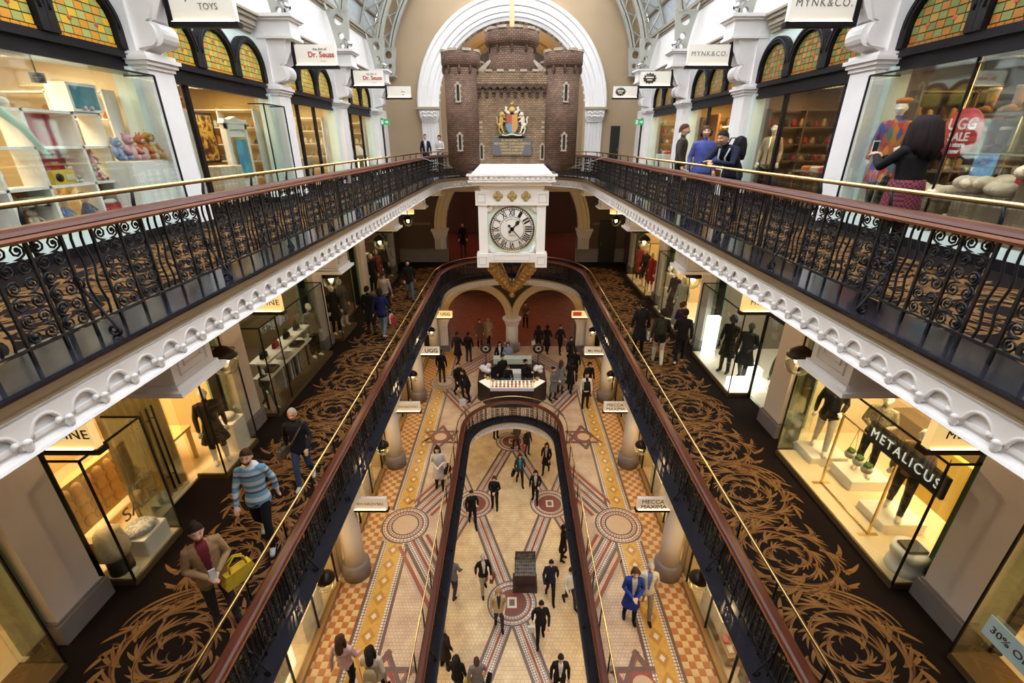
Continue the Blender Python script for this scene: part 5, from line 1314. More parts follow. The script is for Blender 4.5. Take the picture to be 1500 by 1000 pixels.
def jambs(s, k, zf, h=2.45):
    for y in (PY[k]+0.46, PY[k+1]-0.46-0.10):
        t = MB().box(s*6.12, s*6.3, y, y+0.10, zf, zf+h).build('door_jamb', FRAMEB); tag(t, 'black jamb post at the edge of a shop opening', 'jamb', 'black shop jambs', kind='structure')
for s in (-1, 1):
    for k in range(5): jambs(s, k, Z1)
vitrine(-1, 1.2, 3.62, Z1, 5.62, 6.2, 2.3, 'glass display window next to the bed window pilaster, warm room behind', VG)
vitrine(-1, 4.78, 5.82, Z1, 5.62, 6.2, 2.3, 'glass display window with tufted bed and sale lettering', VG, deck=CREAMF)
vitrine(-1, 7.15, 8.36, Z1, 5.62, 6.2, 2.3, 'glass display window with dark dress mannequin and small pedestal', VG, deck=CREAMF)
vitrine(-1, 9.35, 12.95, Z1, 5.62, 6.2, 2.3, 'long glass display window with white shelves and trousers', VG, mull=(10.1,))
vitrine(-1, 13.9, 15.4, Z1, 5.62, 6.2, 2.3, 'dark glass display window behind the couple walking away', VG)
vitrine(-1, 18.5, 22.0, Z1, 5.62, 6.2, 2.3, 'far dark glass display window on the bed shop side', VG, mull=(20.2,))
vitrine(1, 1.0, 3.75, Z1, 5.62, 6.2, 2.3, 'glass display window with pale blue thirty percent card', VG)
vitrine(1, 4.72, 7.95, Z1, 5.62, 6.2, 2.3, 'long bright glass display window with brass clothes rack', VG, deck=CREAMF)
vitrine(1, 10.3, 12.9, Z1, 5.62, 6.2, 2.3, 'glass display window with black clothes and white light boxes', VG, deck=MATS['white_shop_floor'])
vitrine(1, 13.95, 17.2, Z1, 5.62, 6.2, 2.3, 'glass display window with pale evening dresses', VG, mull=(16.2,), deck=MATS['white_shop_floor'])
vitrine(1, 18.5, 21.9, Z1, 5.62, 6.2, 2.3, 'far glass display window with red clothes', VG, mull=(20.6,), deck=CREAMF)
# ---- ground floor columns and shops
GX0 = 4.62
SHAFT = mat('pale_column', (0.72, 0.66, 0.62), 0.45)
mc_base = MB().lathe([(0.36, 0), (0.36, 0.42), (0.33, 0.46), (0.30, 0.5)], 20).mesh('column_base', BASEGREY)
mc_shaft = MB().lathe([(0.27, 0.48), (0.26, 1.3), (0.245, 2.35)], 20).mesh('column_shaft', SHAFT)
mb = MB(); mb.lathe([(0.25, 2.3), (0.30, 2.36), (0.27, 2.42), (0.30, 2.5), (0.40, 2.72), (0.42, 2.8), (0.42, 2.86)], 16)
for i in range(8):
    a = 2*PI*i/8; mb.tube([(0.27*math.cos(a), 0.27*math.sin(a), 2.42), (0.37*math.cos(a), 0.37*math.sin(a), 2.62), (0.44*math.cos(a), 0.44*math.sin(a), 2.66)], [0.06, 0.07, 0.02], 5)
mc_cap = mb.mesh('capital', WHITE)
mb = MB(); pr = [(0.3, 2.86), (0.3, 4.34), (-1.05, 4.34), (-1.05, 4.2)] + [(-1.05+0.9*math.sin(PI/2*i/8), 4.2-1.25*(1-math.cos(PI/2*i/8))) for i in range(1, 9)]
mb.prism(pr, 'y', -0.16, 0.16); mc_arch = mb.mesh('arched_bracket', WHITE)
for s in (-1, 1):
    for y in PY:
        t = thing('shop_column', 'pale round column with leafy capital and arched bracket on the ground floor', 'column', (s*4.22, y, 0), group='ground floor columns', kind='structure'); t.scale = (s, 1, 1)
        for me in (mc_base, mc_shaft, mc_cap, mc_arch): inst(me, me.name, t)
    for k in range(5):
        lab = {(-1, 0): 'ground shop room under the viewer with lit poster', (-1, 1): 'ground shop room by the two women', (-1, 2): 'ground crystal shop room', (-1, 3): 'ground shop room near the star inlay, crystal side', (-1, 4): 'ground boot shop room by the arch', (1, 0): 'ground shop room under the viewer, cosmetics side', (1, 1): 'ground cosmetics shop room by the blue coat woman', (1, 2): 'ground cosmetics shop room near the middle', (1, 3): 'ground menswear shop room', (1, 4): 'ground far menswear shop room by the arch'}[(s, k)]
        room(s, k, ZG, GX0, 7.4, 2.9, WARMW if k < 3 else mat('amber_room', (0.34, 0.22, 0.09), 0.6), CREAMF, 70 if k < 4 else 45, lab)
        ya, yb = PY[k]+0.36, PY[k+1]-0.36
        t = thing('shop_glazing', 'tall glass front with wooden sill, '+lab.replace('ground ', '').replace(' room', ''), 'shop window', (s*GX0, ya, 0), group='ground floor shop glazing'); L = yb-ya
        MB().box(-0.1*s, 0.06*s, 0, L, 0, 0.14).build('sill', mat('oak_sill', (0.30, 0.17, 0.06), 0.4), t)
        for i in range(3): MB().box(0, 0.012*s, L*i/3+0.02, L*(i+1)/3-0.02, 0.14, 2.6).build('glass_pane', GLASS, t)
        mb = MB()
        for i in range(4): mb.box(-0.02*s, 0.03*s, min(L*i/3, L-0.03), min(L*i/3, L-0.03)+0.03, 0.14, 2.6)
        mb.build('mullions', FRAMEB, t)
        MB().box(-0.06*s, 0.1*s, 0, L, 2.6, 4.34).build('fascia', mat('cream_fascia', (0.60, 0.48, 0.30), 0.5), t)
        MB().box(-0.1*s, 0.0, 0, L, 2.55, 2.72).build('transom', FRAMEB, t)
# ---- hall lights, and added fill light for the lower floor
area('red_hall_light', (-3.0, 28.0, Z1+4.1), 3, 3, 60, (1.0, 0.12, 0.05))
area('red_hall_light', (2.5, 28.5, Z1+4.1), 3, 3, 35, (1.0, 0.2, 0.08))
area('ground_hall_light', (-2.0, 27.5, 4.2), 4, 3, 60, (1.0, 0.28, 0.12)); area('ground_hall_light', (3.0, 27.5, 4.2), 3, 3, 30, (1.0, 0.5, 0.25))
area('upper_hall_light', (0, 28.0, Z2+6.8), 5, 4, 120, (1.0, 0.75, 0.45))
for y in (2.0, 8.0, 14.0, 20.0):
    for s in (-1, 1):
        t = MB().box(s*3.3-0.3, s*3.3+0.3, y-0.6, y+0.6, ZG-0.40, ZG-0.36).build('ceiling_light', mat('fill_panel', (1, .95, .85), 0.4, emit=3, ecol=(1, .85, .6))); tag(t, 'flat ceiling light panel above the lowest floor', 'ceiling light', 'lowest floor ceiling lights')  # unseen glowing panels added to brighten the lowest floor
        area('ceiling_panel_light', (s*3.3, y, ZG-0.42), 0.6, 1.2, 60, (1.0, 0.82, 0.55))  # added area lamp under each unseen panel, fill for the lowest floor
# ------------------------------------------------------------------ people
POSES = {
 'stand': dict(la=[(.235,.02,1.14),(.24,-.07,.89)], ra=[(-.235,.02,1.14),(-.24,-.07,.89)], ll=[(.10,-.01,.50),(.11,.02,.08)], rl=[(-.10,-.01,.50),(-.11,.02,.08)]),
 'walk': dict(la=[(.24,.08,1.15),(.25,.10,.91)], ra=[(-.24,-.05,1.15),(-.22,-.24,.97)], ll=[(.095,-.17,.52),(.10,-.24,.085)], rl=[(-.095,.00,.49),(-.10,.26,.17)]),
 'walk2': dict(la=[(.24,-.05,1.15),(.21,-.24,1.0)], ra=[(-.24,.08,1.15),(-.25,.06,.90)], ll=[(.095,.01,.49),(.10,.22,.14)], rl=[(-.095,-.15,.52),(-.10,-.20,.085)]),
 'phone': dict(la=[(.235,-.02,1.14),(.07,-.27,1.13)], ra=[(-.235,-.02,1.14),(-.05,-.28,1.11)], ll=[(.10,-.06,.51),(.11,-.06,.08)], rl=[(-.10,.02,.49),(-.11,.10,.08)]),
 'phoneup': dict(la=[(.24,-.16,1.22),(.07,-.40,1.34)], ra=[(-.24,-.16,1.22),(-.05,-.40,1.32)], ll=[(.10,-.01,.50),(.11,.02,.08)], rl=[(-.10,-.01,.50),(-.11,.02,.08)]),
 'carry': dict(la=[(.235,.02,1.14),(.17,-.22,1.07)], ra=[(-.235,.04,1.14),(-.25,-.02,.89)], ll=[(.095,-.12,.51),(.10,-.16,.085)], rl=[(-.095,.02,.49),(-.10,.18,.12)]),
 'lean': dict(la=[(.25,-.48,1.06),(.03,-.66,1.10)], ra=[(-.25,-.48,1.06),(-.05,-.67,1.07)], ll=[(.10,.02,.49),(.11,.12,.08)], rl=[(-.10,.02,.49),(-.11,.16,.08)], lean=.72),
 'bend': dict(la=[(.22,-.30,.98),(.12,-.45,.85)], ra=[(-.22,-.30,.98),(-.10,-.45,.87)], ll=[(.10,-.08,.50),(.11,.0,.08)], rl=[(-.10,.02,.49),(-.11,.14,.10)], lean=.38),
}
SKIN = [mat('skin_a', (0.62, 0.36, 0.25), 0.55), mat('skin_b', (0.52, 0.29, 0.18), 0.55), mat('skin_c', (0.30, 0.15, 0.09), 0.55)]
FEAT = mat('eye_dark', (0.03, 0.02, 0.015), 0.4); LIP = mat('lip', (0.38, 0.13, 0.10), 0.5)
TPL = {}
def template(pose, style):
    key = (pose, style)
    if key in TPL: return TPL[key]
    p = POSES[pose]; lean = p.get('lean', 0.0)
    mb = MB(); segs = []
    def sp(z):   # point on the spine at upright height z
        if z < 0.98: return Vector((0, 0, z))
        d = z-0.98; return Vector((0, -math.sin(lean)*d, 0.98+math.cos(lean)*d))
    def limb(pts, rs, lab, n=10, squash=1.0):
        mb.tube(pts, rs, n, squash=squash)
        for a, b, r0, r1 in zip(pts[:-1], pts[1:], rs[:-1], rs[1:]): segs.append((Vector(a), Vector(b), (r0+r1)/2, lab))
    hem = {'jacket': 0.82, 'coat': 0.52, 'shirt': 0.90, 'dress': 0.55}[style]
    zs = [hem, 0.90, 1.0, 1.10, 1.22, 1.34, 1.42, 1.47]
    rr = [0.122, 0.118, 0.108, 0.105, 0.117, 0.118, 0.098, 0.055]
    if style == 'coat': zs = [0.52, 0.72]+zs[1:]; rr = [0.165, 0.14]+rr[1:]
    elif style == 'dress': zs = [0.55, 0.75]+zs[1:]; rr = [0.19, 0.15]+rr[1:]
    elif style == 'shirt': zs = zs[1:]; rr = [0.11]+rr[2:]
    elif style == 'jacket': rr[0] = 0.132; rr[1] = 0.126
    pts = [sp(z) for z in zs]
    # torso as elliptical rings, wider than deep
    N = 20; vs = []
    for q, r, zz in zip(pts, rr, zs):
        wx = r*(1.42 if zz < 1.3 else 1.62 if zz < 1.45 else 1.25)
        t = Vector((0, -math.sin(lean), math.cos(lean))) if zz > 0.98 else Vector((0, 0, 1)); yy = Vector((0, t.z, -t.y))
        for k in range(N):
            a = 2*PI*k/N; vs.append(tuple(q+Vector((1, 0, 0))*wx*math.cos(a)+yy*r*math.sin(a)))
    K = len(pts); mb.add(vs, [(i*N+k, i*N+(k+1) % N, (i+1)*N+(k+1) % N, (i+1)*N+k) for i in range(K-1) for k in range(N)]+[tuple(range(N-1, -1, -1)), tuple((K-1)*N+k for k in range(N))], 0, True)
    for a, b, r in zip(pts[:-1], pts[1:], rr[:-1]):
        segs.append((a, b, r*1.0, 1))
        segs.append((a+Vector((0.06, 0, 0)), b+Vector((0.06, 0, 0)), r*0.95, 1)); segs.append((a-Vector((0.06, 0, 0)), b-Vector((0.06, 0, 0)), r*0.95, 1))
    limb([sp(1.44), sp(1.50), sp(1.56)], [0.055, 0.05, 0.05], 0)
    sh = sp(1.405)
    for sx, key_ in ((1, 'la'), (-1, 'ra')):
        el, wr = [Vector(q) for q in p[key_]]; s0 = sh+Vector((sx*0.165, 0, 0))
        limb([sh+Vector((sx*0.09, 0, 0.0)), s0, s0.lerp(el, .5), el, el.lerp(wr, .45), wr], [0.075, 0.066, 0.056, 0.05, 0.046, 0.037], 1)
        d = (wr-el).normalized(); side = d.cross(Vector((0, 0, 1)))
        if side.length < 0.2: side = Vector((0, 1, 0))
        side.normalize(); nrm = side.cross(d)
        palm = wr+d*0.09
        limb([wr, wr+d*0.045, palm], [0.027, 0.034, 0.032], 0, 8, 0.7)
        for fi in range(4):
            b0 = palm+side*(fi-1.5)*0.019; ln = (0.062, 0.075, 0.072, 0.055)[fi]; cur = nrm*(-0.018)
            limb([b0-d*0.01, b0+d*ln*0.55+cur*0.5, b0+d*ln*0.9+cur*1.6], [0.011, 0.0105, 0.009], 0, 6)
        t0 = wr+d*0.035+side*sx*0.03; limb([t0, t0+d*0.03+side*sx*0.022, t0+d*0.06+side*sx*0.022], [0.013, 0.012, 0.010], 0, 6)
    for sx, key_ in ((1, 'll'), (-1, 'rl')):
        kn, an = [Vector(q) for q in p[key_]]; hp = Vector((sx*0.085, 0.0, 0.90))
        bare = style == 'dress'
        limb([hp+Vector((-sx*.02, 0, .06)), hp, hp.lerp(kn, .5), kn], [0.095, 0.092, 0.080, 0.064], 2)
        limb([kn, kn.lerp(an, .35), kn.lerp(an, .8), an], [0.064, 0.063, 0.05, 0.05], 5 if bare else 2)
        dv = Vector((an.x-0, 0, 0)); toe = an+Vector((sx*0.02, -0.17, -0.045)); heel = an+Vector((0, 0.05, -0.035))
        if toe.z < 0.04: toe.z = 0.035
        if heel.z < 0.04: heel.z = 0.04
        if an.z > 0.11: heel.z = an.z-0.01; toe.z = 0.04
        limb([heel, an+Vector((0, -0.03, -0.03)), toe.lerp(an, .35)+Vector((0, 0, -.012)), toe], [0.038, 0.047, 0.042, 0.03], 3)
    # head
    hc = sp(1.645)+Vector((0, -0.012, 0)); tilt = lean*0.3
    hb = MB(); hb.ball((0, 0, 0), (0.077, 0.097, 0.118), 20, 16)
    vv = []
    for (x, y, z) in hb.v:
        if z < 0: t_ = -z/0.118; x *= 1-0.30*t_*t_; y = y*(1-0.12*t_) - (0.012*t_ if y < 0 else -0.0)
        if y > 0.05 and z < -0.04: y *= 0.8
        vv.append((x, y, z))
    hb.v = vv
    hb.tube([(0, -0.088, 0.025), (0, -0.102, -0.005), (0, -0.118, -0.028), (0, -0.095, -0.036)], [0.009, 0.012, 0.017, 0.010], 8)
    for sx in (-1, 1): hb.ball((sx*0.079, 0.012, -0.005), (0.012, 0.022, 0.033), 8, 6); hb.ball((sx*0.03, -0.083, -0.02), (0.026, 0.018, 0.02), 8, 6)
    hb.tube([(-0.03, -0.083, 0.032), (0, -0.095, 0.036), (0.03, -0.083, 0.032)], 0.012, 6)
    hb.tube([(-0.022, -0.09, -0.063), (0, -0.10, -0.062), (0.022, -0.09, -0.063)], 0.011, 6)
    HM = Matrix.Translation(hc) @ Matrix.Rotation(tilt, 4, 'X')
    hb.xf(HM); mb.merge(hb)
    segs.append((HM @ Vector((0, 0, -0.06)), HM @ Vector((0, 0, 0.05)), 0.085, 0))
    for sx in (-1, 1): segs.append((HM @ Vector((sx*0.08, 0.0, 0)), HM @ Vector((sx*0.08, 0.02, 0)), 0.03, 0))
    me0 = mb.mesh('body', SKIN[0], fix=True)
    ob = bpy.data.objects.new('tmp', me0); COL.objects.link(ob)
    md = ob.modifiers.new('r', 'REMESH'); md.mode = 'VOXEL'; md.voxel_size = 0.0115; md.use_smooth_shade = True
    sm = ob.modifiers.new('s', 'SMOOTH'); sm.factor = 0.5; sm.iterations = 2
    dg = bpy.context.evaluated_depsgraph_get(); me = bpy.data.meshes.new_from_object(ob.evaluated_get(dg)); bpy.data.objects.remove(ob)
    nP = len(me.polygons); cen = np.empty(nP*3, np.float32); me.polygons.foreach_get('center', cen); cen = cen.reshape(-1, 3)
    best = np.full(nP, 1e9); lab = np.zeros(nP, np.int32)
    for a, b, r, l in segs:
        a = np.array(a); b = np.array(b); ab = b-a; t = np.clip(((cen-a) @ ab)/max(1e-9, ab @ ab), 0, 1); d = np.linalg.norm(cen-(a+t[:, None]*ab), axis=1)-r
        m_ = d < best; best[m_] = d[m_]; lab[m_] = l
    lab[lab == 5] = 0
    # torso front strip = inner shirt
    tz = cen[:, 2]
    fr = (lab == 1) & (np.abs(cen[:, 0]) < 0.02+0.045*np.clip((tz-0.98)/0.45, 0, 1)) & (cen[:, 1] < (-0.02-math.tan(lean)*np.clip(tz-0.98, 0, 1))) & (tz > 0.98)
    if pose not in ('lean', 'bend'): lab[fr] = 4
    HI = np.array(HM.inverted()); hl = np.c_[cen, np.ones(nP)] @ HI.T
    for ex in (-0.031, 0.031):
        e = np.linalg.norm((hl[:, :3]-np.array([ex, -0.083, 0.008]))*np.array([0.75, .5, 1.3]), axis=1) < 0.0095; lab[e & (hl[:, 1] < -0.05)] = 5
        e = (np.abs(hl[:, 0]-ex) < 0.016) & (np.abs(hl[:, 2]-0.034) < 0.0035) & (hl[:, 1] < -0.06); lab[e] = 5
    e = (np.abs(hl[:, 0]) < 0.024) & (np.abs(hl[:, 2]+0.062) < 0.007) & (hl[:, 1] < -0.07); lab[e] = 6
    me.materials.clear()
    for m in (SKIN[0], CLOCKW, IRON, BLACK, CLOCKW, FEAT, LIP): me.materials.append(m)
    me.polygons.foreach_set('material_index', lab.astype(np.int32)); me.polygons.foreach_set('use_smooth', np.ones(nP, dtype=bool)); me.update(); me.name = 'person_body'
    TPL[key] = (me, HM, Vector(p['la'][1]), Vector(p['ra'][1]))
    return TPL[key]
def hair_mesh(kind):
    mb = MB(); n = 22
    def shell(front, low):
        # cap that follows the skull: front hairline height at the face, low edge behind
        vs = []; K = 9
        for i in range(K):
            u = i/(K-1)
            for j in range(n):
                a = 2*PI*j/n; f = 0.5-0.5*math.sin(a)        # 1 at the face (-y), 0 behind
                lo = low+(front-low)*(f**0.8); zt = 0.128
                z = zt+(lo-zt)*u**1.2; t = max(0, 1-(z/0.134)**2) if z > 0 else 1
                rr = math.sqrt(t); bulge = 1.0+0.02*math.sin(7*a)
                vs.append((0.088*rr*math.cos(a)*bulge, 0.108*rr*math.sin(a)*bulge+0.006, z))
        mb.add(vs, [(i*n+j, i*n+(j+1) % n, (i+1)*n+(j+1) % n, (i+1)*n+j) for i in range(K-1) for j in range(n)]+[tuple(range(n-1, -1, -1))], 0, True)
    if kind in ('short', 'grey'):
        shell(0.070, -0.07)
    elif kind == 'long':
        shell(0.062, -0.09)
        mb.tube([(0, 0.05, 0.09), (0, 0.075, 0.0), (0, 0.095, -0.12), (0, 0.10, -0.24), (0, 0.09, -0.33)], [0.06, 0.078, 0.085, 0.075, 0.02], 10, squash=1.0)
        for sx in (-1, 1): mb.tube([(sx*0.055, 0.0, 0.09), (sx*0.088, 0.012, 0.0), (sx*0.092, 0.02, -0.12), (sx*0.082, 0.03, -0.25)], [0.03, 0.034, 0.036, 0.012], 8)
    elif kind == 'bob':
        shell(0.062, -0.09); mb.tube([(0, 0.05, 0.06), (0, 0.07, -0.03), (0, 0.065, -0.11)], [0.07, 0.085, 0.05], 10)
        for sx in (-1, 1): mb.tube([(sx*0.055, 0.0, 0.09), (sx*0.088, 0.005, 0.0), (sx*0.085, 0.01, -0.085)], [0.03, 0.034, 0.018], 8)
    elif kind == 'wavy':
        shell(0.062, -0.09)
        for k in range(15):
            a = PI*(-0.12+1.24*k/14); c_, s_ = math.cos(a), math.sin(a)
            mb.tube([(0.05*c_, 0.06*s_, 0.12), (0.105*c_, 0.115*s_+0.01, 0.04), (0.115*c_+0.01*math.sin(k*2.1), 0.13*s_+0.02, -0.08), (0.135*c_+0.012*math.cos(k*1.7), 0.14*s_+0.03, -0.2), (0.12*c_+0.015*math.sin(k), 0.13*s_+0.03, -0.29-0.03*(k % 3))], [0.035, 0.045, 0.048, 0.042, 0.012], 7)
    elif kind == 'bun':
        shell(0.066, -0.07); mb.ball((0, 0.115, 0.055), (0.045, 0.04, 0.045), 10, 8)
    elif kind == 'thin':
        shell(0.095, -0.06)
    elif kind == 'beret':
        mb.ball((0.015, 0.01, 0.10), (0.115, 0.12, 0.05), 16, 8); mb.lathe([(0.085, 0.06), (0.092, 0.08), (0.085, 0.10)], 16, (0, 0.0, 0))
    me = mb.mesh('hair', BLACK); return me
HAIRM = {}
CLO = {}
def cloth(c):
    if c not in CLO:
        c2 = tuple(min(1, v*0.82) for v in c); CLO[c] = mat('cloth_%d' % len(CLO), c, 0.85, col2=c2, nscale=9, bump=0.15, bscale=60, spec=0.2)
    return CLO[c]
BK = (0.012, 0.011, 0.013); NV = (0.014, 0.018, 0.035); CH = (0.04, 0.04, 0.045); GR = (0.20, 0.20, 0.22); WH = (0.66, 0.62, 0.58); JN = (0.05, 0.085, 0.16); TN = (0.33, 0.20, 0.10); CRM = (0.62, 0.50, 0.36)
def person(x, y, zf, rz, pose, style, top, bottom, label, hair=('short', (0.02, 0.013, 0.01)), inner=None, skin=0, shoes=BK, h=1.0, w=1.0, group=None, name='person', cat='person', skinm=None):
    me, HM, lh, rh = template(pose, style)
    t = thing(name, label, cat, (x, y, zf), rz, group); t.scale = (h*w, h*w, h)
    b = inst(me, 'body', t)
    sm = skinm or SKIN[skin]
    tm = top if not isinstance(top, tuple) else cloth(top)
    mats = [sm, tm, bottom if not isinstance(bottom, tuple) else cloth(bottom), cloth(shoes) if isinstance(shoes, tuple) else shoes, cloth(inner) if inner else tm, FEAT if skinm is None else sm, LIP if skinm is None else sm]
    for i, m in enumerate(mats): b.material_slots[i].link = 'OBJECT'; b.material_slots[i].material = m
    if hair:
        if hair[0] not in HAIRM: HAIRM[hair[0]] = hair_mesh(hair[0])
        hm = inst(HAIRM[hair[0]], 'hair' if hair[0] != 'beret' else 'beret', t); hm.matrix_local = HM; hm.material_slots[0].link = 'OBJECT'; hm.material_slots[0].material = cloth(hair[1]) if isinstance(hair[1], tuple) else hair[1]
    return t
HB = (0.022, 0.014, 0.010); HBR = (0.075, 0.036, 0.018); HGR = (0.42, 0.41, 0.40); HBL = (0.36, 0.22, 0.10)
def bag(x, y, z, rz, col, label, kind='hand', s=1.0, cat='bag'):
    t = thing({'hand': 'handbag', 'shop': 'shopping_bag', 'pack': 'backpack'}[kind], label, cat, (x, y, z), rz); t.scale = (s, s, s); m = cloth(col)
    mb = MB()
    if kind == 'hand':
        mb.prism([(-0.20, 0), (0.20, 0), (0.215, 0.06), (0.17, 0.23), (-0.17, 0.23), (-0.215, 0.06)], 'y', -0.065, 0.065); mb.build('bag_body', m, t)
        for yy in (-0.05, 0.05): MB().tube([(-0.11, yy, 0.2), (-0.10, yy*.6, 0.36), (0, yy*.3, 0.43), (0.10, yy*.6, 0.36), (0.11, yy, 0.2)], 0.012, 6).build('handle', m, t)
    elif kind == 'shop':
        mb.box(-0.15, 0.15, -0.05, 0.05, 0, 0.36); mb.build('bag_body', m, t)
        for yy in (-0.04, 0.04): MB().tube([(-0.07, yy, 0.35), (-0.06, yy, 0.44), (0.06, yy, 0.44), (0.07, yy, 0.35)], 0.005, 5).build('handle', m, t)
    else:
        mb.lathe([(0.02, 0.0), (0.13, 0.02), (0.155, 0.12), (0.15, 0.3), (0.11, 0.42), (0.03, 0.46)], 14, sy=0.62); mb.build('bag_body', m, t)
        mb = MB(); mb.ball((0, 0.09, 0.14), (0.1, 0.04, 0.1), 10, 7); mb.build('pocket', m, t)
        for sx in (-1, 1): MB().tube([(sx*0.09, -0.06, 0.42), (sx*0.10, -0.17, 0.42), (sx*0.11, -0.25, 0.30), (sx*0.12, -0.2, 0.14), (sx*0.12, -0.08, 0.06)], 0.02, 5, squash=0.5).build('strap', m, t)
    return t
def off(p, x, y, z=0):   # a point given in a person's own frame
    a = p.rotation_euler.z; s = p.scale; return (p.location.x+(x*math.cos(a)-y*math.sin(a))*s[0], p.location.y+(x*math.sin(a)+y*math.cos(a))*s[0], p.location.z+z*s[2])
T = {}
# lower floor
T['a'] = person(-1.60, 14.0, ZL, 0.2, 'walk', 'jacket', BK, BK, 'man in plain black jacket walking on the red medallion of lowest floor', h=1.0)
T['b'] = person(-0.73, 14.9, ZL, -0.1, 'phone', 'jacket', BK, BK, 'woman in black holding a phone between the lowest floor bands', ('bob', HBR), h=0.97)
T['c'] = person(0.35, 16.4, ZL, 0.15, 'walk', 'jacket', CH, BK, 'woman in grey jacket over a teal top on the lowest floor', ('long', HBR), inner=(0.02, 0.30, 0.33), h=0.95)
T['d'] = person(1.0, 15.3, ZL, -0.1, 'carry', 'jacket', BK, BK, 'woman in black with pale scarf standing on far red medallion', ('bob', HB), inner=(0.45, 0.38, 0.34), h=0.95)
T['e'] = person(1.60, 17.2, ZL, -0.3, 'walk2', 'coat', BK, BK, 'person in long black coat near the oval kerb on the lowest floor', ('long', HB), inner=(0.4, 0.35, 0.3), h=0.95)
T['f'] = person(0.75, 18.5, ZL, 0.6, 'stand', 'jacket', CH, JN, 'person in charcoal top with pink bag far back on the lowest floor', h=0.9)
T['g'] = person(0.22, 18.9, ZL, -2.4, 'carry', 'jacket', (0.14, 0.09, 0.06), CH, 'person in brown jacket on the farthest red medallion', ('bob', HBR), h=0.92)
T['h'] = person(-0.85, 19.9, ZL, 0.5, 'stand', 'jacket', BK, BK, 'person in black beside the farthest red medallion', h=0.9)
T['i'] = person(-2.0, 10.85, ZL, 2.9, 'walk', 'jacket', (0.15, 0.15, 0.155), CH, 'man in grey hoodie walking away on the lowest floor', h=1.03)
T['j'] = person(-0.98, 11.0, ZL, 0.35, 'walk2', 'jacket', BK, (0.33, 0.27, 0.2), 'white haired man in black blazer and tan trousers', ('thin', HGR), inner=WH, h=0.98)
T['k'] = person(-0.42, 9.75, ZL, 0.1, 'carry', 'jacket', (0.50, 0.38, 0.22), CH, 'blonde woman in cream jacket and dark scarf on the front medallion', ('bob', HBL), inner=CH, h=0.96)
T['l'] = person(1.29, 10.75, ZL, 0.0, 'walk', 'jacket', NV, BK, 'man in navy zip jacket beside the display stand', h=1.0)
T['m'] = person(0.88, 9.3, ZL, 0.05, 'walk2', 'jacket', BK, BK, 'man in black jumper carrying a white paper', h=1.0)
T['n'] = person(-1.98, 8.5, ZL, 2.6, 'stand', 'coat', (0.03, 0.02, 0.015), BK, 'woman in long dark brown coat close to the lowest floor kerb', ('bob', HGR), h=1.02)
T['o'] = person(-1.50, 7.75, ZL, 3.0, 'carry', 'jacket', BK, JN, 'woman in black jacket with yellow bag walking away', ('long', HB), h=0.97)
T['p'] = person(-0.95, 7.7, ZL, 3.3, 'walk', 'coat', (0.22, 0.19, 0.19), CH, 'woman in grey coat with black shoulder bag walking away', ('bun', HBR), h=0.96)
T['q'] = person(1.31, 7.75, ZL, 0.0, 'stand', 'jacket', BK, BK, 'man in black blazer over an open white shirt', inner=(0.75, 0.73, 0.71), h=1.0)
T['r'] = person(1.92, 10.5, ZL, 0.4, 'walk', 'shirt', (0.7, 0.68, 0.66), CH, 'person in white shirt half hidden by the oval kerb', h=0.97)
T['s'] = person(1.88, 12.3, ZL, 1.2, 'stand', 'coat', BK, BK, 'person in black coat half hidden by the oval kerb', ('bob', HB), h=0.97)
bag(*off(T['m'], -0.30, -0.12, 0.58), 0, (0.7, 0.68, 0.66), 'white paper bag held by man in black jumper', 'shop', 0.7)
bag(*off(T['o'], -0.3, 0.1, 0.75), 1.2, (0.62, 0.50, 0.03), 'yellow shoulder bag of woman in black jacket', 'hand', 0.8)
bag(*off(T['p'], -0.32, 0.02, 0.62), 1.4, BK, 'black shoulder bag of woman in grey coat', 'hand', 0.9)
bag(*off(T['j'], 0.30, -0.1, 0.55), 1.3, (0.22, 0.07, 0.03), 'brown leather bag of white haired man', 'hand', 0.8)
bag(*off(T['f'], -0.30, -0.05, 0.5), 0.9, (0.55, 0.12, 0.16), 'pink bag carried by person in charcoal top', 'shop', 0.8)
bag(*off(T['c'], -0.30, 0.05, 0.55), 1.2, BK, 'black handbag of woman in teal top', 'hand', 0.8)
# ground floor
T['A'] = person(-2.45, 12.2, 0, 0.1, 'phone', 'coat', (0.55, 0.52, 0.52), BK, 'woman in pale grey coat walking beside the oval railing', ('long', HB), h=0.97)
bag(*off(T['A'], 0.30, -0.05, 0.72), 1.2, BK, 'black handbag of woman in pale grey coat', 'hand', 0.8)
T['B'] = person(-3.40, 19.6, 0, 3.1, 'stand', 'jacket', BK, CH, 'man in black seen from behind near the star inlay', h=1.0)
T['C'] = person(-2.45, 18.3, 0, 0.6, 'walk', 'jacket', BK, BK, 'man in black striding past the kiosk', h=0.98)
T['D'] = person(-1.98, 17.85, 0, -0.8, 'bend', 'jacket', BK, BK, 'woman in black bending over a bag beside the kiosk', ('long', HB), h=0.98)
bag(-2.2, 17.45, 0.0, 0.3, (0.7, 0.68, 0.66), 'white shopping bag on the floor by the kiosk', 'shop', 0.9)
bag(*off(T['C'], 0.30, -0.1, 0.5), 0.9, (0.03, 0.05, 0.09), 'dark blue bag of striding man in black', 'shop', 0.9)
T['E'] = person(-2.84, 21.6, 0, 2.8, 'walk', 'coat', BK, BK, 'tall person in long black coat near the fluted pier', h=1.05)
T['F'] = person(-2.3, 21.9, 0, 2.9, 'stand', 'jacket', BK, CH, 'person in black jacket beside the tall long coated one', h=0.97)
T['G'] = person(-1.85, 23.9, 0, 0.4, 'stand', 'coat', (0.16, 0.09, 0.06), BK, 'woman in brown coat under the ground arch', ('bob', HBR), h=0.95)
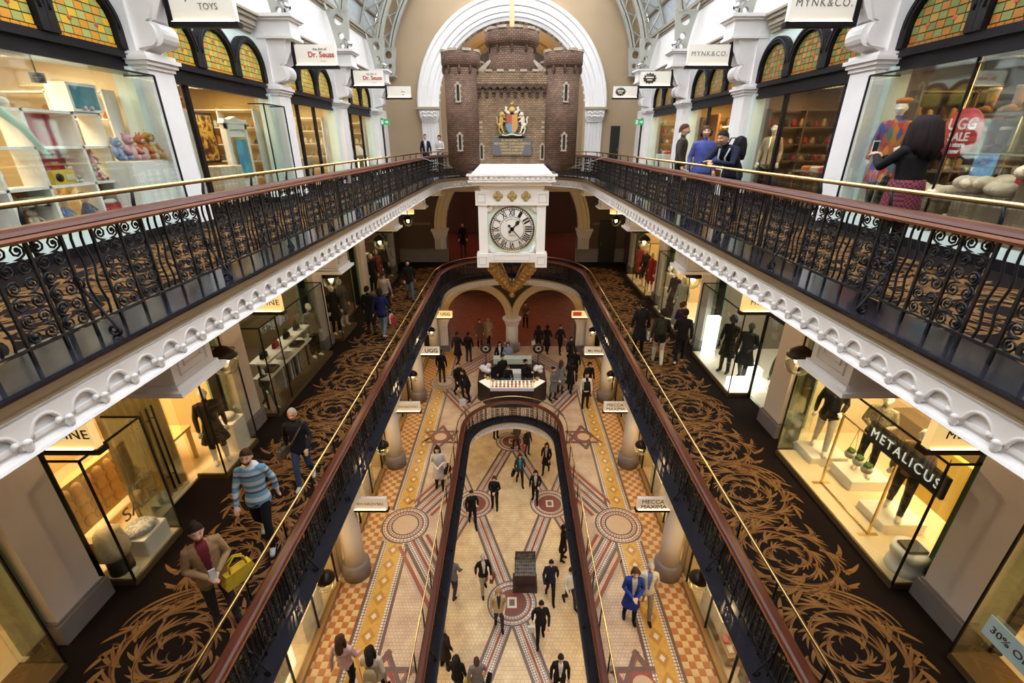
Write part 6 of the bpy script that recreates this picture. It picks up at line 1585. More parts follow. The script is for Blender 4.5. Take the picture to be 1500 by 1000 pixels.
T['H'] = person(-1.35, 24.2, 0, -0.3, 'carry', 'coat', (0.42, 0.33, 0.19), BK, 'woman in beige coat under the ground arch', ('bob', HBL), h=0.95)
T['I'] = person(1.45, 22.9, 0, 3.0, 'stand', 'jacket', BK, BK, 'person in black holding a white bag beside one in black coat', ('long', HB), h=0.97)
T['J'] = person(1.92, 22.9, 0, 2.8, 'walk', 'coat', BK, BK, 'person in black coat with light collar near the white column', ('bob', HB), h=0.97)
bag(*off(T['I'], 0.28, -0.05, 0.5), 0.1, (0.7, 0.68, 0.66), 'white bag held by person in black near the column', 'shop', 0.7)
T['K'] = person(2.65, 23.0, 0, 0.4, 'walk2', 'jacket', BK, BK, 'person in black walking towards the boot shop sign', h=0.95)
T['L'] = person(3.05, 21.5, 0, 0.3, 'stand', 'coat', BK, BK, 'person in black coat by the menswear glass', ('bob', HB), h=0.92)
T['M'] = person(1.85, 17.95, 0, 0.9, 'phone', 'coat', (0.15, 0.16, 0.175), CH, 'woman in grey coat looking at a phone beside the kiosk', ('bun', HB), h=0.96)
T['N'] = person(2.25, 18.6, 0, 2.6, 'stand', 'coat', (0.20, 0.20, 0.20), CH, 'person in pale grey coat behind the woman with phone', ('long', HBR), h=0.96)
T['O'] = person(2.70, 18.6, 0, 2.8, 'walk', 'coat', BK, BK, 'person in long black coat walking to the arch', ('bob', HB), h=1.0)
T['P'] = person(3.05, 19.75, 0, 2.9, 'stand', 'jacket', BK, CH, 'man in dark jacket near the menswear shop', h=1.0)
T['Q'] = person(3.22, 17.3, 0, 0.1, 'stand', 'shirt', (0.66, 0.64, 0.62), BK, 'waiter in black waistcoat over white shirt on yellow band', inner=BK, h=1.0)
MB().box(-0.125, 0.125, -0.135, 0.12, 0.93, 1.36).build('waistcoat', cloth(BK), T['Q'])
T['R'] = person(3.5, 18.35, 0, 0.2, 'stand', 'jacket', BK, BK, 'person in dark jacket behind the waiter', ('bob', HB), h=0.98)
T['S'] = person(2.88, 7.55, 0, -0.1, 'phone', 'coat', (0.02, 0.05, 0.30), BK, 'woman in royal blue coat walking beside a man', ('bob', HBR), inner=(0.5, 0.45, 0.45), h=0.98)
T['U'] = person(3.28, 7.7, 0, -0.1, 'walk', 'jacket', (0.62, 0.58, 0.52), (0.30, 0.24, 0.17), 'white haired man in cream jacket over blue shirt', ('thin', HGR), inner=(0.12, 0.2, 0.42), h=0.98)
T['V'] = person(-3.45, 5.95, 0, 3.0, 'walk', 'shirt', (0.62, 0.40, 0.38), BK, 'long haired woman in pink top and black leggings', ('long', HBR), h=1.0)
T['W'] = person(-2.80, 5.75, 0, 3.1, 'walk2', 'jacket', (0.58, 0.48, 0.36), BK, 'long haired woman in cream fur jacket', ('long', HB), h=0.98)
bag(*off(T['W'], 0.0, 0.18, 0.92), PI, (0.40, 0.30, 0.17), 'beige backpack of woman in cream jacket', 'pack', 0.9)
T['X'] = person(0.85, 26.8, 0, 0.3, 'phone', 'jacket', (0.18, 0.14, 0.1), BK, 'person in brown jacket in the red tiled hall', h=0.95)
T['Y'] = person(-0.45, 18.95, 0, 0.4, 'carry', 'shirt', BK, BK, 'tall kiosk worker in black shirt behind the counter', h=1.02)
T['Z'] = person(-0.22, 18.45, 0, 0.2, 'bend', 'shirt', BK, BK, 'kiosk worker in black bending to the pastry tray', ('bun', HBR), h=0.95)
T['1'] = person(0.62, 18.65, 0, 1.3, 'phone', 'shirt', BK, BK, 'kiosk worker in black packing white bags', ('bun', HB), h=0.98)
T['2'] = person(-0.62, 20.75, 0, 0.1, 'stand', 'jacket', BK, CH, 'dark haired customer in black behind the kiosk', ('long', HB), inner=WH, h=0.95)
T['3'] = person(-0.20, 20.7, 0, 0.0, 'phone', 'shirt', (0.30, 0.36, 0.48), CH, 'customer in light blue shirt behind the kiosk', ('bob', HBR), h=0.95)
# middle gallery
T['4'] = person(-3.95, 4.25, Z1, 0.75, 'phone', 'jacket', (0.33, 0.20, 0.10), (0.05, 0.04, 0.04), 'woman in tan jacket looking at a phone by the railing', ('bun', HB), inner=(0.16, 0.02, 0.03), h=1.0)
bag(*off(T['4'], 0.27, -0.10, 0.66), 1.0, (0.60, 0.40, 0.03), 'yellow leather handbag of woman in tan jacket', 'hand', 1.0)
def ph(x, y, z, rz, label):
    t = thing('phone', label, 'phone', (x, y, z), rz)
    MB().box(-0.037, 0.037, -0.005, 0.005, 0, 0.145).build('case', cloth((0.7, 0.7, 0.7)), t); MB().box(-0.032, 0.032, -0.007, -0.005, 0.012, 0.133).build('screen', mat('phone_screen', (0.02, 0.03, 0.03), 0.15), t); return t
ph(*off(T['4'], 0.01, -0.36, 1.14), 0.75+PI, 'white phone held by woman in tan jacket')
HOOD = mat('striped_hoodie', (0.4, 0.5, 0.6), 0.85)
nt = HOOD.node_tree; b_ = nt.nodes['Principled BSDF']; tc = nt.nodes.new('ShaderNodeTexCoord'); sx_ = nt.nodes.new('ShaderNodeSeparateXYZ'); mm = nt.nodes.new('ShaderNodeMath'); mm.operation = 'MULTIPLY'; mm.inputs[1].default_value = 3.4; fr_ = nt.nodes.new('ShaderNodeMath'); fr_.operation = 'FRACT'; rp = nt.nodes.new('ShaderNodeValToRGB'); rp.color_ramp.interpolation = 'CONSTANT'
nt.links.new(tc.outputs['Object'], sx_.inputs[0]); nt.links.new(sx_.outputs['Z'], mm.inputs[0]); nt.links.new(mm.outputs[0], fr_.inputs[0]); nt.links.new(fr_.outputs[0], rp.inputs[0]); nt.links.new(rp.outputs[0], b_.inputs['Base Color'])
cr = rp.color_ramp; cr.elements[0].color = (0.55, 0.60, 0.66, 1); cr.elements[1].position = 0.25; cr.elements[1].color = (0.16, 0.36, 0.55, 1)
for p_, c_ in ((0.5, (0.09, 0.10, 0.14, 1)), (0.62, (0.45, 0.52, 0.60, 1)), (0.8, (0.10, 0.26, 0.44, 1))): e = cr.elements.new(p_); e.color = c_
T['5'] = person(-4.05, 5.65, Z1, 0.25, 'walk', 'jacket', HOOD, BK, 'bearded man in blue striped hoodie with backpack', ('short', (0.06, 0.03, 0.02)), shoes=(0.45, 0.47, 0.5), h=1.04)
mb = MB(); mb.lathe([(0.11, 1.41), (0.125, 1.44), (0.105, 1.485), (0.07, 1.48)], 14, (0, 0.025, 0), sy=0.85); mb.build('hood', cloth((0.66, 0.66, 0.68)), T['5'])
mb = MB(); mb.ball((0, -0.075, 1.575), (0.05, 0.03, 0.035), 10, 8); mb.build('beard', cloth((0.09, 0.04, 0.025)), T['5'])
bag(*off(T['5'], 0.0, 0.20, 0.98), 0.25, BK, 'black backpack on man in striped hoodie', 'pack', 1.0)
T['6'] = person(-4.0, 7.05, Z1, 0.2, 'walk2', 'jacket', (0.016, 0.016, 0.024), JN, 'grey haired man in navy vest and jeans with shoulder strap', ('thin', HGR), skin=1, shoes=(0.5, 0.5, 0.5), h=0.95)
MB().tube([(0.16, 0.0, 1.47), (0.06, -0.13, 1.3), (-0.10, -0.15, 1.05), (-0.22, -0.08, 0.95)], 0.018, 5).build('shoulder_strap', cloth((0.13, 0.10, 0.08)), T['6'])
bag(*off(T['6'], -0.30, -0.05, 0.75), 1.4, (0.14, 0.11, 0.09), 'brown messenger bag of grey haired man', 'hand', 0.7)
T['7'] = person(-4.82, 14.5, Z1, 2.95, 'stand', 'coat', BK, CH, 'person in dark coat walking away beside a blue jacket', h=0.98)
T['8'] = person(-4.36, 14.3, Z1, 3.1, 'walk', 'jacket', (0.012, 0.018, 0.09), (0.16, 0.22, 0.30), 'person in blue jacket and pale jeans walking away', ('bob', HB), shoes=(0.6, 0.6, 0.6), h=0.97)
bag(*off(T['8'], -0.30, -0.05, 0.5), 1.6, (0.68, 0.66, 0.66), 'white shopping bag of person in blue jacket', 'shop', 0.8); bag(*off(T['8'], -0.40, 0.1, 0.5), 1.6, (0.50, 0.03, 0.05), 'red shopping bag beside the white one', 'shop', 0.8)
T['9'] = person(-4.75, 16.3, Z1, 3.0, 'stand', 'shirt', (0.28, 0.24, 0.23), BK, 'man in pale grey jumper walking away on the carpet', h=1.0)
T['10'] = person(-4.25, 18.2, Z1, 0.3, 'walk', 'jacket', BK, (0.09, 0.14, 0.22), 'person in black jacket and jeans far along the carpet', ('bob', HB), h=0.97)
T['11'] = person(3.92, 12.9, Z1, 3.1, 'stand', 'coat', BK, BK, 'man in long black jumper at the brass rail', h=1.0)
bag(*off(T['11'], -0.28, -0.05, 0.5), 1.4, (0.68, 0.66, 0.66), 'small white bag of man in long black jumper', 'shop', 0.6)
T['12'] = person(4.32, 12.2, Z1, 2.9, 'walk', 'jacket', (0.02, 0.02, 0.014), (0.60, 0.53, 0.42), 'person in dark jacket and cream trousers with backpack', ('short', HB), shoes=(0.55, 0.53, 0.5), h=0.99)
bag(*off(T['12'], 0.0, 0.20, 1.0), 2.9, (0.022, 0.022, 0.014), 'dark backpack on person in cream trousers', 'pack', 0.95)
T['13'] = person(4.98, 12.25, Z1, 2.8, 'walk2', 'jacket', BK, BK, 'person in black jacket and trousers with white sneakers', ('short', HB), shoes=(0.6, 0.6, 0.6), h=0.98)
T['14'] = person(5.15, 12.95, Z1, 1.9, 'carry', 'jacket', (0.045, 0.012, 0.07), BK, 'woman in purple top turning to the dress window', ('bun', HBR), h=0.97)
T['15'] = person(-2.9, 27.0, Z1, 0.2, 'stand', 'coat', BK, BK, 'dark figure in the red lit hall behind the arch', h=1.0)
# top gallery
T['16'] = person(3.98, 11.6, Z2, 1.1, 'stand', 'shirt', (0.055, 0.048, 0.040), BK, 'man in dark grey jumper looking at the shops', ('short', HBR), h=1.0, w=1.12, inner=(0.055, 0.048, 0.040))
T['17'] = person(4.02, 10.35, Z2, -0.3, 'stand', 'jacket', (0.075, 0.095, 0.33), (0.03, 0.035, 0.09), 'woman in blue zip top beside the leaning man', ('bob', HBR), h=0.96, w=1.1)
T['18'] = person(4.02, 8.85, Z2, -0.95, 'lean', 'jacket', (0.014, 0.018, 0.04), BK, 'man in navy jacket leaning on the brass rail', ('short', HB), skin=1, h=0.98, w=1.1)
MB().tube([(-0.05, -0.40, 1.31), (-0.06, -0.40, 1.16), (-0.05, -0.33, 1.05)], 0.016, 6).build('white_lapel', cloth((0.66, 0.64, 0.62)), T['18'])
MB().tube([(0.10, -0.36, 1.32), (0.06, -0.40, 1.16), (0.05, -0.33, 1.05)], 0.014, 6).build('white_lapel', cloth((0.66, 0.64, 0.62)), T['18'])
bag(*off(T['18'], 0.0, 0.08, 1.10), -0.95, BK, 'black backpack on man leaning on the rail', 'pack', 0.9)
PLAID = mat('plaid', (0.2, 0.02, 0.03), 0.85)
nt = PLAID.node_tree; b_ = nt.nodes['Principled BSDF']; tc = nt.nodes.new('ShaderNodeTexCoord'); ck = nt.nodes.new('ShaderNodeTexChecker'); ck.inputs['Scale'].default_value = 36; ck.inputs[1].default_value = (0.25, 0.02, 0.035, 1); ck.inputs[2].default_value = (0.02, 0.015, 0.03, 1); nt.links.new(tc.outputs['Object'], ck.inputs[0]); nt.links.new(ck.outputs[0], b_.inputs['Base Color'])
T['19'] = person(4.48, 5.45, Z2, 3.32, 'phoneup', 'jacket', BK, BK, 'woman in black with plaid skirt photographing with a phone', ('wavy', (0.018, 0.011, 0.012)), h=0.93, w=1.12)
MB().lathe([(0.215, 0.62), (0.20, 0.8), (0.19, 0.98), (0.175, 1.08)], 22, (0, 0, 0), sy=0.82).build('plaid_skirt', PLAID, T['19'])
ph(*off(T['19'], 0.01, -0.50, 1.36), 3.32+PI-0.2, 'white phone held up by woman in black')
T['20'] = person(-4.12, 23.6, Z2, 0.2, 'stand', 'jacket', (0.016, 0.02, 0.04), (0.2, 0.2, 0.22), 'woman in navy cardigan by the great arch pilaster', ('bun', HBR), inner=WH, h=0.97)
T['21'] = person(-3.45, 23.6, Z2, -0.4, 'phone', 'shirt', (0.62, 0.60, 0.58), CH, 'woman in white top beside the castle tower', ('bun', HB), h=0.95)
# ------------------------------------------------------------------ shop contents
MANW = mat('mannequin_white', (0.78, 0.74, 0.68), 0.35); MANG = mat('mannequin_gold', (0.50, 0.40, 0.22), 0.4)
def mannequin(x, y, z, rz, pose, style, top, bottom, label, hair=None, skinm=MANW, h=1.0, inner=None, shoes=None):
    return person(x, y, z, rz, pose, style, top, bottom, label, hair, inner=inner, h=h, name='mannequin', cat='mannequin', skinm=skinm, shoes=shoes or skinm)
def block(name, x, y, z, sx, sy, sz, m, label, cat, group=None, bev=0.012, rz=0):
    mb = MB(); hx, hy = sx/2, sy/2; b = min(bev, hx*.4, hy*.4)
    ring_ = [(-hx+b, -hy), (hx-b, -hy), (hx, -hy+b), (hx, hy-b), (hx-b, hy), (-hx+b, hy), (-hx, hy-b), (-hx, -hy+b)]
    mb.prism(ring_, 'z', 0, sz-b); mb.add([(px, py, sz-b) for px, py in ring_]+[(px*(1-b/hx), py*(1-b/hy), sz) for px, py in ring_], [(i, (i+1) % 8, 8+(i+1) % 8, 8+i) for i in range(8)]+[tuple(range(8, 16))])
    o = tag(mb.build(name, m), label, cat, group); o.location = (x, y, z); o.rotation_euler = (0, 0, rz); return o
FUR = {}
def plush(x, y, z, rz, s, col, col2, label, ears='round', group='plush toys in the toy shop', kind='plush_toy'):
    t = thing(kind, label, 'soft toy', (x, y, z), rz, group); t.scale = (s, s, s); m = cloth(col); m2 = cloth(col2)
    mb = MB(); mb.ball((0, 0, 0.15), (0.11, 0.09, 0.15), 12, 9); mb.ball((0, -0.055, 0.14), (0.07, 0.05, 0.10), 10, 7, 1); mb.build('body', [m, m2], t)
    mb = MB(); mb.ball((0, -0.01, 0.36), (0.10, 0.09, 0.092), 12, 9); mb.ball((0, -0.085, 0.335), (0.05, 0.045, 0.038), 10, 7, 1)
    for sx in (-1, 1): mb.ball((sx*0.038, -0.088, 0.385), 0.013, 6, 5, 2)
    mb.ball((0, -0.125, 0.345), (0.016, 0.012, 0.012), 6, 5, 2); mb.build('head', [m, m2, FEAT], t)
    for sx in (-1, 1):
        mb = MB()
        if ears == 'round': mb.ball((sx*0.08, 0, 0.44), (0.038, 0.02, 0.038), 8, 6)
        elif ears == 'long': mb.tube([(sx*0.04, 0, 0.43), (sx*0.06, 0, 0.52), (sx*0.07, 0.01, 0.6)], [0.025, 0.03, 0.01], 7)
        else: mb.tube([(sx*0.03, 0, 0.44), (sx*0.035, 0, 0.49)], [0.012, 0.014], 6)
        mb.build('ear', m, t)
        MB().tube([(sx*0.09, -0.01, 0.24), (sx*0.15, -0.06, 0.17), (sx*0.15, -0.11, 0.12)], [0.045, 0.038, 0.04], 8).build('arm', m, t)
        mb = MB(); mb.tube([(sx*0.06, -0.03, 0.05), (sx*0.09, -0.14, 0.045), (sx*0.10, -0.2, 0.05)], [0.055, 0.045, 0.05], 8); mb.ball((sx*0.10, -0.215, 0.055), (0.045, 0.02, 0.05), 8, 6, 1); mb.build('leg', [m, m2], t)
    return t
def doll(x, y, z, rz, s, dress, hairc, label):
    t = thing('doll', label, 'doll', (x, y, z), rz, 'dolls in the toy shop'); t.scale = (s, s, s)
    mb = MB(); mb.lathe([(0.13, 0.06), (0.10, 0.14), (0.06, 0.24), (0.05, 0.28), (0.02, 0.30)], 12); mb.build('dress', cloth(dress), t)
    mb = MB(); mb.ball((0, -0.01, 0.37), (0.075, 0.075, 0.085), 12, 9); mb.build('head', SKIN[0], t)
    mb = MB(); mb.lathe([(0.14, 0.415), (0.085, 0.42), (0.08, 0.45), (0.05, 0.48), (0.0, 0.485)], 14); mb.build('hat', cloth(hairc), t)
    for sx in (-1, 1):
        MB().tube([(sx*0.05, 0, 0.26), (sx*0.12, -0.05, 0.18), (sx*0.11, -0.10, 0.14)], [0.028, 0.022, 0.02], 7).build('arm', cloth(dress), t)
        MB().tube([(sx*0.05, -0.04, 0.06), (sx*0.06, -0.17, 0.05), (sx*0.06, -0.22, 0.06)], [0.032, 0.026, 0.03], 7).build('leg', SKIN[0], t)
# ---- toy shop: cubby shelves with coloured backs
WSH = mat('white_shelf', (0.80, 0.78, 0.74), 0.4)
t = thing('cubby_shelf', 'white cubby shelving with red, orange and teal backs in the toy shop', 'shelf', (-6.70, 5.40, Z2))
cols = [0, 0.62, 1.20, 1.95, 2.42, 2.9]; rows = [0.03, 0.30, 0.82, 1.32, 1.78]
for c in cols: MB().box(0, 0.34, c-0.02, c+0.02, 0.0, 1.80 if c < 2.8 else 1.32).build('upright', WSH, t)
for r in rows: MB().box(0, 0.34, -0.02, 2.92 if r < 1.5 else 2.44, r-0.018, r+0.018).build('shelf_board', WSH, t)
BACKS = {(0, 1): (0.30, 0.02, 0.03), (1, 1): (0.50, 0.13, 0.03), (3, 1): (0.55, 0.16, 0.04), (4, 1): (0.10, 0.35, 0.36), (2, 2): (0.45, 0.02, 0.04), (2, 3): (0.45, 0.02, 0.04), (4, 0): (0.10, 0.32, 0.34), (0, 0): (0.3, 0.02, 0.03)}
for (c, r), col in BACKS.items():
    y0 = cols[c]+(0.3 if (c, r) in ((2, 2), (2, 3)) else 0.02); MB().box(0.0, 0.012, y0, cols[c+1]-0.02, rows[r]+0.02, rows[r+1]-0.02 if r < 4 else 1.78).build('back_panel', cloth(col), t)
for (c, r) in ((0, 2), (1, 1), (3, 2), (2, 1)): MB().box(0.02, 0.32, cols[c]+0.02, cols[c+1]-0.02, rows[r]+0.24, rows[r]+0.25).build('glass_shelf', GLASS, t)
bx = MB().box(0.05, 0.36, 1.98, 2.5, 1.80, 2.18); b = bx.build('display_box', WSH, t); MB().box(0.361, 0.365, 2.02, 2.46, 1.84, 2.14).build('box_lining', cloth((0.10, 0.28, 0.34)), t)
XS = -6.49; Y0 = 5.40
def tz(r): return Z2+rows[r]+0.02
PL = PI/2
plush(XS, Y0+0.32, tz(2)+0.235, PL, 0.55, (0.42, 0.42, 0.40), (0.6, 0.6, 0.57), 'grey teddy bear sitting on a glass shelf above the brown monkey')
plush(XS, Y0+0.36, tz(2), PL, 0.5, (0.10, 0.04, 0.02), (0.5, 0.34, 0.2), 'brown monkey toy with pale face below the grey teddy')
plush(XS, Y0+0.92, tz(1), PL, 0.55, (0.5, 0.4, 0.3), (0.6, 0.5, 0.4), 'tan rabbit toy in front of orange panel', 'long')
plush(XS, Y0+1.72, tz(2), PL, 0.5, (0.55, 0.50, 0.45), (0.7, 0.65, 0.6), 'cream toy dog beside the yellow radio')
plush(XS, Y0+2.15, tz(2)+0.24, PL, 0.45, (0.5, 0.22, 0.28), (0.6, 0.4, 0.42), 'small pink mouse toy on the upper glass shelf')
plush(XS, Y0+2.17, tz(2), PL, 0.5, (0.6, 0.58, 0.55), (0.45, 0.03, 0.05), 'white toy with red bib below the pink mouse')
plush(XS+0.05, Y0+2.22, Z2+1.82, PL, 0.62, (0.62, 0.42, 0.45), (0.7, 0.6, 0.6), 'pink and white toy in the teal lined box')
plush(-6.25, Y0+2.42, Z2+1.12, PL, 0.72, (0.25, 0.32, 0.55), (0.4, 0.45, 0.6), 'pale blue elephant toy beside pink pig')
plush(-6.2, Y0+2.62, Z2+1.12, PL, 0.85, (0.66, 0.36, 0.40), (0.7, 0.5, 0.5), 'large pink pig toy leaning at shelf end')
plush(-6.18, Y0+2.85, Z2+1.12, PL-0.2, 0.85, (0.55, 0.14, 0.05), (0.62, 0.5, 0.4), 'red and cream rooster toy between pig and giraffe', 'horn')
plush(-6.18, Y0+3.06, Z2+1.12, PL-0.3, 0.95, (0.55, 0.26, 0.05), (0.6, 0.4, 0.2), 'orange giraffe toy near the mint reveal', 'horn')
o = block('toy_plinth', -6.22, Y0+2.74, Z2+0.25, 0.42, 0.85, 0.86, WSH, 'white plinth carrying large plush animals in the toy shop', 'plinth')
doll(XS, Y0+1.42, tz(1), PL, 0.72, (0.16, 0.22, 0.36), (0.45, 0.45, 0.42), 'doll in blue dress with pale bonnet'); doll(XS, Y0+1.78, tz(1)+0.0, PL, 0.78, (0.10, 0.12, 0.2), (0.06, 0.05, 0.04), 'doll in dark dress with black hat')
doll(XS, Y0+2.68, tz(0), PL, 0.5, (0.55, 0.6, 0.66), (0.6, 0.6, 0.6), 'doll in white dress before teal panel')
t = thing('toy_radio', 'yellow toy radio with black dial on the cubby shelf', 'toy', (XS+0.06, Y0+1.5, tz(2)), PL); MB().box(-0.17, 0.17, -0.04, 0.04, 0, 0.19).build('case', cloth((0.60, 0.42, 0.05)), t); MB().lathe([(0, -0.05), (0.055, -0.05), (0.06, -0.035)], 16, (-0.08, 0, 0.09), axis='y').build('dial', BLACK, t); MB().box(0.02, 0.14, -0.05, -0.04, 0.05, 0.13).build('speaker', cloth((0.62, 0.58, 0.4)), t)
t = thing('toy_car', 'green tin toy bus on glass shelf', 'toy', (XS+0.05, Y0+1.0, tz(1)+0.255), 0); MB().box(-0.07, 0.07, -0.16, 0.16, 0.03, 0.14).build('body', cloth((0.25, 0.33, 0.18)), t)
for yy in (-0.1, 0.1): MB().lathe([(0.0, -0.08), (0.035, -0.08), (0.035, 0.08), (0, 0.08)], 10, (0, yy, 0.035), axis='x').build('wheel', BLACK, t)
t = thing('toy_suitcase', 'red toy suitcase with white bundle before orange panel', 'toy', (XS+0.04, Y0+2.18, tz(1)), PL); MB().box(-0.16, 0.16, -0.06, 0.06, 0, 0.17).build('case', cloth((0.40, 0.03, 0.03)), t); MB().ball((0, 0, 0.2), (0.14, 0.05, 0.045), 10, 6).build('bundle', cloth((0.7, 0.66, 0.62)), t)
t = thing('plush_crocodile', 'long white and green plush crocodile lying on the top shelf', 'soft toy', (-6.47, Y0+0.3, Z2+1.80), 0)
MB().tube([(0, -0.8, 0.10), (0, -0.3, 0.13), (0, 0.2, 0.13), (0, 0.5, 0.11), (0, 0.85, 0.06)], [0.10, 0.13, 0.12, 0.10, 0.05], 12).build('body', cloth((0.66, 0.66, 0.58)), t)
mb = MB()
for i in range(10): mb.ball((0.02, -0.75+0.15*i, 0.22-0.008*i), (0.03, 0.05, 0.035), 7, 5)
mb.build('back_ridge', cloth((0.25, 0.50, 0.50)), t); MB().tube([(0.12, 0.5, 0.05), (0.2, 0.75, -0.25), (0.2, 0.95, -0.6)], [0.06, 0.05, 0.03], 8).build('tail', cloth((0.35, 0.55, 0.4)), t)
for i, y in enumerate((5.2, 6.1, 7.0)):
    t = thing('track_spotlight', 'small black track spotlight in the toy shop window', 'spotlight', (-6.35, y, Z2+2.24), 0, 'toy shop spotlights'); MB().box(-0.05, 0.05, -0.06, 0.06, -0.12, 0).build('lamp_head', BLACK, t); MB().tube([(0, 0, 0), (0, 0, 0.38)], 0.01, 5).build('stem', BLACK, t)
for sg, yy, lb, cs in ((-1, 8.35, 'cream side shelves of small toys at the toy shop far wall', [(0.5, 0.3, 0.08), (0.2, 0.1, 0.05), (0.55, 0.45, 0.3), (0.45, 0.12, 0.05)]), (1, 8.35, 'dark side shelves of boots and bags at the boot shop far wall', [(0.3, 0.16, 0.06), (0.06, 0.03, 0.03), (0.4, 0.26, 0.12)]), (-1, 17.45, 'side shelves of prints at the picture shop far wall', [(0.6, 0.55, 0.45), (0.3, 0.2, 0.12)]), (1, 17.45, 'side shelves of golden jars behind the blue top woman', [(0.45, 0.28, 0.08), (0.2, 0.09, 0.03), (0.5, 0.4, 0.2)]), (1, 22.0, 'side shelves of bright books at the scarf shop far wall', [(0.5, 0.06, 0.05), (0.6, 0.5, 0.3), (0.1, 0.12, 0.2)]), (-1, 12.95, 'side shelves of small sculptures behind the blue picture', [(0.5, 0.2, 0.05), (0.6, 0.55, 0.5), (0.1, 0.1, 0.12)]), (-1, 22.0, 'side shelves of pale boxes at the jewellery shop far wall', [(0.6, 0.56, 0.5), (0.4, 0.3, 0.2)]), (1, 12.95, 'side shelves of red clothes at the fashion shop far wall', [(0.3, 0.03, 0.04), (0.04, 0.03, 0.03), (0.35, 0.22, 0.12)])):
    t = thing('side_shelves', lb, 'shelf', (sg*6.55, yy, Z2+0.04)); mw = WSH if sg < 0 else DKFLOOR
    for z_ in (0.5, 0.9, 1.3, 1.7, 2.1): MB().box(0, sg*1.8, -0.12, 0.15, z_-0.025, z_).build('shelf_board', mw, t)
    for xx in (0, 0.9, 1.8): MB().box(sg*xx-0.015, sg*xx+0.015, -0.12, 0.15, 0, 2.12).build('upright', mw, t)
    for j, z_ in enumerate((0.5, 0.9, 1.3, 1.7)):
        for i in range(9):
            mb = MB(); hh = RND.uniform(0.10, 0.22); mb.lathe([(0.055, 0), (0.07, hh*.35), (0.045, hh*.6), (0.05, hh*.8), (0.0, hh)], 9, (sg*(0.1+0.195*i), 0, z_)); mb.build('small_goods', cloth(cs[(i*2+j) % len(cs)]), t)
# ---- picture helper
def picture_mat(name, cs, scale=3.0):
    if name in MATS: return MATS[name]
    m = bpy.data.materials.new(name); m.use_nodes = True; nt = m.node_tree; b = nt.nodes['Principled BSDF']; tc = nt.nodes.new('ShaderNodeTexCoord'); n = nt.nodes.new('ShaderNodeTexNoise'); n.inputs['Scale'].default_value = scale; n.inputs['Detail'].default_value = 3; r = nt.nodes.new('ShaderNodeValToRGB'); r.color_ramp.interpolation = 'CONSTANT'
    el = r.color_ramp.elements; el[0].color = (*cs[0], 1); el[1].color = (*cs[-1], 1); el[1].position = 0.62
    for i, c in enumerate(cs[1:-1]): e = el.new(0.38+0.24*(i+1)/len(cs)); e.color = (*c, 1)
    nt.links.new(tc.outputs['Object'], n.inputs['Vector']); nt.links.new(n.outputs['Fac'], r.inputs['Fac']); nt.links.new(r.outputs['Color'], b.inputs['Base Color']); MATS[name] = m; return m
def picture(s, x, y, z, w, h, pm, label, frame=WSH, lean=0):
    # facing the void: thin framed picture in the YZ plane
    t = thing('framed_picture', label, 'picture', (s*x, y, z))
    MB().box(0, s*0.04, -w/2, w/2, 0, h).build('frame', frame, t); MB().box(-s*0.006, 0, -w/2+0.06, w/2-0.06, 0.06, h-0.06).build('canvas', pm, t); return t
PA1 = picture_mat('art_dark_yellow', [(0.05, 0.02, 0.02), (0.3, 0.12, 0.02), (0.55, 0.38, 0.05), (0.1, 0.05, 0.12)], 5); PB1 = picture_mat('art_blue', [(0.05, 0.25, 0.45), (0.1, 0.4, 0.55), (0.5, 0.35, 0.3)], 3); PC1 = picture_mat('art_green', [(0.1, 0.2, 0.05), (0.4, 0.3, 0.05), (0.5, 0.1, 0.05), (0.05, 0.05, 0.05)], 7)
def white_door(y, w, h, label, inset):
    t = thing('display_door', label, 'display panel', (-6.75, y, Z2+0.04))
    MB().box(-0.06, 0.02, -w/2, w/2, 0, h).build('panel', WSH, t)
    for (a, b_, c, d) in ((-w/2, -w/2+0.10, 0, h), (w/2-0.10, w/2, 0, h), (-w/2, w/2, 0, 0.12), (-w/2, w/2, h-0.12, h)): MB().box(0.02, 0.06, a, b_, c, d).build('stile', WSH, t)
    MB().prism([(-w/2-0.06, h), (w/2+0.06, h), (w/2+0.02, h+0.10), (w/2-0.15, h+0.08), (0, h+0.16), (-w/2+0.15, h+0.08), (-w/2-0.02, h+0.10)], 'x', -0.06, 0.08).build('pediment', WSH, t)
    for i in range(3):
        z0 = 0.25+i*(h-0.4)/3; MB().box(0.02, 0.045, -w/2+0.18, w/2-0.18, z0, z0+(h-0.4)/3-0.12).build('moulded_panel', inset if i != 1 else WSH, t)
    return t
white_door(10.15, 0.85, 1.85, 'white panelled display door with small prints beside the narrow window', WSH)
white_door(12.2, 0.95, 1.75, 'white panelled display door with blue picture next to the mint reveal', WSH)
picture(-1, 6.66, 12.2, Z2+0.55, 0.6, 0.95, PB1, 'blue picture mounted on white display door', frame=BRASS)
picture(-1, 6.66, 10.15, Z2+0.95, 0.40, 0.40, picture_mat('art_small', [(0.7, 0.66, 0.6), (0.3, 0.4, 0.5), (0.6, 0.5, 0.3)], 9), 'small pale print mounted on white display door')
for (y, pm, lb) in ((9.8, PA1, 'dark yellow painting on the golden wall nearest the pilaster'), (11.1, PC1, 'green and red painting on the golden wall, middle one'), (12.35, PA1, 'dark yellow painting on the golden wall behind blue door')): picture(-1, 7.6, y, Z2+0.9, 0.95, 1.15, pm, lb, frame=BLACK)
block('striped_box', -6.7, 11.2, Z2+0.04, 0.5, 0.9, 0.85, mat('beige_box', (0.55, 0.46, 0.34), 0.6), 'beige display box between the two white doors', 'box')
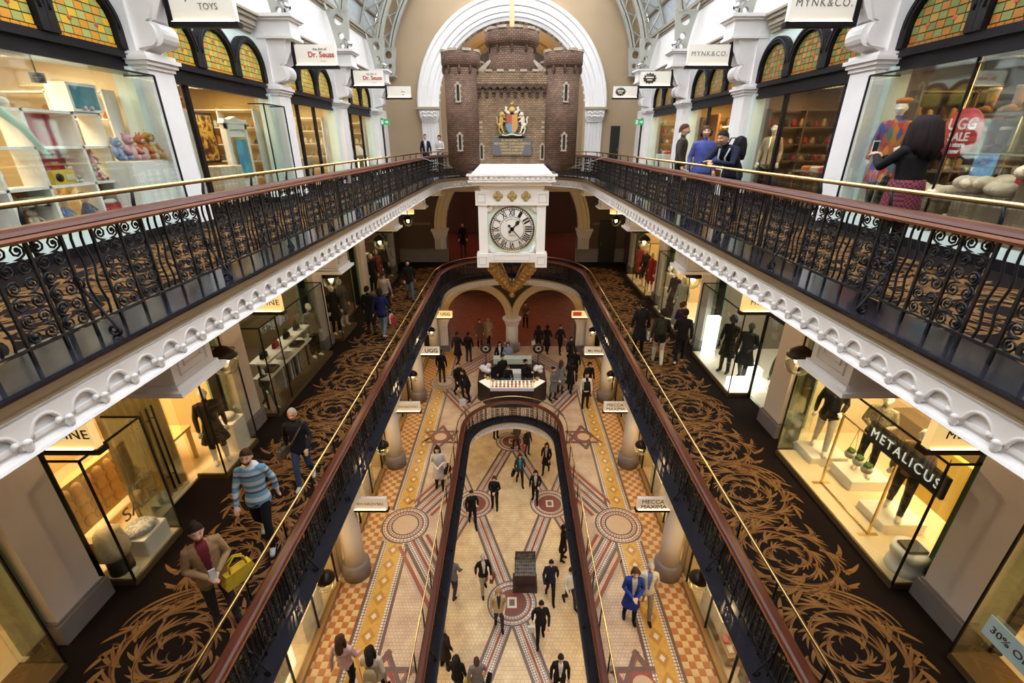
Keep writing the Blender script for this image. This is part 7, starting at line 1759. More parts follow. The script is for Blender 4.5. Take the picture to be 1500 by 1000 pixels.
for i in range(3): block('globe_ornament', -6.9, 9.75+0.4*i, Z2+2.05, 0.22, 0.22, 0.22, cloth(((0.2, 0.06, 0.02), (0.6, 0.55, 0.5), (0.5, 0.2, 0.03))[i]), ('small brown', 'small white', 'small orange')[i]+' paper lantern above the white display door', 'lantern', bev=0.09)
for (y, pm, lb) in ((14.3, picture_mat('art_pale', [(0.75, 0.7, 0.62), (0.6, 0.5, 0.4), (0.4, 0.45, 0.5)], 4), 'pale picture on an easel behind the glass'), (16.0, PC1, 'colourful picture on the cream wall'), (17.0, picture_mat('art_pale2', [(0.8, 0.78, 0.7), (0.7, 0.6, 0.5)], 3), 'white picture beside the door mullion')): picture(-1, 7.4, y, Z2+0.6, 0.9, 1.3, pm, lb)
block('counter', -6.8, 15.2, Z2+0.04, 0.6, 1.4, 0.9, mat('tan_counter', (0.5, 0.4, 0.28), 0.5), 'tan reception counter in the picture shop', 'counter')
def jewellery(s, y, label):
    t = thing('jewellery_stand', label, 'display stand', (s*6.6, y, Z2+0.04)); MB().box(-0.22, 0.22, -0.4, 0.4, 0, 0.8).build('cabinet', DKFLOOR, t)
    MB().prism([(-0.35, 0.82), (0.35, 0.82), (0.35, 0.86), (-0.35, 0.86)], 'x', -0.2, 0.2).build('tray', WSH, t)
    for i in range(3): MB().prism([(-0.15*s, 0.87), (0.05*s, 0.87), (0.12*s, 1.2), (0.09*s, 1.2)], 'y', -0.33+0.24*i, -0.15+0.24*i).build('necklace_board', WSH, t)
    for i in range(3): MB().box(-0.23*s, -0.22*s, -0.3+0.22*i, -0.2+0.22*i, 0.15, 0.7).build('lit_strip', LED, t)
for i, y in enumerate((18.9, 20.1, 21.4)): jewellery(-1, y, ('jewellery stand nearest the picture shop', 'middle jewellery stand with lit strips', 'jewellery stand nearest the exit sign')[i])
# ---- sheepskin boot shop
MULTI = mat('multicolour_knit', (0.3, 0.05, 0.05), 0.85)
nt = MULTI.node_tree; b_ = nt.nodes['Principled BSDF']; tc = nt.nodes.new('ShaderNodeTexCoord'); vo = nt.nodes.new('ShaderNodeTexVoronoi'); vo.inputs['Scale'].default_value = 14; rp = nt.nodes.new('ShaderNodeValToRGB'); rp.color_ramp.interpolation = 'CONSTANT'; mp = nt.nodes.new('ShaderNodeMapping'); mp.inputs['Scale'].default_value = (1, 1, 0.45); sp_ = nt.nodes.new('ShaderNodeSeparateColor')
nt.links.new(tc.outputs['Object'], mp.inputs[0]); nt.links.new(mp.outputs[0], vo.inputs['Vector']); nt.links.new(vo.outputs['Color'], sp_.inputs[0]); nt.links.new(sp_.outputs[0], rp.inputs[0]); nt.links.new(rp.outputs[0], b_.inputs['Base Color'])
el = rp.color_ramp.elements; el[0].color = (0.35, 0.03, 0.04, 1); el[1].position = 0.8; el[1].color = (0.5, 0.10, 0.03, 1)
for p_, c_ in ((0.25, (0.05, 0.08, 0.32, 1)), (0.42, (0.06, 0.18, 0.14, 1)), (0.55, (0.55, 0.2, 0.04, 1)), (0.68, (0.18, 0.05, 0.22, 1))): e = el.new(p_); e.color = c_
mannequin(6.12, 8.02, Z2+0.27, -0.8, 'carry', 'coat', MULTI, BK, 'mannequin in multicoloured knit coat and orange beret', ('beret', (0.55, 0.18, 0.03)), h=0.98)
t = thing('sale_sign', 'round red sale sign hung inside the boot shop glass', 'sign', (5.78, 6.45, Z2+1.50), -PI/2)
MB().lathe([(0, -0.008), (0.29, -0.008), (0.29, 0.008), (0, 0.008)], 40, axis='y').build('disc', mat('sale_red', (0.42, 0.015, 0.02), 0.5, emit=0.12, ecol=(0.6, 0.02, 0.03)), t)
for tx, sz, dz in (('UGG', 0.19, 0.10), ('SALE', 0.14, -0.05), ('in store', 0.08, -0.14), ('now', 0.08, -0.22)): put_text(tx, sz, WSH, (0, -0.011, dz), t, bold=0.003)
MB().tube([(0, 0, 0.29), (0, 0, 0.86)], 0.004, 4).build('hang_wire', BLACK, t)
FLEECE = mat('cream_fleece', (0.74, 0.62, 0.44), 0.95, col2=(0.62, 0.48, 0.32), nscale=20, bump=0.8, bscale=50)
def fleece(x, y, z, sx, sy, sz, label, n=26):
    mb = MB(); r = random.Random(int(x*100+y*37))
    for i in range(n): mb.ball((r.uniform(-sx, sx), r.uniform(-sy, sy), r.uniform(0.3, 0.7)*sz), (sx*0.45, sy*0.35, sz*0.55), 8, 6)
    o = tag(mb.build('sheepskin_rug', FLEECE), label, 'rug', 'sheepskins in the boot shop'); o.location = (x, y, z); return o
for i, (y, zz) in enumerate(((5.15, 0.75), (5.9, 0.55), (6.8, 0.4))):
    block('display_step', 6.1, y, Z2+0.25, 0.6, 0.7, zz, DKFLOOR, ('tall', 'middle', 'low')[i]+' dark display step in boot shop window', 'display step')
    fleece(6.05, y, Z2+0.25+zz+0.02, 0.28, 0.34, 0.16, ('cream sheepskin piled on the tall step', 'cream sheepskin on the middle step', 'cream sheepskin on the low step')[i])
BOOTC = [(0.30, 0.16, 0.06), (0.05, 0.02, 0.05), (0.40, 0.25, 0.12), (0.12, 0.05, 0.03), (0.45, 0.10, 0.03)]
def boot(x, y, z, rz, c, label, grp='boots in the boot shop'):
    t = thing('sheepskin_boot', label, 'boot', (x, y, z), rz, grp); m = cloth(c)
    mb = MB(); mb.tube([(0, 0, 0.05), (0, 0, 0.15), (0, 0, 0.30)], [0.055, 0.055, 0.065], 10); mb.tube([(0, 0.03, 0.05), (0, -0.06, 0.055), (0, -0.16, 0.045)], [0.05, 0.055, 0.035], 10); mb.build('upper', m, t)
    MB().tube([(0, 0, 0.29), (0, 0, 0.33)], [0.07, 0.066], 10).build('fleece_cuff', FLEECE, t); MB().box(-0.05, 0.05, -0.19, 0.07, 0, 0.02).build('sole', BLACK, t)
t = thing('boot_shelves', 'dark shelves on thin brass poles behind the boot shop window', 'shelf', (6.75, 4.7, Z2))
for y in (0, 0.9, 1.8, 2.7): MB().tube([(-0.2, y, 0), (-0.2, y, 2.4)], 0.015, 8).build('brass_pole', BRASS, t)
SHZ = (0.75, 1.25, 1.75)
for z_ in SHZ: MB().box(-0.25, 0.2, -0.05, 2.75, z_-0.03, z_).build('shelf_board', DKFLOOR, t)
for j, z_ in enumerate(SHZ):
    for i in range(7):
        boot(6.7, 4.9+0.38*i, Z2+z_+0.002, -PI/2+RND.uniform(-.5, .5), BOOTC[(i*3+j) % 5], '%s sheepskin boot on the %s dark shelf' % (('tan', 'plum', 'sand', 'brown', 'rust')[(i*3+j) % 5], ('lowest', 'middle', 'upper')[j]))
t = thing('price_card', 'red twenty percent card standing among the sheepskins', 'card', (5.92, 5.55, Z2+0.92), -PI/2+0.3); MB().box(-0.09, 0.09, -0.004, 0.004, 0, 0.22).build('card', MATS['sale_red'], t); put_text('20%', 0.085, WSH, (0, -0.007, 0.12), t, bold=0.002); put_text('OFF', 0.04, WSH, (0, -0.007, 0.05), t)
t = thing('blue_photo_card', 'blue photo card standing on the middle sheepskin step', 'card', (5.95, 6.15, Z2+0.92), -PI/2+0.2); MB().box(-0.13, 0.13, -0.004, 0.004, 0, 0.34).build('card', picture_mat('sea_photo', [(0.08, 0.2, 0.45), (0.15, 0.35, 0.6), (0.6, 0.55, 0.4)], 6), t)
t = thing('boot_logo_board', 'black board with large silver letters in the boot shop', 'sign', (6.4, 5.3, Z2+1.95), -PI/2); MB().box(-0.5, 0.5, -0.01, 0.02, -0.22, 0.25).build('board', BLACK, t); put_text('UGG', 0.30, SILVER, (0, -0.014, 0.04), t, bold=0.004); put_text('AUSTRALIA', 0.085, SILVER, (0, -0.014, -0.13), t); MB().tube([(0, 0, 0.25), (0, 0, 0.67)], 0.006, 4).build('hang_wire', BLACK, t)
for i in range(4): fleece(5.98, 4.95+0.5*i, Z2+0.26, 0.12, 0.16, 0.2, 'small sheepskin bundle on the boot shop window floor', 10)
# ---- fashion shop with mannequins (top gallery)
mannequin(6.6, 9.75, Z2+0.04, -0.6, 'carry', 'dress', (0.30, 0.02, 0.04), BK, 'mannequin in crimson dress and orange cap', ('beret', (0.5, 0.1, 0.02)))
mannequin(6.55, 12.5, Z2+0.04, -0.7, 'stand', 'jacket', (0.45, 0.35, 0.22), BK, 'mannequin in cream jacket with tan shoulder strap', ('thin', HBR))
t = thing('display_table', 'glass topped display table with folded scarves', 'table', (6.9, 10.9, Z2+0.04)); MB().box(-0.35, 0.35, -0.5, 0.5, 0.72, 0.75).build('table_top', DKFLOOR, t)
for sx in (-1, 1):
    for sy in (-1, 1): MB().box(sx*0.3-0.02, sx*0.3+0.02, sy*0.45-0.02, sy*0.45+0.02, 0, 0.72).build('leg', BRASS, t)
for i, c in enumerate(((0.4, 0.03, 0.05), (0.55, 0.5, 0.42), (0.45, 0.15, 0.03))): block('folded_scarf', 6.9, 10.55+0.33*i, Z2+0.79, 0.35, 0.26, 0.1, cloth(c), ('crimson', 'cream', 'orange')[i]+' folded scarf on the display table', 'scarf', bev=0.03)
picture(1, 9.08, 11.4, Z2+1.5, 0.5, 0.5, picture_mat('art_mono', [(0.7, 0.66, 0.6), (0.15, 0.12, 0.1)], 5), 'small framed print on brown shop wall', frame=BLACK)
t = thing('clothes_shelf', 'dark wall shelf of stacked red and black clothes', 'shelf', (8.9, 9.4, Z2))
for z_ in (0.5, 1.0, 1.5): MB().box(-0.2, 0.15, 0, 3.2, z_-0.03, z_).build('shelf_board', DKFLOOR, t)
for j, z_ in enumerate((0.5, 1.0, 1.5)):
    for i in range(8): MB().box(-0.18, 0.12, 0.05+0.4*i, 0.32+0.4*i, z_, z_+0.1+0.06*((i+j) % 3)).build('clothes_stack', cloth(((0.2, 0.02, 0.03), (0.03, 0.03, 0.035), (0.3, 0.2, 0.12), (0.12, 0.06, 0.04))[(i+j*2) % 4]), t)
# ---- lit shelves shop and scarf shop
t = thing('lit_shelves', 'warm lit wall shelves of brown jars behind the leaning man', 'shelf', (7.5, 14.0, Z2))
for z_ in (0.55, 1.0, 1.45, 1.9):
    MB().box(-0.2, 0.2, 0, 3.5, z_-0.03, z_).build('shelf_board', WSH, t); MB().box(-0.18, -0.14, 0, 3.5, z_-0.05, z_-0.03).build('shelf_light', LED, t)
    for i in range(14):
        m_ = MB(); hh = 0.16+0.1*((i*7) % 3); m_.lathe([(0.06, 0), (0.075, hh*.5), (0.04, hh*.8), (0.045, hh)], 10, (-0.05, 0.12+0.25*i, z_)); m_.build('jar', cloth(((0.16, 0.07, 0.02), (0.3, 0.16, 0.05), (0.09, 0.04, 0.02))[i % 3]), t)
block('orange_panel', 6.9, 17.2, Z2+0.04, 0.08, 0.7, 2.2, ORANGEROOM, 'tall orange display panel in the lit shelf shop', 'panel')
t = thing('scarf_rail', 'rail of hanging grey and white scarves in the end shop', 'clothes rail', (6.75, 18.6, Z2)); MB().tube([(0, 0, 1.9), (0, 2.2, 1.9)], 0.015, 6).build('rail', BRASS, t)
for y in (0.0, 2.2): MB().tube([(0, y, 0.04), (0, y, 1.9)], 0.015, 6).build('post', BRASS, t)
for i in range(11): MB().box(-0.03, 0.03, 0.06+0.19*i, 0.2+0.19*i, 0.7, 1.89).build('scarf', cloth(((0.6, 0.58, 0.55), (0.2, 0.2, 0.2), (0.5, 0.42, 0.32), (0.03, 0.03, 0.03))[i % 4]), t)
block('scarf_table', 6.7, 21.4, Z2+0.04, 0.5, 1.2, 0.85, WSH, 'white low table with folded scarves by the end shop door', 'table')
for i in range(3): block('folded_scarf', 6.7, 21.0+0.38*i, Z2+0.90, 0.34, 0.28, 0.12, cloth(((0.5, 0.05, 0.06), (0.6, 0.5, 0.4), (0.15, 0.12, 0.2))[i]), ('red', 'sand', 'plum')[i]+' folded scarf on white low table', 'scarf', bev=0.03)
# ---- bed shop (middle gallery)
TUFT = mat('tan_leather', (0.45, 0.29, 0.11), 0.5)
t = thing('tufted_headboard', 'tan button tufted headboard seen through the sale window', 'headboard', (-6.95, 5.75, Z1+0.04)); MB().box(-0.1, 0.05, -0.8, 0.8, 0.25, 1.2).build('panel', TUFT, t)
for i in range(8):
    for j in range(4):
        o = MB().ball((0, 0, 0), (0.035, 0.105, 0.12), 8, 6).build('tuft', TUFT, t); o.location = (0.05, -0.7+0.2*i, 0.4+0.21*j)
MB().box(0.0, 1.0, -0.8, -0.68, 0.2, 0.62).build('side_rail', TUFT, t)
t = thing('bed_bench', 'long tan wooden bench table behind the sale window', 'table', (-6.9, 7.25, Z1+0.04)); MB().box(-0.5, 0.35, -0.55, 0.55, 0.72, 0.77).build('table_top', mat('blond_wood', (0.55, 0.37, 0.16), 0.5), t)
for sx in (-0.45, 0.3):
    for sy in (-0.5, 0.5): MB().box(sx-0.03, sx+0.03, sy-0.03, sy+0.03, 0, 0.72).build('leg', MATS['blond_wood'], t)
block('white_plinth', -5.92, 5.45, Z1+0.10, 0.45, 0.5, 0.34, WSH, 'low white plinth in the sale window', 'plinth')
t = tag(MB().lathe([(0.02, 0), (0.2, 0.0), (0.21, 0.05), (0.15, 0.10), (0.02, 0.11)], 16, sx=1.0, sy=1.1).build('folded_cushion', picture_mat('blue_print', [(0.66, 0.65, 0.64), (0.35, 0.38, 0.42), (0.7, 0.68, 0.66)], 14)), 'pale patterned cushion on the low white plinth', 'cushion'); t.location = (-5.92, 5.45, Z1+0.45)
t = thing('draped_throw', 'cream throw over a dark stand in the sale window', 'throw', (-5.95, 4.98, Z1+0.10)); MB().lathe([(0.16, 0.0), (0.15, 0.5), (0.12, 0.55)], 14).build('stand', cloth(CH), t); MB().lathe([(0.21, 0.35), (0.2, 0.5), (0.17, 0.75), (0.08, 0.85), (0.01, 0.86)], 12).build('throw', FLEECE, t)
block('white_disc', -5.8, 4.95, Z1+0.10, 0.18, 0.18, 0.03, WSH, 'small white dish on the sale window floor', 'dish', bev=0.05)
o = put_text('SALE', 0.30, mat('grey_vinyl', (0.22, 0.19, 0.13), 0.5), (-5.605, 5.30, Z1+1.12), None, rz=PI/2); tag(o, 'grey sale lettering stuck on the bed shop glass', 'lettering')
o = put_text('further', 0.16, MATS['grey_vinyl'], (-5.605, 5.42, Z1+1.42), None, rz=PI/2, shear=0.3); tag(o, 'slanted grey script above the sale lettering', 'lettering')
t = thing('curtain_doors', 'pair of amber curtained glass doors with tall black handles', 'door', (-6.28, 5.86, Z1))
mb = MB(); K = 60; vs = []
for i in range(K+1):
    x = 0.03*math.sin(i*0.9); y = 0.02+1.22*i/K; vs += [(x-0.08, y, 0.03), (x-0.08, y, 2.44)]
mb.add(vs, [(2*i, 2*i+2, 2*i+3, 2*i+1) for i in range(K)], 0, True); mb.build('curtain', mat('amber_curtain', (0.50, 0.34, 0.12), 0.7), t)
for y in (0.08, 0.62): MB().box(0.0, 0.012, y, y+0.54, 0.04, 2.42).build('glass_leaf', GLASS, t)
for y in (0.40, 0.52, 0.74, 0.86):
    mb = MB(); mb.tube([(0.07, y, 0.25), (0.07, y, 1.95)], 0.017, 8)
    for z_ in (0.5, 1.7): mb.tube([(0.0, y, z_), (0.07, y, z_)], 0.01, 6)
    mb.build('tall_handle', BLACK, t)
mannequin(-5.92, 7.55, Z1+0.10, 0.7, 'stand', 'dress', (0.03, 0.02, 0.02), BK, 'mannequin in long dark dress beside the curtained doors', skinm=MANW, h=0.97)
block('white_plinth', -5.92, 8.05, Z1+0.10, 0.42, 0.42, 0.7, WSH, 'tall white plinth beside the dark dress mannequin', 'plinth')
t = tag(MB().lathe([(0.07, 0.0), (0.13, 0.02), (0.16, 0.07), (0.12, 0.12), (0.06, 0.13)], 16).build('knit_snood', cloth((0.6, 0.56, 0.5))), 'cream knitted scarf ring on the tall white plinth', 'scarf'); t.location = (-5.92, 8.05, Z1+0.802)
# ---- window with white shelves
t = thing('window_shelves', 'two white plank shelves in the long clothes window', 'shelf', (-5.95, 9.5, Z1))
for z_ in (0.95, 1.35): MB().box(-0.2, 0.2, 0, 2.5, z_-0.04, z_).build('plank', WSH, t)
for y in (0.05, 2.45): MB().box(-0.02, 0.02, y-0.02, y+0.02, 0.1, 1.35).build('upright', BLACK, t)
for i in range(4): bag(-5.95, 9.85+0.6*i, Z1+1.352, PI/2, (BK, (0.30, 0.03, 0.04), BK, CH)[i], ('black handbag at shelf start', 'red handbag on upper white shelf', 'black handbag in shelf middle', 'charcoal handbag at shelf far end')[i], 'hand', 0.6)
for i in range(3): block('folded_jumper', -5.95, 10.0+0.75*i, Z1+0.952, 0.3, 0.4, 0.07, cloth(((0.03, 0.03, 0.03), (0.45, 0.42, 0.38), (0.02, 0.02, 0.02))[i]), ('black', 'oatmeal', 'jet black')[i]+' folded jumper on lower white shelf', 'jumper', bev=0.03)
for i in range(8):
    t = thing('hanging_trousers', 'pair of trousers hanging under the white shelves', 'trousers', (-5.98, 10.35+0.14*i, Z1+0.25), 0, 'trousers under the white shelves')
    MB().box(-0.13, 0.13, -0.03, 0.03, 0, 0.6).build('trouser_legs', cloth(((0.5, 0.5, 0.48), (0.3, 0.3, 0.3), (0.04, 0.04, 0.04))[i % 3]), t); MB().tube([(-0.1, 0, 0.6), (0, 0, 0.655), (0.1, 0, 0.6)], 0.006, 5).build('hanger', BRASS, t)
CHECKD = mat('check_cloth', (0.1, 0.09, 0.06), 0.8, col2=(0.3, 0.26, 0.18), nscale=30)
mannequin(-5.95, 12.55, Z1+0.10, 1.0, 'stand', 'jacket', CHECKD, BK, 'mannequin in checked jacket at the end of white shelves', skinm=MANW, h=0.97)
mannequin(-5.95, 9.62, Z1+0.10, 1.2, 'walk', 'shirt', (0.05, 0.05, 0.05), picture_mat('leaf_print', [(0.03, 0.04, 0.03), (0.15, 0.16, 0.12), (0.05, 0.06, 0.05)], 14), 'mannequin in leaf print trousers under the white shelves', skinm=MANW, h=0.6)
for i, (y, lb) in enumerate(((14.35, 'mannequin in black coat in the dark window behind the couple'), (15.1, 'mannequin in grey dress in the dark window behind the couple'))): mannequin(-5.95, y, Z1+0.10, 0.9, 'stand', 'coat' if i == 0 else 'dress', (BK, (0.1, 0.09, 0.09))[i], BK, lb, h=0.97)
for i, (y, c) in enumerate(((18.9, BK), (19.7, (0.35, 0.05, 0.05)), (20.8, BK), (21.5, (0.3, 0.28, 0.25)))): mannequin(-5.95, y, Z1+0.10, 0.9, 'stand', 'coat', c, BK, ('mannequin in black coat at far window start', 'mannequin in red coat in the far dark window', 'mannequin in black coat after the red one', 'mannequin in grey coat at the end wall')[i], h=0.97)
t = thing('lit_white_shelf', 'slanted white lit shelf in the far dark shop', 'shelf', (-6.9, 19.2, Z1)); MB().box(-0.2, 0.2, 0, 2.0, 1.3, 1.34).build('plank', WSH, t); MB().box(-0.2, 0.2, 0, 2.0, 0.9, 0.94).build('plank', WSH, t); MB().box(-0.2, -0.15, 0, 2.0, 0, 1.3).build('back', DKROOM, t); MB().box(0.1, 0.14, 0, 2.0, 1.28, 1.3).build('light_strip', LED, t)
# ---- near shop on the bed side: draped figure
t = thing('draped_bust', 'pale draped bust in the window next to bed shop pilaster', 'mannequin', (-5.95, 2.7, Z1+0.10)); MB().lathe([(0.30, 0), (0.26, 0.5), (0.2, 0.9), (0.17, 1.05), (0.21, 1.3), (0.14, 1.42), (0.05, 1.5)], 20, sy=0.75).build('drape', cloth((0.55, 0.52, 0.48)), t)
# ---- letter board shop (middle gallery)
def ped(x, y, lab, h=0.22, sx=0.75, sy=0.6): return block('white_platform', x, y, Z1+0.04, sx, sy, h, WSH, lab, 'platform')
ped(6.42, 7.75, 'white platform under the pale skirt mannequin'); ped(6.75, 7.05, 'white platform under the patterned blouse mannequin'); ped(6.55, 6.0, 'white platform under the hands on hips mannequin')
mannequin(6.35, 7.75, Z1+0.265, -0.6, 'carry', 'jacket', BK, (0.60, 0.58, 0.54), 'mannequin in black top and pale skirt', skinm=MANW, h=0.98, shoes=MANW)
mannequin(6.75, 7.05, Z1+0.265, -0.7, 'phone', 'shirt', CHECKD, BK, 'mannequin in patterned blouse and black trousers', skinm=MANW, h=0.98)
mannequin(6.55, 6.0, Z1+0.265, -0.8, 'carry', 'shirt', (0.20, 0.12, 0.06), BK, 'mannequin in brown wrap top and black trousers', skinm=MANW, h=0.96)
t = thing('brass_rack', 'brass clothes rack with two tall posts in the bright window', 'rack', (5.92, 5.65, Z1+0.10))
for y in (0, 1.25): MB().box(-0.015, 0.015, y-0.015, y+0.015, 0, 1.55).build('post', BRASS, t); MB().box(-0.16, 0.16, y-0.03, y+0.03, 0, 0.02).build('foot', BRASS, t)
MB().tube([(0, -0.05, 1.53), (0, 1.3, 1.53)], 0.014, 8).build('top_bar', BRASS, t); MB().tube([(0, 0, 0.03), (0, 1.25, 0.03)], 0.012, 8).build('bottom_bar', BRASS, t)
LEAF = mat('plant_green', (0.10, 0.22, 0.05), 0.6)
for i in range(3):
    t = thing('hanging_planter', 'white bowl planter with green plant hung from the brass rack', 'planter', (5.92, 6.10+0.2*i, Z1+1.02), 0, 'planters on the brass rack')
    MB().lathe([(0.02, 0), (0.07, 0.02), (0.09, 0.07), (0.08, 0.12)], 14).build('bowl', cloth((0.55, 0.52, 0.48)), t); mb = MB()
    for k in range(9): a = k*0.7; mb.ball((0.04*math.cos(a), 0.04*math.sin(a), 0.14+0.01*(k % 3)), (0.03, 0.03, 0.035), 6, 5)
    mb.build('plant', LEAF, t); MB().tube([(-0.07, 0, 0.1), (0, 0, 0.6), (0.07, 0, 0.1)], 0.005, 4).build('cord', BLACK, t)
t = thing('letter_board', 'black board with white capitals across the bright window top', 'sign', (5.74, 5.42, Z1+1.88), -PI/2); MB().box(-0.70, 0.70, -0.02, 0.03, -0.17, 0.17).build('board', BLACK, t)
o = put_text('METALICUS', 0.20, mat('letter_white', (0.85, 0.83, 0.8), 0.4, emit=0.6, ecol=(1, .95, .85)), (0, -0.024, 0), t, spacing=1.3); o.scale = (1.24/o.dimensions.x, 1, 1.1)
for x in (-0.6, 0.6): MB().tube([(x, 0, 0.17), (x, 0, 0.42)], 0.006, 4).build('hang_wire', BLACK, t)
block('ochre_partition', 7.6, 5.9, Z1+0.04, 0.1, 2.2, 1.15, mat('ochre_panel', (0.52, 0.36, 0.05), 0.5), 'ochre low partition in the bright fashion shop', 'partition')
block('dark_counter', 8.3, 7.4, Z1+0.04, 0.6, 1.6, 0.95, DKFLOOR, 'dark sales counter at the back of bright shop', 'counter')
t = tag(MB().lathe([(0.24, 0), (0.24, 0.12), (0.22, 0.13), (0.22, 0.28), (0.24, 0.29), (0.24, 0.42), (0.02, 0.43)], 24).build('drum_stool', WSH), 'white ribbed drum stool in the corner of bright window', 'stool'); t.location = (6.0, 5.0, Z1+0.10)
t = block('dark_folder', 6.0, 5.0, Z1+0.532, 0.3, 0.25, 0.04, BLACK, 'dark folded garment on the white drum stool', 'garment')
# ---- black clothes window
LBOX = mat('light_box', (1, 0.97, 0.9), 0.4, emit=4.0, ecol=(1, 0.93, 0.8))
for (x, y, sx, sy, sz, lb) in ((5.95, 12.55, 0.35, 0.16, 1.3, 'tall white light box beside the black clothes'), (5.95, 10.55, 0.5, 0.3, 0.30, 'low white light box at the window front'), (6.5, 10.9, 0.2, 0.5, 0.5, 'white light box behind the black clothes')): block('light_box', x, y, Z1+0.10, sx, sy, sz, LBOX, lb, 'light box')
mannequin(6.0, 11.5, Z1+0.10, -0.9, 'stand', 'coat', BK, BK, 'mannequin in black coat with pale belt between light boxes', hair=('bob', CH), skinm=cloth((0.05, 0.05, 0.05)), h=0.98)
mannequin(6.25, 11.0, Z1+0.10, -0.8, 'carry', 'dress', (0.02, 0.02, 0.022), BK, 'mannequin in black dress with flared skirt', hair=None, skinm=cloth((0.05, 0.05, 0.05)), h=0.97)
mannequin(6.5, 9.7, Z1+0.04, -0.8, 'stand', 'coat', (0.05, 0.05, 0.05), BK, 'mannequin in charcoal coat behind the dark glass door', ('bob', (0.4, 0.36, 0.3)), skinm=cloth((0.05, 0.05, 0.05)), h=0.98)
t = thing('glass_door', 'black framed glass door next to the black clothes window', 'door', (6.15, 9.32, Z1)); MB().box(-0.01, 0.01, 0.04, 0.92, 0.05, 2.3).build('glass_leaf', GLASS, t)
mb = MB(); mb.box(-0.03, 0.03, 0, 0.05, 0, 2.4); mb.box(-0.03, 0.03, 0.92, 0.97, 0, 2.4); mb.box(-0.03, 0.03, 0, 0.97, 2.3, 2.4); mb.build('door_frame', FRAMEB, t); MB().tube([(-0.07, 0.8, 0.5), (-0.07, 0.8, 1.6)], 0.015, 6).build('door_handle', BLACK, t)
# ---- dresses and red clothes windows
for i, (y, c, lb) in enumerate(((16.75, (0.62, 0.56, 0.44), 'mannequin in cream gown nearest the red clothes shop'), (16.0, (0.05, 0.04, 0.06), 'mannequin in dark gown between two pale gowns'), (15.2, (0.42, 0.44, 0.40), 'mannequin in silver grey gown'))):
    p_ = mannequin(5.95, y, Z1+0.10, -1.0, 'stand', 'dress', c, c, lb, skinm=MANW, h=1.0); MB().lathe([(0.30, 0.0), (0.26, 0.3), (0.22, 0.6), (0.17, 0.95)], 18, sy=0.85).build('gown_skirt', cloth(c), p_)
block('black_white_chair', 6.0, 14.3, Z1+0.10, 0.5, 0.5, 0.5, picture_mat('cow_print', [(0.7, 0.68, 0.64), (0.02, 0.02, 0.02)], 4), 'black and white patterned stool in the dress window', 'stool')
for i, (y, c, lb) in enumerate(((19.0, (0.40, 0.03, 0.04), 'mannequin in red dress at window start'), (19.9, (0.03, 0.02, 0.02), 'mannequin in black dress between red ones'), (20.9, (0.45, 0.06, 0.05), 'mannequin in scarlet coat by the end pilaster'))): mannequin(5.95, y, Z1+0.10, -1.0, 'stand', 'dress' if i < 2 else 'coat', c, BK, lb, skinm=MANW, h=0.98)
# ---- window with pale blue card
t = thing('discount_card', 'pale blue thirty percent off card on the near window glass', 'card', (5.60, 3.28, Z1+0.90), -PI/2); MB().box(-0.30, 0.30, -0.006, 0.006, -0.15, 0.15).build('card', mat('pale_blue_card', (0.42, 0.58, 0.62), 0.5, emit=0.1, ecol=(0.5, 0.7, 0.75)), t); put_text('30% OFF', 0.13, INK, (0, -0.009, 0), t)
block('brown_display', 6.05, 2.6, Z1+0.10, 0.3, 0.8, 0.5, mat('brown_box', (0.16, 0.08, 0.04), 0.5), 'brown display box in the pale blue card window', 'box')
# ---- ground floor shop displays
t = thing('lightbox_poster', 'lit poster of a seated figure in cream on the ground floor shop glass', 'poster', (-4.72, 5.55, 0.35), PI/2); MB().box(-0.75, 0.75, 0, 0.08, 0, 1.55).build('lit_panel', mat('poster_cream', (0.75, 0.66, 0.48), 0.5, emit=1.2, ecol=(1, 0.85, 0.55)), t)
mb = MB(); mb.ball((0.1, -0.004, 1.2), (0.13, 0.006, 0.16), 16, 10); mb.build('printed_head', SKIN[0], t); MB().prism([(-0.3, 0.15), (0.5, 0.15), (0.45, 0.7), (0.25, 1.02), (-0.1, 1.0), (-0.28, 0.6)], 'y', -0.006, 0).build('printed_coat', cloth((0.6, 0.5, 0.36)), t); mb = MB(); mb.ball((0.1, -0.002, 1.24), (0.19, 0.004, 0.22), 16, 10); mb.build('printed_hair', cloth((0.45, 0.27, 0.1)), t)
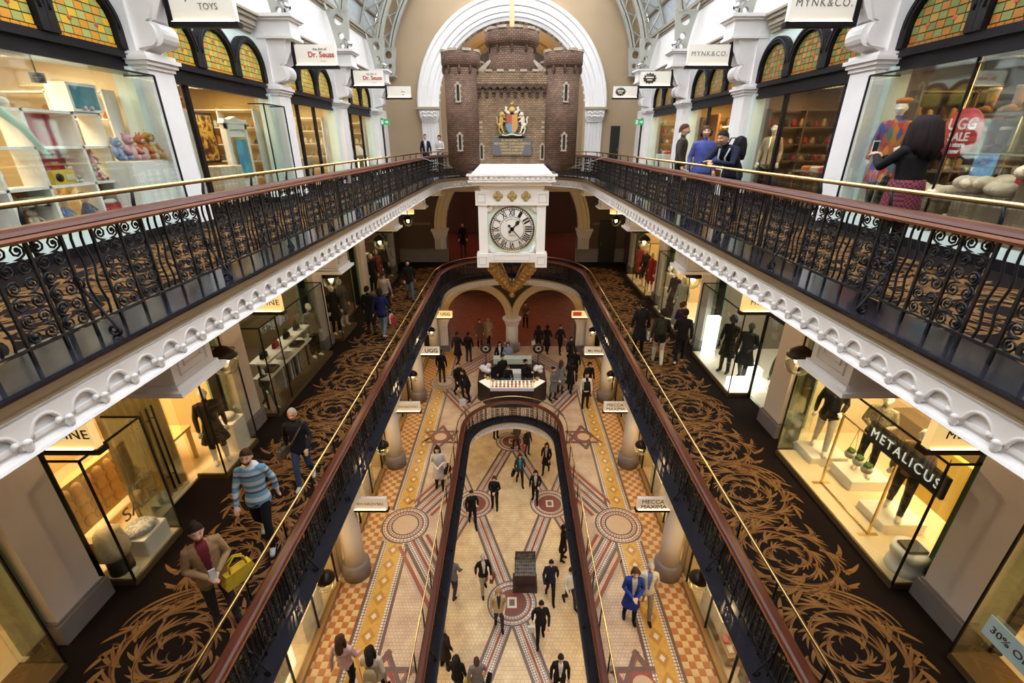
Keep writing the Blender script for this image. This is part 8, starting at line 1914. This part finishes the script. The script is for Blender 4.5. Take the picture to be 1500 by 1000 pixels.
def gtable(s, y, lab, cs):
    t = thing('display_plinth', lab, 'display plinth', (s*5.0, y, 0.04)); MB().box(-0.22, 0.22, -0.5, 0.5, 0, 0.75).build('plinth', WSH, t)
    for i in range(5):
        mb = MB(); hh = 0.12+0.08*(i % 3); mb.lathe([(0.05, 0.75), (0.06, 0.75+hh*.6), (0.03, 0.75+hh), (0.0, 0.75+hh+.01)], 10, (0, -0.4+0.2*i, 0)); mb.build('product', cloth(cs[i % len(cs)]), t)
CC = [(0.6, 0.55, 0.5), (0.5, 0.1, 0.2), (0.5, 0.35, 0.1), (0.05, 0.05, 0.06)]
for s, nm in ((-1, 'crystal'), (1, 'cosmetics')):
    for k, y in enumerate((7.4, 10.2, 12.0, 14.8, 16.6)): gtable(s, y, ('white plinth of small goods in %s shop, ' % nm)+('beside the two women end', 'next to the first lamp', 'before the middle column', 'past the star inlay', 'towards the kiosk')[k], CC)
for k, (s, y, c, lb) in enumerate(((-1, 18.9, (0.5, 0.3, 0.1), 'mannequin in tan coat in ground boot shop'), (-1, 20.2, (0.6, 0.5, 0.3), 'mannequin in cream coat in ground boot shop'), (1, 18.9, (0.03, 0.03, 0.04), 'mannequin in black suit in ground menswear shop'), (1, 20.4, (0.10, 0.12, 0.2), 'mannequin in navy suit in ground menswear shop'))): mannequin(s*5.0, y, 0.04, s*-0.9, 'stand', 'jacket', c, BK, lb)
t = thing('cosmetics_cabinet', 'dark cosmetics cabinet with pink and red panels behind ground glass', 'cabinet', (4.95, 5.6, 0.04), -PI/2); MB().box(-0.6, 0.6, 0, 0.35, 0, 1.7).build('body', BLACK, t)
for i, c in enumerate(((0.5, 0.05, 0.06), (0.6, 0.25, 0.3), (0.55, 0.5, 0.45), (0.4, 0.02, 0.05))): MB().box(-0.5+0.26*i, -0.28+0.26*i, -0.01, 0, 0.6, 1.5).build('panel', mat('cab_panel_%d' % i, c, 0.5, emit=0.3, ecol=c), t)
t = thing('shelf_display', 'low wooden tray of goods in front of cosmetics cabinet', 'tray', (4.98, 6.9, 0.04)); MB().box(-0.2, 0.2, -0.5, 0.5, 0, 0.3).build('tray', MATS['oak_sill'], t)
for i in range(4):
    for j in range(2): MB().box(-0.15+0.16*j, -0.03+0.16*j, -0.42+0.23*i, -0.26+0.23*i, 0.3, 0.36).build('pack', cloth(CC[(i+j) % 4]), t)
